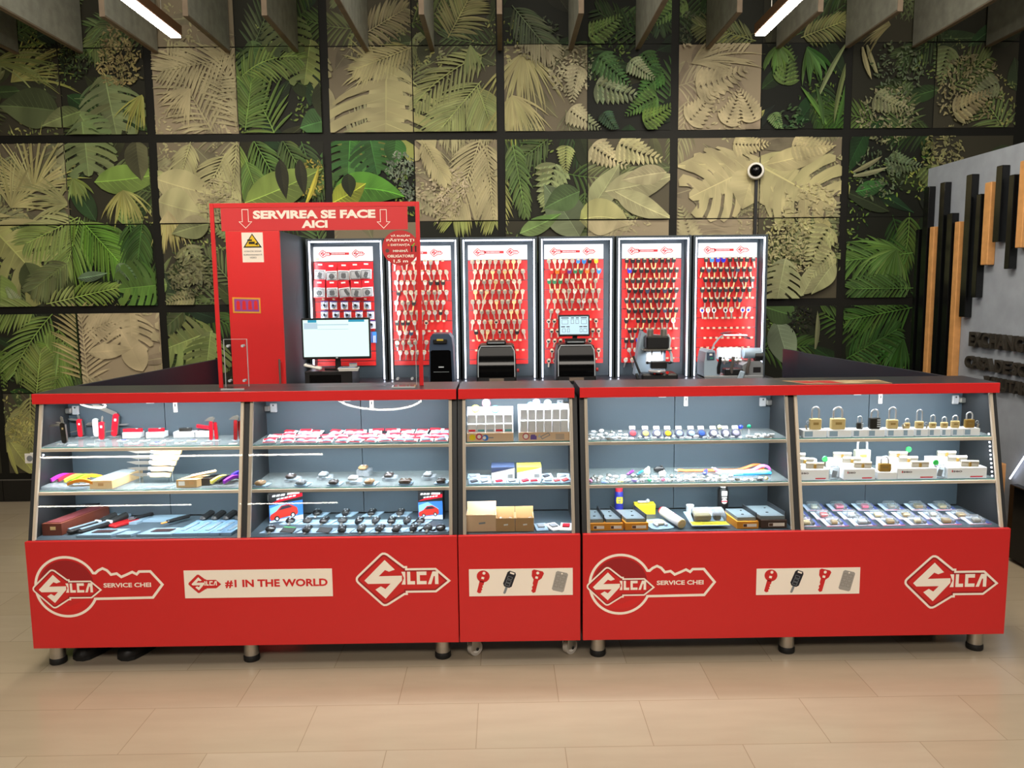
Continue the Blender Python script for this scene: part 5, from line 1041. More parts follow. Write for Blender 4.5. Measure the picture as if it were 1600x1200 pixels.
for i, (px, py) in enumerate(((96, 694), (113, 696), (143, 695), (364, 694))):
    x, y, z = at(px, py, SH1); t = thing('price_ticket', 'white price ticket %s along the front of the upper knife shelf' % ORD[i], 'ticket', (x, y, z), math.radians(rg.uniform(-8, 8)), 'price tickets'); m = MB(); m.box((0, 0, .001), (.034, .016, .0018), WHT); m.build('ticket', t)
# ---------- knife case, lower shelf
def fold_knife(px, py, col, label, z, rz=52):
    x, y, z = at(px, py, z, .01); t = thing('folding_knife', label, 'folding knife', (x, y, z), 0, 'coloured folding knives')
    X = RZ(rz); m = MB(X); n = 8
    vs = [(-.05 + .1 * k / n, -.009 - .006 * math.sin(PI * k / n) * 0 + s * .0075, (.006 + .014 * math.sin(PI * k / n)) + (.012 if u else 0)) for k in range(n + 1) for s, u in ((-1, 0), (1, 0), (1, 1), (-1, 1))]
    fs = [[4 * k + j, 4 * k + (j + 1) % 4, 4 * k + 4 + (j + 1) % 4, 4 * k + 4 + j] for k in range(n) for j in range(4)] + [[0, 1, 2, 3], [4 * n, 4 * n + 3, 4 * n + 2, 4 * n + 1]]
    m.add(vs, fs, col); m.build('handle', t, True)
    m = MB(X); m.cyl((-.048, -.009, .008), (-.034, -.009, .012), .0075, STEEL, n=12); m.build('collar', t)
    m = MB(X); m.box((0, -.009, .0025), (.085, .004, .005), STEEL); m.build('blade', t)
FK = [('magenta', (204, 50, 190), 98, 748), ('dark red', (150, 34, 60), 109, 748), ('yellow', (226, 232, 70), 119, 749), ('green', (110, 206, 40), 129, 749), ('orange', (240, 150, 40), 139, 749)]
x, y, z = at(96, 763, SH2); t = thing('plastic_tray', 'clear tray at the end of the lower knife shelf under coloured knives', 'tray', (x, y + .045, z)); m = MB(); m.box((0, 0, .006), (.18, .13, .011), PCL, .003); m.build('tray', t)
TR = SH2 + .0118
for n, c_, px, py in FK: fold_knife(px, py + 3, c3('knife_' + n.replace(' ', '_'), c_, .35), n + ' folding knife on the clear tray beside the wooden knife box', TR)
x, y, z = at(158, 764, SH2); y2 = 3.46
t = thing('wooden_knife_box', 'long open pale wooden box with clear cover on the lower shelf', 'box', (x, y, z), 0)
sh = (PZ(206, 737, SH2 + .03).x - x); dp = 3.46 - y
def shear(px_, py_, h): return [(-.045 + 0, 0), (.045, 0), (.045 + sh * .55, dp), (-.045 + sh * .8, dp)]
m = MB(); m.prism([(-.046, 0), (.046, 0), (.080, dp), (-.010, dp)], .034, OAKP); m.build('box', t)
m = MB(); m.prism([(-.040, .006), (.040, .006), (.073, dp - .006), (-.006, dp - .006)], .003, PCL, T(0, 0, .0345)); m.build('clear_cover', t)
m = MB(); m.box((0, -.0006, .018), (.022, .001, .012), OAKD); m.build('burned_mark', t)
fold_knife(126, 760, c3('knife_amber', (226, 140, 40), .35), 'amber folding knife lying in front of the other coloured knives', TR, 8)
x, y, z = at(238, 756, SH2); t = thing('knife_rack', 'clear acrylic ladder rack holding five wooden-handled knives', 'rack', (x, y + .045, z))
m = MB()
for dx in (-.065, .075):
    m.box((dx, .0, .078), (.006, .03, .152), ACR); m.box((dx, -.0155, .078), (.0014, .001, .152), c3('acrylic_edge', (196, 204, 204), .25)); 
m.box((.005, .0, .002), (.17, .07, .004), ACR); m.build('rack', t)
for i, (zz, off) in enumerate(((.138, .012), (.112, .006), (.088, .0), (.062, -.006), (.036, -.012))):
    k = thing('kitchen_knife', 'wooden-handled folding knife on the %s rung of the clear rack' % ('top', 'second', 'middle', 'fourth', 'lowest')[i], 'knife', (x + off, y + .045 - .028, z + zz), 0, 'knives on the clear rack')
    s = 1.12 - .07 * i
    m = MB(SC(s) @ RX(90)); m.prism([(.0, -.010), (.03, -.012), (.07, -.010), (.098, -.013), (.104, .006), (.07, .011), (.03, .010), (.0, .008)], .015, OAKP, T(0, 0, -.005)); m.build('handle', k)
    m = MB(SC(s) @ RX(90)); m.prism([(0, -.008), (-.07, -.008), (-.112, .004), (-.07, .008), (0, .007)], .002, STEEL); m.build('blade', k)
    m = MB(SC(s)); m.cyl((-.012, 0, 0), (.002, 0, 0), .010, CHROME, n=14); m.build('collar', k, True)
x, y, z = at(244, 763, SH2); t = thing('leaning_card', 'pale blue leaflet lying in front of the knife rack', 'card', (x, y, z)); m = MB(); m.prism([(-.05, 0), (.02, 0), (.06, .045), (-.045, .02)], .002, PCARD); m.build('card', t)
x, y, z = at(294, 762, SH2); t = thing('knife_carton', 'small brown carton with barcode on the lower shelf beside the dark case', 'box', (x, y + .035, z)); m = MB(); m.prism([(-.048, -.035), (.036, -.035), (.062, .05), (-.02, .05)], .032, CARD, T(0, 0, .0005)); m.build('carton', t); m = MB(); m.box((-.026, -.0356, .018), (.026, .001, .018), WHT); m.box((.014, -.0356, .018), (.018, .001, .014), OAKD); m.build('printed_label', t)
t = thing('wooden_knife', 'pale wooden knife lying aslant on the small brown carton', 'knife', (x + .03, y + .045, z + .034), math.radians(20)); m = MB(RY(-8)); m.box((.02, 0, .010), (.105, .018, .012), OAKP, .005); m.box((-.05, 0, .006), (.05, .010, .004), STEEL); m.build('handle', t)
x, y, z = at(322, 759, SH2); t = thing('dark_knife_case', 'dark brown slip case beside the small brown carton', 'case', (x, y + .03, z)); m = MB(); m.prism([(-.035, -.03), (.015, -.03), (.05, .05), (.0, .055)], .03, c3('dark_case', (56, 46, 42), .4)); m.build('case', t); m = MB(); m.prism([(-.028, -.022), (.010, -.022), (.042, .044), (.004, .048)], .002, BLK, T(0, 0, .0302)); m.build('lid', t)
x, y, z = at(356, 763, SH2); t = thing('plastic_tray', 'clear tray by the divider under coloured knives on the lower shelf', 'tray', (x, y + .04, z)); m = MB(); m.box((0, 0, .006), (.125, .11, .011), PCL, .003); m.build('tray', t)
for n, c_, px, py in (('pale yellow', (232, 226, 110), 342, 752), ('black', (40, 40, 48), 352, 752), ('violet', (150, 60, 200), 360, 753), ('deep blue', (70, 50, 180), 374, 742)): fold_knife(px, py + 4, c3('knife_' + n.replace(' ', '_'), c_, .35), n + ' folding knife on the clear tray by the divider', TR)
# ---------- knife case, floor
BRN = c3('brown_leather', (104, 50, 34), .45); MRN = c3('maroon_lining', (96, 34, 38), .7)
x, y, z = at(74, 838, DECK); t = thing('leather_case', 'long open brown leather case with maroon lining at the end of the case', 'case', (x + .02, y + .14, z))
m = MB(); m.prism([(-.045, -.13), (.035, -.13), (.10, .14), (.02, .14)], .05, BRN); m.build('body', t); m = MB(); m.prism([(-.036, -.118), (.028, -.118), (.09, .130), (.028, .130)], .002, MRN, T(0, 0, .0505)); m.build('lining', t)
m = MB(); m.prism([(-.045, .02), (.0, .02), (.055, .15), (.0, .15)], .006, BLK, T(-.0, 0, .075) @ RX(-8)); m.build('raised_lid', t); m = MB(); m.box((.0, -.1312, .030), (.022, .002, .014), GOLD, .0005); m.build('clasp', t)
for i, px in enumerate((108, 126)):
    x, y, z = at(px, 838, DECK); t = thing('fixed_blade_knife', ('black sheath knife nearer the leather case', 'black sheath knife farther from the leather case')[i], 'knife', (x + .03, y + .10, z), math.radians(-27), 'sheath knives')
    m = MB(RZ(0)); m.box((0, -.02, .012), (.030, .15, .022), BLK, .008); m.box((0, -.03, .024), (.016, .12, .004), c3('pale_steel_blue', (150, 170, 184), .3, .5), .001); m.build('sheath', t); m = MB(); m.cyl((0, .055, .016), (0, .13, .026), .013, RUB, .015, n=12); m.build('handle', t, True); m = MB(); m.box((0, .045, .020), (.034, .012, .012), LGRY, .002); m.build('guard', t)
x, y, z = at(184, 822, DECK); t = thing('red_knife_pack', 'red packed knife lying behind the flat grey tray', 'pack', (x, y, z), math.radians(-30)); m = MB(); m.box((0, .03, .006), (.05, .12, .012), c3('pack_deep_red', (160, 26, 30), .35), .003); m.build('pack', t)
def tray_pack(px, py, w, d, label, skew=.3, hold=True):
    x, y, z = at(px, py, DECK); t = thing('flat_tool_pack', label, 'tool pack', (x, y, z), 0, 'flat tool packs'); m = MB(); s = d * skew
    m.prism([(-w / 2, 0), (w / 2, 0), (w / 2 + s, d), (-w / 2 + s, d)], .010, c3('grey_blue_pack', (120, 142, 158), .3), T(0, 0, .0)); m.build('tray', t)
    if hold:
        m = MB(); m.prism([(-w * .28 + s * .4, d * .35), (w * .28 + s * .4, d * .35), (w * .28 + s * .7, d * .75), (-w * .28 + s * .7, d * .75)], .003, c3('dark_brown_tool', (54, 34, 34), .4), T(0, 0, .0101)); m.build('tool', t)
tray_pack(146, 842, .14, .085, 'flat grey pack with a dark tool, beside the sheath knives', .5); tray_pack(240, 843, .14, .09, 'flat grey pack with a dark tool, middle of the knife case floor', .4)
tray_pack(193, 842, .06, .05, 'small plain pale pack between the two flat grey packs', .4, False); tray_pack(190, 820, .13, .09, 'plain pale pack behind the small plain one', .4, False); tray_pack(247, 816, .14, .08, 'plain pale pack behind the middle flat grey pack', .3, False); tray_pack(180, 803, .10, .05, 'plain pale pack far back beside the red packed knife', .3, False)
for i, (px, py) in enumerate(((222, 817), (276, 822))):
    x, y, z = at(px, py - 3, DECK); t = thing('fixed_blade_knife', ('small black knife laid on plain pale packs', 'larger black knife with orange trim laid on pale packs')[i], 'knife', (x, y + .02, z + .0106), math.radians(-35)); m = MB(); m.box((0, 0, .007), (.018 + .006 * i, .09 + .02 * i, .013), BLK, .005); m.build('handle', t); m = MB(); m.box((0, -.055 - .01 * i, .006), (.012, .03, .004), STEEL if i == 0 else c3('orange_trim', (220, 130, 60), .4), .001); m.build('trim', t)
for i, px in enumerate((282, 301, 320, 339, 358)):
    x, y, z = at(px, 842, DECK); t = thing('sleeve_knife_pack', 'long clear-sleeved knife pack, %s of five along the divider end' % ORD[i], 'knife pack', (x - .008, y, z), 0, 'sleeved knife packs'); s = .03; m = MB()
    m.prism([(-.024, 0), (.024, 0), (.024 + s, .19), (-.024 + s, .19)], .012, c3('pale_blue_sleeve', (116, 150, 180), .22)); m.build('sleeve', t)
    m = MB(T(s * 1.02, .19, .010) @ RZ(-24) @ RX(14)); m.box((0, .03, .008), (.034, .075, .022), BLK, .009); m.build('handle', t)
    m = MB(); m.prism([(-.008 + s * .2, .035), (.008 + s * .2, .035), (.008 + s * .8, .15), (-.008 + s * .8, .15)], .002, c3('pale_steel_blue', (150, 170, 184), .3, .5), T(0, 0, .0122)); m.build('blade', t)
# ---------- remote case, upper shelf: red and white blister bags
RPB = c3('bag_red', (214, 40, 60), .3); n = 0
for r, (py, xs) in enumerate(((678, range(452, 706, 23)), (685, range(428, 706, 21)), (692, range(424, 706, 22)))):
    for c, px in enumerate(xs):
        x, y, z = at(px + rg.uniform(-4, 4), py, SH1 + .002 + .010 * (2 - r) * 0, .01); t = thing('remote_shell_bag', 'red and white packed remote shell, %s in the %s row of the upper shelf' % (ORD[c], ('back', 'middle', 'front')[r]), 'blister pack', (x, y, SH1 + .001), math.radians(rg.uniform(-25, 25)), 'packed remote shells')
        tl_ = rg.uniform(2, 15) if r else rg.uniform(6, 20); X = RX(tl_)
        m = MB(X); m.box((0, .012, .004), (.056, .056, .004), PWHT, .001); m.box((rg.choice((-.012, .0, .012)), .030, .0066), (.050, .020, .002), RPB, .0006); m.box((0, -.014, .0066), (.05, .006, .002), RPB, .0004); m.build('card', t)
        m = MB(X); m.ball((rg.uniform(-.006, .006), .004, .006), .020, PCARD, 12, (1, .8, .45)); m.build('remote', t, True)
# ---------- remote case, lower shelf: boxed remotes
for i, (px, py, st, kind) in enumerate(((407, 760, 0, 0), (455, 753, 1, 1), (470, 761, 0, 2), (506, 750, 1, 2), (521, 760, 0, 1), (552, 756, 1, 3), (568, 744, 2, 0), (577, 760, 0, 0), (608, 751, 1, 1), (633, 760, 0, 4), (669, 750, 1, 2), (689, 760, 0, 1))):
    x, y, z = at(px, py, SH2, .012); t = thing('boxed_remote', 'car remote in a clear pack, %s along the lower remote shelf' % ORD[i], 'car remote', (x, y, z), math.radians(rg.uniform(-14, -6)), 'boxed remotes')
    h = (.006, .016, .03)[st]
    m = MB(); m.box((0, .016, h / 2), (.056, .056, h), PCARD if st == 0 else PCL, .002); m.build('pack', t)
    m = MB(T(0, -.0, h)); fc = (c3('fob_beige', (150, 120, 84), .35), c3('fob_dark', (52, 44, 42), .3), c3('fob_grey_blue', (112, 116, 120), .3), c3('fob_white_ring', (210, 208, 206), .3), c3('fob_brown', (70, 54, 40), .3))[kind]
    m.box((0, 0, .009), (.036 if kind < 4 else .05, .044, .017), fc, .006); m.build('remote', t, True)
    m = MB(T(0, -.0, h)); [m.cyl((u, v, .0172), (u, v, .0186), .004, LGRY, n=10) for u, v in ((-.007, .006), (.008, .006), (0, -.009))]; m.build('button', t)
# ---------- remote case, floor: two alarm kit boxes and rows of remotes
def alarm_box(px, py, w, h, d, rz, label):
    x, y, z = at(px, py, DECK); t = thing('car_alarm_box', label, 'box', (x, y, z), math.radians(rz), 'car alarm boxes'); B2 = c3('box_blue', (52, 110, 184), .35); BW = c3('box_ice', (196, 214, 232), .35)
    m = MB(); m.bx(-w / 2, w / 2, 0, d, 0, h, BLK, .001); m.build('carton', t)
    m = MB(T(0, -.0006, 0) @ RX(90)); m.flat([(-w * .5, .002), (w * .5, .002), (w * .5, h * .68), (-w * .5, h * .60)], B2, z=.0); m.flat([(-w * .48, .02), (w * .2, .02), (w * .35, h * .4), (-w * .1, h * .62), (-w * .48, h * .5)], c3('box_sky', (120, 174, 220), .35), z=.0003)
    m.flat([(-w * .5, .003), (w * .5, .003), (w * .5, .024), (-w * .5, .010)], BW, z=.0006); m.flat([(-w * .5, h * .62), (w * .5, h * .70), (w * .5, h * .998), (-w * .5, h * .998)], BLK, z=.0003)
    m.flat([(-w * .5, h * .64), (w * .5, h * .80), (w * .5, h * .92), (w * .1, h * .88)], KRED, z=.0006)
    for i, (u, v, ww) in enumerate(((-.40, .90, .09), (-.28, .905, .10), (-.15, .91, .12), (.04, .93, .36))): m.flat([(w * u, h * (v - .035)), (w * (u + ww), h * (v - .03)), (w * (u + ww + .02), h * (v + .035)), (w * (u + .02), h * (v + .03))], WHT, z=.0009)
    for i in range(5): u = -.28 + .12 * i; m.flat([(w * u, h * (.755 + .014 * i)), (w * (u + .09), h * (.765 + .014 * i)), (w * (u + .11), h * (.815 + .014 * i)), (w * (u + .02), h * (.805 + .014 * i))], WHT, z=.0009)
    car = [(-.42, .0), (-.44, .10), (-.40, .17), (-.22, .24), (-.05, .38), (.18, .38), (.34, .26), (.40, .20), (.40, .06), (.36, .0)]
    Y = T(-w * .04, h * .16, 0) @ RZ(8); m.flat([(a * w, b * w) for a, b in car], c3('print_car_red', (186, 46, 34), .35), Y, .0009); m.flat([(a * w, b * w) for a, b in ((-.16, .25), (-.03, .35), (.16, .35), (.28, .26))], c3('print_glass', (44, 40, 50), .3), Y, .0012)
    for a in (-.24, .24): m.flat([((a + .075 * math.cos(i * PI / 6)) * w, (.01 + .085 * math.sin(i * PI / 6)) * w) for i in range(12)], BLK, Y, .0012); m.flat([((a + .04 * math.cos(i * PI / 6)) * w, (.01 + .05 * math.sin(i * PI / 6)) * w) for i in range(12)], LGRY, Y, .0015)
    m.build('front_print', t, recalc=False)
    m = MB(); m.bx(-w / 2 - .0006, -w / 2, d * .3, d * .9, h * .7, h * .9, WHT); m.build('side_label', t)
alarm_box(448, 815, .142, .132, .05, 22, 'car alarm box with a red car picture, standing at the divider end'); alarm_box(673, 812, .108, .126, .045, -8, 'car alarm box with a red car picture, standing at the narrow counter end')
FB = [c3('fob_black', (22, 22, 24), .3), c3('fob_soft_black', (36, 35, 36), .5)]
def fob(px, py, kind, i, row):
    x, y, z = at(px, py, DECK, .012); t = thing('car_remote', 'black car remote, %s in the %s row on the remote case floor' % (ORD[i], row), 'car remote', (x, y, z), 0, 'car remotes in rows')
    m = MB(); s = .022; m.prism([(-.042, -.012), (.030, -.012), (.048, .052), (-.022, .052)], .004, PCARD if kind != 9 else c3('grey_blue_pack', (120, 142, 158), .3)); m.build('card', t)
    X = T(0, .012, .0042) @ RZ(rg.uniform(-22, 5)) @ RX(14); f = FB[i % 2]
    m = MB(X)
    if kind == 0: m.box((0, 0, .012), (.034, .048, .018), f, .007)
    elif kind == 1: m.ball((0, 0, .012), .022, f, 16, (1, .95, .5))
    elif kind == 2: m.box((0, .004, .011), (.032, .040, .016), f, .006); m.prism([(-.013, -.014), (.013, -.014), (.006, -.026), (-.006, -.026)], .012, f, T(0, 0, .004))
    elif kind == 3: m.box((0, 0, .010), (.040, .034, .016), f, .008)
    elif kind == 9: m.box((0, 0, .004), (.058, .040, .007), f, .002)
    m.build('remote', t, True)
    if kind == 9: 
        if i == 1:
            m = MB(X); m.box((0, .018, .0078), (.05, .004, .001), c3('green_strip', (60, 170, 90), .4)); m.build('strip', t)
        return
    m = MB(X); k = .0212 if kind != 1 else .0225
    for u, v in ((-.006, .010), (.006, .010), (0, -.004)): m.cyl((u, v, k - .002), (u, v, k), .0042, GRY, n=8)
    m.build('button', t)
    if i % 3 != 1:
        m = MB(X); m.box((0, -.024, .008), (.010, .026, .005), STEEL, .001); m.build('key_blade', t)
for i, (px, py) in enumerate(((496, 806), (540, 806), (581, 806), (626, 806))): fob(px, py, (1, 2, 0, 0)[i], i, 'back')
for i, px in enumerate((453, 480, 507, 535, 561, 587, 612, 636, 657)): fob(px, 819, (3, 3, 0, 1, 2, 2, 0, 2, 3)[i], i, 'middle')
for i, px in enumerate((422, 449, 480, 506, 534, 564, 594, 620, 646, 668, 689)): fob(px, 833, (1, 9, 0, 9, 0, 0, 0, 0, 2, 3, 1)[i], i, 'front')

# ================================================================== NARROW COUNTER
def tag_display(px, w, hb, label, kind):
    x, y, z = at(px, 692, SH1); t = thing('tag_display_box', label, 'display box', (x, y, z), 0, 'key tag display boxes'); d = .10
    m = MB(); m.bx(-w / 2, w / 2, 0, .003, 0, .036, CARDL); m.bx(-w / 2, w / 2, d, d + .003, 0, hb, PWHT); m.bx(-w / 2, w / 2, .003, d, 0, .003, PWHT)
    for s in (-1, 1): m.prism([(.003, 0), (d, 0), (d, hb * .98), (.06, hb * .8), (.003, .036)], .002, PWHT, T(s * (w / 2 - .001) - .001, 0, 0) @ Matrix(((0, 0, 1, 0), (1, 0, 0, 0), (0, 1, 0, 0), (0, 0, 0, 1))))
    m.build('carton', t)
    m = MB(T(0, -.0008, 0) @ RX(90)); RR = c3('tag_red', (196, 60, 84), .4); YY = c3('tag_yellow', (234, 206, 30), .4); BB = c3('tag_blue', (60, 120, 200), .4); PP = c3('tag_purple', (110, 84, 150), .4)
    def disc(cx, cy, r, mt, zz=0.0): m.flat([(cx + r * math.cos(i * PI / 10), cy + r * math.sin(i * PI / 10)) for i in range(20)], mt, z=zz)
    if kind == 0: disc(-.074, .018, .013, YY); disc(-.046, .021, .014, RR); disc(-.046, .021, .008, CREAM, .0003); disc(-.020, .016, .013, BB); disc(-.024, .016, .007, CREAM, .0003); m.box((.004, .016, 0), (.02, .004, .0004), GRY)
    else:
        disc(-.078, .020, .014, RR); disc(-.078, .020, .010, CREAM, .0003); m.box((-.046, .014, 0), (.026, .016, .0004), PP); m.box((-.048, .024, 0), (.018, .006, .0004), PP); m.stroke([(-.01, .008), (.022, .024), (.016, .034), (-.016, .018)], .003, GRY, True); m.flat([(-.028, .016), (-.018, .016), (-.020, .032)], LGRY)
        for k in range(4): m.box((.064, .026 - k * .006, 0), (.036, .0022, .0004), GRY)
    m.build('front_print', t, recalc=False); return t, x, y, z, d
def key_tag(x, y, z, col, label, r=.015, sq=1.0):
    t = thing('key_tag', label, 'key tag', (x, y, z), 0, 'key tags in the display boxes'); m = MB(RX(80)); m.lathe([(0, 0), (r, 0), (r, .004), (0, .004)], col, 20); m.lathe([(0, .0041), (r * .65, .0041), (r * .65, .0046), (0, .0046)], WHT, 16); m.box((0, -r - .03, .002), (.012, .06, .003), WHT); m.build('tag', t)
t, x, y, z, d = tag_display(766, .194, .132, 'white key tag display box with yellow, red and blue discs, nearer the remote case', 0)
for i, (dx, h, col, n) in enumerate(((-.062, .126, c3('tag_yellow', (234, 206, 30), .4), 'yellow'), (-.016, .150, c3('tag_red', (196, 60, 84), .4), 'red-rimmed'), (.022, .122, c3('tag_cyan', (40, 180, 214), .4), 'cyan'))): key_tag(x + dx, y + .084, z + h, col, n + ' round key tag standing up from the display box near the remote case', .017)
for i in range(10):
    cx_ = x - .076 + (i % 5) * .038; t = thing('boxed_key_tag', 'white key tag in the display box near the remote case, %s of lot' % ORD[i], 'key tag', (cx_, y + .028 + .024 * (i // 5), z + .0035), 0, 'stored key tags'); m = MB(); m.box((0, 0, .034 + .018 * (i // 5)), (.036, .016, .068 + .036 * (i // 5)), PWHT, .002); m.build('tag', t); m = MB(); m.box((0, -.0085, .04), (.028, .001, .008), [RPB, c3('tag_teal', (90, 170, 180), .4), PCARD][i % 3]); m.build('printed_label', t)
t, x, y, z, d = tag_display(851, .216, .140, 'white key tag display box with purple and ringed prints, nearer the key ring case', 1)
for i, (dx, h, col, n) in enumerate(((-.054, .138, c3('tag_blue', (60, 120, 200), .4), 'blue'), (-.030, .150, c3('tag_purple', (110, 84, 150), .4), 'purple-rimmed'), (.018, .146, c3('tag_pale_green', (150, 200, 160), .4), 'pale green'), (.068, .134, c3('tag_blue', (60, 120, 200), .4), 'light blue end'))): key_tag(x + dx, y + .084, z + h, col, n + ' round key tag standing in the display box near the ring case', .015)
for i in range(12):
    cx_ = x - .085 + (i % 6) * .034; t = thing('boxed_key_tag', 'white key tag in the display box near the ring case, %s of lot' % ORD[i], 'key tag', (cx_, y + .028 + .024 * (i // 6), z + .0035), 0, 'stored key tags'); m = MB(); m.box((0, 0, .04 + .022 * (i // 6)), (.031, .016, .08 + .044 * (i // 6)), PWHT, .002); m.build('tag', t)
def carton(px, py, w, h, d, z, label, mt=PWHT, top=None, grp='white cartons', bar=True):
    x, y, z = at(px, py, z); t = thing('white_carton' if mt is PWHT else 'carton', label, 'box', (x, y, z), 0, grp); m = MB(); m.bx(-w / 2, w / 2, 0, d, 0, h, mt, .001); m.build('carton', t)
    if top:
        m = MB(); m.bx(-w / 2, w / 2, -.0008, d * .98, h, h + .0012, top); m.flat([(-w / 2, h * .62), (w / 2, h * .98), (-w / 2, h * .98)], top, T(0, -.0008, 0) @ RX(90)) if mt is PWHT else None; m.build('coloured_flap', t)
    if bar:
        m = MB()
        for k in range(7): m.box((w * .22 + k * .003, -.0006, h * .35), (.0014, .0008, h * .3), GRY)
        m.build('barcode', t)
carton(786, 751, .098, .056, .10, SH2, 'white carton with a dark slanted top on the middle shelf of the narrow counter', top=c3('carton_navy', (50, 62, 88), .4)); carton(827, 750, .104, .054, .09, SH2, 'white carton with a yellow slanted top on the middle shelf of the narrow counter', top=c3('carton_yellow', (244, 226, 70), .4))
for i, (px, py, col) in enumerate(((740, 748, 0), (742, 758, 1), (758, 760, 0), (757, 750, 0), (781, 759, 2), (801, 760, 0), (822, 760, 2), (835, 758, 2), (855, 748, 1), (857, 760, 0), (872, 757, 3), (880, 748, 0), (886, 760, 3))):
    x, y, z = at(px, py, SH2, .012); t = thing('small_bag', 'small clear accessory bag, %s on the middle shelf of the narrow counter' % ORD[i], 'bag', (x, y, z), math.radians(rg.uniform(-20, 20)), 'accessory bags'); X = RX(rg.uniform(4, 22)); m = MB(X); m.box((0, .01, .005), (.052, .042, .006), PCARD, .002); m.build('bag', t)
    m = MB(X); m.box((0, .008, .010), (.03, .018, .006), (GRY, c3('dark_part', (60, 62, 70), .4), RPB, c3('coral_part', (226, 96, 100), .4))[col], .002, RZ(20)); m.build('contents', t)
def open_carton(px, py, w, h, d, mt, label, fill):
    x, y, z = at(px, py, DECK); t = thing('open_carton', label, 'box', (x, y, z), 0, 'open cartons'); m = MB(); q = .003
    m.bx(-w / 2, w / 2, 0, q, 0, h, mt); m.bx(-w / 2, w / 2, d - q, d, 0, h * 1.45, mt); m.bx(-w / 2, -w / 2 + q, q, d - q, 0, h, mt); m.bx(w / 2 - q, w / 2, q, d - q, 0, h, mt); m.bx(-w / 2 + q, w / 2 - q, q, d - q, 0, q, mt); m.build('carton', t)
    m = MB(); m.box((w * .06, -.0006, h * .5), (w * .22, .0008, h * .10), GRY if mt is CARDL else WHT, 0, RY(-6)); m.build('handwritten_label', t)
    for i in range(fill):
        o = thing('loose_part', 'loose metal part inside the %s, %s of its lot' % (label.split(' open')[0] + ' carton', ORD[i]), 'part', (x - w * .3 + w * .6 * rg.random(), y + d * (.25 + .5 * rg.random()), z + h * .55), rg.random() * 6, 'loose parts'); m = MB(); m.bx(-.008, .008, -.005, .005, -h * .55 + .004, .012, STEEL, .003); m.box((.008, .002, .010), (.014, .010, .008), LGRY if i % 3 else c3('tag_yellow', (234, 206, 30), .4), .003, RY(25)); m.build('piece', o)
open_carton(752, 833, .122, .070, .10, CARDL, 'cream open carton at the end of the narrow counter floor', 3); open_carton(790, 833, .078, .056, .09, CARD, 'first brown open carton beside the cream one', 7); open_carton(820, 833, .076, .056, .09, CARD, 'second brown open carton away from the cream one', 4)
for i, (px, py, rz, lab) in enumerate(((846, 832, 8, 'pale blue packed card beside the brown cartons'), (866, 831, 28, 'white packed card lying aslant beside the pale blue one'), (886, 831, -10, 'small white and red pack at the end of the narrow counter floor'))):
    x, y, z = at(px, py, DECK); t = thing('flat_pack', lab, 'pack', (x, y + .02, z), math.radians(rz), 'flat packs'); m = MB(RX(8)); m.box((0, 0, .006), (.05, .07, .006), (PCARD, PWHT, PWHT)[i], .001); m.box((0, .004, .012), (.03, .03, .006), (GRY, GRY, RPB)[i], .002); m.build('pack', t)

# ================================================================== KEY RING CASE
LENS = [(224, 90, 100), (240, 224, 130), (238, 236, 230), (240, 210, 60), (190, 214, 236), (180, 210, 232), (70, 110, 200), (228, 232, 240), (226, 228, 240), (206, 200, 230)]
for i, px in enumerate((990, 1010, 1028, 1045, 1063, 1082, 1098, 1117, 1136, 1152)):
    x, y, z = at(px, 686, SH1); t = thing('badge_reel', 'badge reel with coloured face, %s of its row on the key ring shelf' % ORD[i], 'badge reel', (x, y + .02, z), 0, 'badge reels'); X = T(0, 0, .016) @ RX(52)
    m = MB(X); m.lathe([(0, -.004), (.020, -.004), (.021, .0), (.019, .005), (0, .005)], c3('reel_rim', (92, 96, 120), .4), 20); m.build('rim', t, True); m = MB(X); m.lathe([(0, .0052), (.0135, .0052), (.012, .0075), (0, .0085)], c3('reel_face_%d' % i, LENS[i], .25), 18); m.build('face', t, True); m = MB(X); m.box((0, .028, 0), (.026, .018, .005), WHT, .002); m.build('clip', t); m = MB(); m.box((0, .0, .0035), (.02, .02, .007), WHT); m.build('stand', t)
for i, (px, py, col, n) in enumerate(((1124, 678, (236, 226, 160), 'cream'), (1147, 680, (206, 196, 224), 'lilac'), (1157, 678, (40, 60, 190), 'blue'), (1170, 677, (10, 130, 90), 'green'))):
    x, y, z = at(px, py, SH1, .01); t = thing('ball_key_ring', n + ' ball key ring standing behind the badge reels', 'key ring', (x, y, z), 0, 'ball key rings'); m = MB(); m.ball((0, 0, .030), .0095, c3('ball_' + n, col, .25), 16); m.build('ball', t, True); m = MB(); m.cyl((0, 0, 0), (0, 0, .022), .006, CHROME, .003, n=12); m.build('base', t, True)
def ringlet(px, py, z, k, label, grp, cols=None):
    x, y, z = at(px, py, z, .008); t = thing('key_ring', label, 'key ring', (x, y, z), rg.random() * 6.28, grp); m = MB()
    ch = [WHT, CHROME, LGRY, c3('pearl_white', (240, 238, 240), .25), STEEL][k % 5] if not cols else cols
    if k % 4 == 0: m.box((0, 0, .005), (.026, .014, .009), ch, .004)
    elif k % 4 == 1: m.lathe([(0, 0), (.012, 0), (.013, .004), (.009, .008), (0, .008)], ch, 14)
    elif k % 4 == 2: m.ball((0, 0, .008), .011, ch, 12, (1.2, .8, .7))
    else: m.prism([(-.013, -.008), (.0, -.012), (.014, -.004), (.010, .010), (-.010, .010)], .008, ch)
    m.build('charm', t, True)
    m = MB(RZ(40)); m.tube([(.013 + .007 * math.cos(a * PI / 6), .007 * math.sin(a * PI / 6), .004 + .003 * math.sin(a * PI / 6 + k)) for a in range(12)], .0013, CHROME, 5, True); m.build('split_ring', t, True)
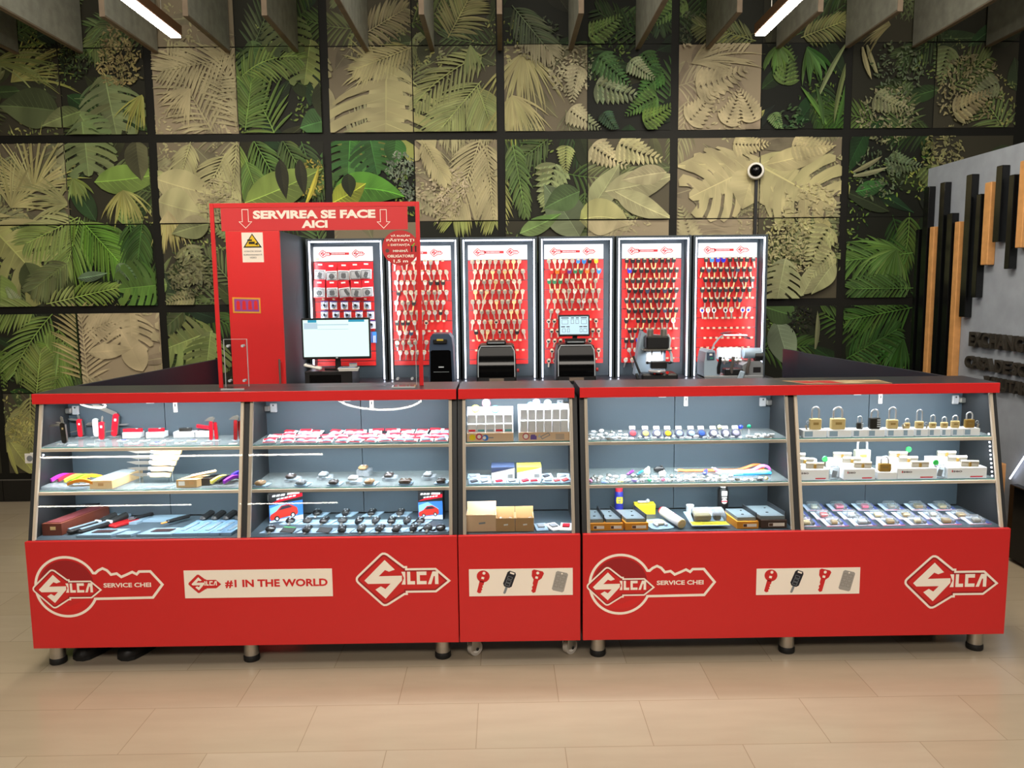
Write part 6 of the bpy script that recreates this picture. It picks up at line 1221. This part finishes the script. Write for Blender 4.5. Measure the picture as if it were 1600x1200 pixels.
for r, (py, a, b, st) in enumerate(((692, 921, 1212, 11.2), (687, 919, 984, 11), (687, 1172, 1214, 11), (681, 924, 980, 11), (681, 1184, 1212, 10), (676, 928, 980, 13))):
    px = a; i = 0
    while px < b:
        ringlet(px + rg.uniform(-2, 2), py, SH1, rg.randrange(20), 'white chrome key ring, %s in %s, upper shelf' % (ORD[i], ('the front row', 'second row before badge reels', 'second row past badge reels', 'third row before badge reels', 'third row past badge reels', 'back row before badge reels')[r]), 'white key rings'); px += st; i += 1
for r, (py, st) in enumerate(((757.5, 11.5), (751, 11.5), (746, 12))):
    px = 922 + 3 * r; i = 0
    while px < (1206, 1200, 1150)[r]:
        cl = None
        if r == 0 and i < 12 and i % 2 == 0: cl = [c3('pastel_pink', (226, 150, 190)), c3('pastel_blue', (150, 176, 230)), c3('pastel_yellow', (240, 230, 140)), c3('pastel_lilac', (170, 150, 220)), c3('pastel_green', (90, 190, 140)), c3('pastel_rose', (220, 120, 150))][(i // 2) % 6]
        if r == 0 and i >= 22: cl = [GOLD, BRASS, None, BLK][i % 4]
        ringlet(px + rg.uniform(-2, 2), py, SH2, rg.randrange(20), 'small charm key ring, %s in the %s row on the lower shelf' % (ORD[i], ('front', 'second', 'third')[r]), 'charm key rings', cl); px += st; i += 1
for i, (px, py, w, h, col, rz, lab) in enumerate(((985, 748, .014, .016, (120, 50, 130), -28, 'violet pen-shaped charm lying across the lower shelf'), (1000, 748, .012, .014, (40, 110, 130), -28, 'teal pen-shaped charm lying across the lower shelf'), (1102, 747, .016, .012, (60, 70, 170), -20, 'blue flat charm lying near the lanyards'))):
    x, y, z = at(px, py - 3, SH2, .03); t = thing('pen_charm', lab, 'key ring', (x, y, z + .012), math.radians(rz), 'pen charms'); m = MB(); m.box((0, 0, .006), (w, .07, .011), c3('pen_%d' % i, col, .35), .004); m.build('body', t); m = MB(); m.cyl((0, .035, .006), (0, .044, .006), .003, CHROME, n=8); m.build('cap', t)
for i, (px, py, w, h, mt, lab) in enumerate(((1011, 741, .028, .034, c3('cream_figure', (236, 228, 206), .4), 'cream figure charm at the back of the lower shelf'), (1035, 741, .034, .020, PWHT, 'white block charm at the back of the lower shelf'), (1030, 737, .05, .03, BLK, 'black figure charm farthest back on the lower shelf'))):
    x, y, z = at(px, py + 2, SH2, .012); t = thing('figure_charm', lab, 'key ring', (x, y, z), 0, 'figure charms'); m = MB(); m.ball((0, 0, h / 2), h / 2, mt, 14, (w / h, .6, 1)); m.ball((w * .2, 0, h * .95), h * .22, mt, 10); m.build('body', t, True)
def lanyard(pts, col, label, w, Y):
    P = [PY(a, b, Y) for a, b, dz in pts]
    for p in P: p.z = max(SH2 + w * .6, p.z)
    c0 = P[0].copy(); t = thing('lanyard', label, 'lanyard', c0, 0, 'lanyards'); m = MB(T(*(-c0))); n = len(P); S = []
    for i in range(n - 1):
        p0, p1, p2, p3 = P[max(0, i - 1)], P[i], P[i + 1], P[min(n - 1, i + 2)]
        for k in range(5):
            u = k / 5; S.append(.5 * ((2 * p1) + (p2 - p0) * u + (2 * p0 - 5 * p1 + 4 * p2 - p3) * u * u + (3 * p1 - p0 - 3 * p2 + p3) * u ** 3))
    S.append(P[-1]); m.tube(S, w, c3('lanyard_' + label.split()[0], col, .4), 8, flat=.55); m.build('strap', t, True)
    m = MB(T(*(-c0))); m.cyl(S[0] + Vector((0, 0, .0)), S[0] + Vector((-.012, 0, .004)), .004, CHROME, n=8); m.build('clip', t)
lanyard([(1058, 741, .024), (1062, 735, .026), (1070, 742, .022), (1080, 740, .022), (1115, 739, .022), (1150, 736, .026), (1166, 731, .03), (1178, 727, .034), (1190, 728, .034), (1192, 733, .03), (1172, 737, .026), (1150, 739, .024)], (232, 104, 40), 'orange lanyard looped behind the coloured ones on the lower shelf', .0065, 3.42)
lanyard([(1116, 733, .03), (1126, 740, .026), (1150, 741, .026), (1172, 738, .028), (1190, 729, .036), (1200, 731, .036), (1203, 738, .030), (1196, 743, .026), (1170, 744, .024)], (224, 120, 214), 'pink lanyard on top of the looped lanyards', .0075, 3.39)
lanyard([(1122, 741, .020), (1150, 744, .020), (1175, 743, .022), (1192, 736, .030), (1198, 738, .028), (1190, 744, .022)], (238, 226, 90), 'yellow lanyard between the pink and the blue ones', .0065, 3.365)
lanyard([(1126, 744, .014), (1150, 749, .014), (1180, 746, .016), (1200, 738, .024), (1204, 743, .018), (1195, 748, .014), (1160, 751, .012)], (60, 170, 230), 'blue lanyard lowest of the looped lanyards', .008, 3.338)
# ---------- floor of the key ring case: locks, cans, packs
ORG = c3('orange_carton', (226, 150, 40), .45); DBR = c3('dark_brown_carton', (64, 44, 34), .45)
def boxed_lock(px, py, w, label, box=ORG, skew=-.40, d=.17, h=.030, lw=.86):
    x, y, z = at(px, py, DECK); s = d * skew; t = thing('lock_carton', label + ' carton under a steel door lock', 'box', (x, y, z), 0, 'lock cartons'); m = MB(); m.prism([(-w / 2, 0), (w / 2, 0), (w / 2 + s, d), (-w / 2 + s, d)], h, box); m.build('carton', t)
    m = MB(); m.box((w * .1, -.0006, h * .45), (w * .62, .001, h * .42), CREAM); m.box((-w * .12, -.0012, h * .45), (w * .16, .001, h * .36), c3('carton_brown_print', (90, 60, 40), .5)); m.build('printed_label', t)
    l = thing('rim_lock', label.replace('under', 'with', 1) if False else 'steel door lock lying on the ' + label + ' carton', 'door lock', (x, y, z + h + .0005), 0, 'door locks'); W_ = w * lw; m = MB(); o = .012
    m.prism([(-W_ / 2 + o * skew, o), (W_ / 2 + o * skew, o), (W_ / 2 + s * .9, d * .9), (-W_ / 2 + s * .9, d * .9)], .014, c3('lock_steel', (150, 164, 172), .35, .6)); m.build('lock_case', l)
    m = MB(); m.prism([(W_ / 2 + s * .9 - .004, d * .92), (W_ / 2 + s * .9, d * .92), (W_ / 2 + o * skew + .003, o), (W_ / 2 + o * skew - .001, o)], .03, c3('dark_faceplate', (60, 62, 66), .35, .6), T(0, 0, .002)); m.build('faceplate', l)
    m = MB(); m.cyl((s * .35, d * .35, .014), (s * .35, d * .35, .0155), .006, BLK, n=10); m.cyl((s * .7 + W_ * .2, d * .7, .014), (s * .7 + W_ * .2, d * .7, .0155), .004, BLK, n=10); m.build('keyhole', l)
boxed_lock(932, 834, .070, 'first orange', ORG, -.04); boxed_lock(960, 835, .072, 'second orange', ORG, -.16); boxed_lock(995, 834, .094, 'third orange', ORG, -.16); boxed_lock(1168, 833, .090, 'orange end', ORG, -.10, .16); boxed_lock(1209, 832, .106, 'dark brown', DBR, -.12, .19, .034, .95)
x, y, z = at(967, 800, DECK, .01); t = thing('spray_can', 'blue spray can with red cap behind the orange cartons', 'spray can', (x, y, z)); m = MB(); m.lathe([(0, 0), (.0185, 0), (.0195, .003), (.0195, .088), (.015, .097), (0, .097)], c3('can_blue', (44, 50, 150), .3), 24); m.build('can', t, True); m = MB(); m.lathe([(0, .095), (.0165, .095), (.0165, .128), (.014, .132), (0, .132)], c3('can_cap_red', (214, 50, 66), .4), 20); m.build('cap', t, True)
m = MB(T(0, -.0200, .058) @ RX(90)); m.flat([(-.013, -.014), (.013, -.014), (.015, .0), (.013, .015), (-.013, .015), (-.015, 0)], c3('can_yellow', (238, 214, 40), .4), z=.0); m.text('WD', .019, .009, c3('can_blue', (44, 50, 150), .3), T(0, .004, 0), .0004, .03); m.text('40', .014, .007, c3('can_blue', (44, 50, 150), .3), T(0, -.007, 0), .0004, .03); m.build('can_label', t, recalc=False)
x, y, z = at(1007, 802, DECK, .01); t = thing('yellow_carton', 'small yellow carton with a chrome fitting on top', 'box', (x, y, z)); m = MB(); m.bx(-.045, .045, -.02, .03, 0, .045, c3('bright_yellow_carton', (236, 206, 40), .45), .001); m.build('carton', t)
t = thing('chrome_fitting', 'small chrome fitting lying on the yellow carton', 'fitting', (x, y, z + .0455)); m = MB(); m.cyl((-.03, 0, .006), (.012, 0, .006), .006, CHROME, n=12); m.ball((.014, 0, .010), .010, CHROME, 12); m.build('body', t, True)
x, y, z = at(1038, 832, DECK); t = thing('bike_lock_pack', 'clear oval packed lock beside the orange cartons', 'pack', (x, y, z), math.radians(12)); m = MB(); m.prism([(-.05, .0), (-.03, -.012), (.03, -.012), (.05, 0), (.05, .11), (.035, .13), (-.035, .13), (-.05, .11)], .004, PCARD, T(0, .012, 0)); m.flat([(-.045, .075), (.045, .075), (.045, .115), (-.045, .115)], c3('pack_yellow_strip', (230, 226, 120), .4), T(0, .012, 0), .0044); m.build('card', t); m = MB(); m.tube([(-.02, .02, .012), (-.022, .06, .014), (-.012, .078, .014), (.012, .078, .014), (.022, .06, .014), (.02, .02, .012)], .005, LGRY, 8); m.box((0, .05, .012), (.035, .02, .014), c3('beige_plastic', (190, 182, 160), .4), .004); m.build('lock', t, True)
x, y, z = at(1066, 831, DECK); t = thing('metal_flask', 'white flask with red cap and golden bottom lying toward the glass', 'flask', (x, y, z + .021)); q = Vector((-.052, .125, .018)); m = MB(); m.cyl((0, 0, 0), q, .0205, c3('flask_white', (216, 212, 214), .3), n=24); m.build('body', t, True); m = MB(); m.cyl((0, 0, 0), q * -.02, .0203, GOLD, .018, n=24); m.cyl(q * -.021, q * -.03, .008, GOLD, .006, n=14); m.build('bottom', t, True); m = MB(); m.cyl(q * 1.0, q * 1.10, .0205, c3('flask_red', (200, 34, 40), .35), .016, n=24); m.build('cap', t, True)
m = MB(T(*(q * .5 + Vector((.0, -.011, .0195)))) @ RZ(24)); m.flat([(-.012, -.004), (.002, -.012), (.016, .006), (.0, -.006)], RPB); m.build('red_mark', t, recalc=False)
for i, (px, py, r, h, lab) in enumerate(((1078, 803, .0165, .036, 'clear tub of fittings standing behind the flask'), (1096, 802, .012, .022, 'small chrome cylinder lying behind the yellow-backed pack'))):
    x, y, z = at(px, py, DECK, .01); t = thing('fitting_tub' if i == 0 else 'chrome_cylinder', lab, 'fitting', (x, y, z)); m = MB(); (m.lathe([(0, 0), (r, 0), (r, h), (0, h)], LGRY, 18) if i == 0 else m.cyl((-.02, 0, r), (.02, 0, r), r, CHROME, n=18)); m.build('body', t, True); m = MB(); (m.lathe([(0, h), (r * 1.05, h), (r * 1.05, h + .005), (0, h + .005)], WHT, 18) if i == 0 else m.cyl((.02, 0, r), (.028, 0, r), r * .6, STEEL, n=14)); m.build('end_cap', t, True)
x, y, z = at(1129, 802, DECK, .01); t = thing('black_bottle', 'black oil bottle with white label behind the yellow-backed pack', 'bottle', (x, y, z)); m = MB(); m.lathe([(0, 0), (.022, 0), (.024, .003), (.024, .105), (.018, .118), (0, .118)], BLK, 22, SC(1) ); m.build('body', t, True); m = MB(); m.lathe([(0, .118), (.013, .118), (.013, .135), (0, .135)], WHT, 18); m.build('cap', t, True); m = MB(T(0, -.0246, .08) @ RX(90)); m.flat([(-.012, .004), (.012, .004), (.012, .026), (-.012, .026)], WHT); m.box((0, -.004, 0), (.022, .006, .0004), WHT); m.flat([(.012 * math.cos(i * PI / 10), -.020 + .011 * math.sin(i * PI / 10)) for i in range(20)], CREAM); m.box((0, -.020, .0004), (.026, .006, .0004), RPB); m.build('label', t, recalc=False)
x, y, z = at(1112, 826, DECK); t = thing('cylinder_lock_pack', 'clear pack with yellow back holding a black and brass lock', 'pack', (x, y, z)); m = MB(RX(10)); m.prism([(-.084, -.002), (.074, -.002), (.05, .13), (-.09, .13)], .003, PCARD, T(0, 0, .012)); m.flat([(-.080, .002), (.074, .002), (.066, .035), (-.084, .035)], c3('pack_yellow', (232, 214, 60), .4), T(0, 0, .012), .0034); m.build('card', t)
m = MB(RX(10)); m.box((-.03, .06, .030), (.075, .05, .028), c3('olive_lock', (150, 130, 70), .35, .4), .006); m.box((.035, .062, .032), (.03, .045, .034), BLK, .006); m.build('lock', t, True); m = MB(RX(10)); m.box((0, .06, .034), (.135, .075, .042), PCL, .008); m.build('bubble', t)

# ================================================================== PADLOCK CASE
def padlock(x, y, z, w, h, sh, label, body=GOLD, dt=.5, grp='padlocks on white boxes', name='padlock', dials=False, lying=False):
    t = thing(name, label, 'padlock', (x, y, z), 0, grp); R = RX(-90) @ T(0, 0, 0) if lying else Matrix.Identity(4)
    if lying: R = T(0, 0, w * .22) @ RX(-90 + 180) @ T(0, 0, 0); R = T(0, 0, w * .24) @ RX(-90)
    d = w * .42
    m = MB(R); m.box((0, 0, h / 2), (w, d, h), body, min(.003, w * .12)); m.build('body', t)
    r = w * .075; a = w * .31
    pts = [(-a, 0, h * .8), (-a, 0, h + sh - a)] + [(-a * math.cos(PI * i / 8), 0, h + sh - a + a * math.sin(PI * i / 8)) for i in range(1, 8)] + [(a, 0, h + sh - a), (a, 0, h * .8)]
    m = MB(R); m.tube(pts, r, CHROME, 8); m.build('shackle', t, True)
    if dials:
        m = MB(R)
        for k in range(4): m.cyl((w * .30, 0, h * (.18 + .2 * k)), (w * .30, 0, h * (.29 + .2 * k)), w * .26, LGRY, n=12)
        m.build('code_dial', t)
    else:
        m = MB(R); m.box((0, -d / 2 - .0003, h * .55), (w * .45, .0006, h * .22), c3('engraved_brass', (176, 146, 86), .4, .5)); m.build('stamp', t)
    return t
PL = [(1274, 676, 18, 17, 18, 'g'), (1309, 675, 22, 17, 17, 'g'), (1343, 675, 10, 10, 10, 'b'), (1366, 673, 17, 17, 13, 'b'), (1394, 674, 17, 14, 19, 'g'), (1417, 675, 9, 9, 6, 'g'), (1436, 674, 13, 11, 18, 'g'), (1457, 674, 11, 9, 11, 'g'), (1475, 674, 11, 9, 8, 'g'), (1492, 673, 13, 11, 8, 'g'), (1514, 673, 15, 13, 11, 'a')]
LB = ['long-shackled brass padlock with keys on its box', 'widest brass padlock with a round shackle', 'tiny black combination padlock', 'large black combination padlock', 'tall pale brass padlock next to the large black one', 'tiniest brass padlock', 'slim long-shackled brass padlock', 'small brass padlock next to the slim one', 'short small brass padlock in mid row end', 'brass padlock second from the corner post', 'dark brass padlock nearest the corner post']
BX = [(1273, 36), (1312, 36), (1344, 23), (1369, 26), (1398, 24), (1419, 17), (1440, 19), (1460, 17), (1478, 14), (1496, 17), (1518, 25)]
for i, ((px, py, w, h, sh, k), (bx_, bw)) in enumerate(zip(PL, BX)):
    x, y, z = at(bx_, 690 - i * .25, SH1); b = thing('padlock_box', 'white box under the ' + LB[i], 'box', (x, y, z), 0, 'white padlock boxes'); bh = .030; m = MB(); m.bx(-bw * KP / 2, bw * KP / 2, 0, .055, 0, bh, PWHT, .001); m.build('carton', b)
    m = MB(); m.bx(-bw * KP * .45, -bw * KP * .1, -.0006, 0, .004, .026, PCARD); m.build('printed_label', b)
    lk = padlock(PY(px, py, y + .02).x, y + .022, z + bh + .0004, w * KP, h * KP, sh * KP, LB[i] + ' on the upper shelf', {'g': GOLD, 'b': KBLK, 'a': BRASS}[k], dials=(k == 'b'))
    if i in (0, 5, 6, 10):
        m = MB(); s = -1 if i in (0, 5) else 1; m.tube([(s * w * KP * .7 + .006 * math.cos(a * PI / 6), -.008, h * KP * .7 + .006 * math.sin(a * PI / 6)) for a in range(12)], .001, CHROME, 5, True); m.box((s * w * KP * .75, -.008, h * KP * .35), (.008, .002, .026), NICK, .0005, RY(s * 14)); m.build('key', lk)
def cyl_box(px, py, w, label, skew=-.5, h=.045, d=.12, n=2, word=True):
    x, y, z = at(px, py, SH2); s = d * skew; t = thing('cylinder_box', label, 'box', (x, y, z), 0, 'lock cylinder boxes'); m = MB(); m.bx(-w / 2, w / 2, 0, .05, 0, h, PWHT, .001); m.build('carton', t)
    m = MB(T(0, -.0006, 0) @ RX(90))
    if word: m.text('iseo', w * .26, .010, c3('grey_print', (110, 100, 104), .5), T(-w * .26, h * .68, 0), 0, .03); m.flat([(-w * .395, h * .58), (-w * .37, h * .58), (-w * .37, h * .76), (-w * .395, h * .76)], RED, z=.0004); m.flat([(w * .08, .004), (w * .38, .004), (w * .42, .009), (w * .08, .009)], RPB)
    m.build('printed_label', t, recalc=False); return x, y, z, h
def euro(x, y, z, L, label):
    t = thing('lock_cylinder', label, 'lock cylinder', (x, y, z), math.radians(-6), 'door lock cylinders'); prof = [(.0085 * math.cos(a * PI / 8), .018 + .0085 * math.sin(a * PI / 8)) for a in range(-2, 11)] + [(-.005, .0), (.005, .0)]
    m = MB(T(-L / 2, 0, 0) @ RZ(90) @ RX(90)); m.prism([(a, b) for a, b in prof], L, NICK); m.build('body', t, True); m = MB(); m.box((0, -.0, .010), (.012, .020, .020), BRASS, .003); m.build('cam', t)
names = ['nearest the divider', 'second from the divider', 'third from the divider', 'nearest the corner post']
for i, (px, w, lift) in enumerate(((1268, .135, .0), (1343, .130, .0), (1433, .165, .0), (1511, .165, .0))):
    x, y, z, h = cyl_box(px, 757 - i, w, 'white lock cylinder box with a printed word, %s on the lower shelf' % names[i]); euro(x + .02, y + .024, z + h + .0004, .07, 'nickel lock cylinder lying on the white box ' + names[i])
    for j in range(2):
        yy = y + .055 + j * .045; hh = h + .010 + .012 * j; dx = -.014 - .022 * j
        b = thing('cylinder_box', 'plain white box behind the printed one %s, %s step up' % (names[i], ORD[j]), 'box', (x + dx, yy, z), 0, 'lock cylinder boxes'); m = MB(); m.bx(-w * .45, w * .45, 0, .040, 0, hh, PWHT, .001); m.build('carton', b)
        euro(x + dx + .01, yy + .02, z + hh + .0004, .075, 'nickel lock cylinder on the plain white box %s, %s step up' % (names[i], ORD[j]))
for i, (px, py, col, up) in enumerate(((1285, 722, (90, 214, 130), .07), (1441, 716, (50, 206, 80), .084), (1458, 728, (60, 200, 90), .055))):
    x, y, z = at(px + (0, -2, -1)[i], 744, SH2, .03); t = thing('cylinder_key', ('pale green-headed key among the cylinder boxes near the divider', 'bright green-headed key standing highest among the cylinder boxes', 'bright green-headed key standing lower among the cylinder boxes')[i], 'key', (x, 3.4 if i == 1 else y - .02, z), 0, 'green headed keys')
    m = MB(); m.bx(-.004, .004, -.001, .001, 0, up, NICK if i == 0 else BLK); m.build('blade', t); m = MB(T(0, 0, up + .008) @ RX(90)); m.lathe([(0, -.003), (.0115, -.003), (.0125, 0), (.0115, .003), (0, .003)], c3('key_green_%d' % i, col, .35), 18); m.build('head', t, True)
for i, (px, py) in enumerate(((1303, 754), (1468, 752))):
    x, y, z = at(px, py, SH2, .012); t = thing('clear_pouch', ('clear pouch of keys between the first two printed boxes', 'clear pouch of keys between the last two printed boxes')[i], 'pouch', (x, y, z)); m = MB(); m.box((0, 0, .028), (.042, .016, .055), PCL, .005); m.build('pouch', t); m = MB(); m.box((-.004, 0, .022), (.02, .004, .03), GRY, .001, RY(12)); m.build('contents', t)
x, y, z = at(1356, 742, SH2, .012); y = y + .0; b = thing('padlock_box', 'white box under the largest silver padlock', 'box', (x, 3.40, z), 0, 'white padlock boxes'); m = MB(); m.bx(-.035, .035, -.025, .03, 0, .040, PWHT, .001); m.build('carton', b)
padlock(x, 3.385, z + .0406, .066, .056, .046, 'largest silver padlock standing on a box above the lock cylinders', c3('pale_silver_brass', (226, 222, 196), .35, .5), grp='large padlocks')
x, y, z = at(1386, 755, SH2); b = thing('padlock_box', 'low white box under the small brass padlock on the lower shelf', 'box', (x, y, z), 0, 'white padlock boxes'); m = MB(); m.bx(-.04, .04, 0, .05, 0, .030, PWHT, .001); m.build('carton', b)
padlock(x - .004, y + .02, z + .0304, .050, .034, .028, 'brass padlock standing on a low box between the cylinder boxes', BRASS, grp='large padlocks')
# cards with padlocks in three rows on the floor of the case
BLUEC = c3('card_blue_edge', (70, 80, 140), .4); CF = c3('card_face', (196, 208, 228), .35); n = 0
rowsP = ((831, (1264, 1310, 1354, 1398, 1441, 1486, 1533), 'front'), (812, (1252, 1294, 1337, 1380, 1423, 1466, 1510), 'middle'), (798, (1277, 1317, 1358, 1400, 1442, 1480), 'back'))
BODY = {('front', 2): LGRY, ('back', 1): c3('padlock_pink', (222, 60, 110), .35), ('back', 2): c3('padlock_pink', (222, 60, 110), .35), ('middle', 1): KRED, ('middle', 2): LGRY, ('back', 0): c3('padlock_cream', (226, 226, 206), .4)}
for py, xs, rn in rowsP:
    for i, px in enumerate(xs):
        x, y, z = at(px, py, DECK, .005); lab = 'padlock card, %s in the %s row on the padlock case floor' % (ORD[i], rn); t = thing('padlock_card', lab, 'padlock pack', (x, y, z), 0, 'carded padlocks'); X = RX(7); wd = .100; dp = .078
        m = MB(X); m.prism([(-wd / 2 + .002, 0), (wd / 2 - .006, 0), (wd / 2 - .006, dp), (-wd / 2 + .002, dp)], .0025, CF); m.bx(-wd / 2 + .002, wd / 2 - .006, 0, .004, .0026, .003, RPB if i % 2 else REDK); m.bx(wd / 2 - .022, wd / 2 - .006, .004, dp, .0026, .003, BLUEC); m.build('card', t)
        body = BODY.get((rn, i), (BRASS, GOLD, BRASS, NICK)[(i + len(rn)) % 4]); w = (.034, .026, .03)[(i * 2 + len(rn)) % 3]
        m = MB(X); m.box((-.008, .028, .011), (w, w * .8, .015), body, .003); m.build('padlock_body', t); a = w * .3
        m = MB(X); m.tube([(-.008 - a, .028 + w * .3, .010), (-.008 - a, .044 + w * .2, .010)] + [(-.008 - a * math.cos(PI * k / 6), .044 + w * .2 + a * math.sin(PI * k / 6), .010) for k in range(1, 6)] + [(-.008 + a, .044 + w * .2, .010), (-.008 + a, .028 + w * .3, .010)], .0026, CHROME, 6); m.build('shackle', t, True)
        m = MB(X); m.box((-.006, .036, .012), (.056, .062, .019), FILM, .005); m.build('bubble', t)

# ---------- settle: keep every article inside its case and on its shelf
bpy.context.view_layer.update()
BAYS = [(-1.922, -1.078), (-1.052, -.216), (-.172, .286), (.336, 1.188), (1.214, 2.050)]
KID = {}
for o in C.objects:
    if o.parent is not None: KID.setdefault(o.parent.name, []).append(o)
def tree(o):
    out = [o]
    for k in KID.get(o.name, []): out += tree(k)
    return out
def settle(o, base=None):
    V = [k.matrix_world @ v.co for k in tree(o) if k.type == 'MESH' for v in k.data.vertices]
    if not V: return
    x0, x1, z0 = min(v.x for v in V), max(v.x for v in V), min(v.z for v in V); d = Vector((0, 0, 0))
    if base is not None:
        if z0 < base: o.location.z += base - z0 + .0003
        return
    cx = o.location.x; a, b = min(BAYS, key=lambda q: max(q[0] - cx, cx - q[1], 0)); a += .002; b -= .002
    if x0 < a: d.x = a - x0
    elif x1 > b: d.x = b - x1
    lv = max([s for s in (DECK, SH2, SH1) if s < z0 + .012] or [DECK])
    if z0 < lv + .0002: d.z = lv + .0003 - z0
    f = max(gy(v.z) + .0125 - v.y for v in V); r = max(v.y for v in V) - 3.5108
    if r > 0: d.y = -r
    elif f > 0: d.y = min(f, max(0, -r))
    if f > 0 and -r < f: d.y = (f - r) / 2 if r > -f and r > 0 else d.y
    o.location += d
for o in list(C.objects):
    if o.name not in BEFORE and o.parent is None: settle(o)
for o in list(C.objects):
    if o.parent is None and o.name.startswith('key_cutting_machine'): settle(o, BZ)
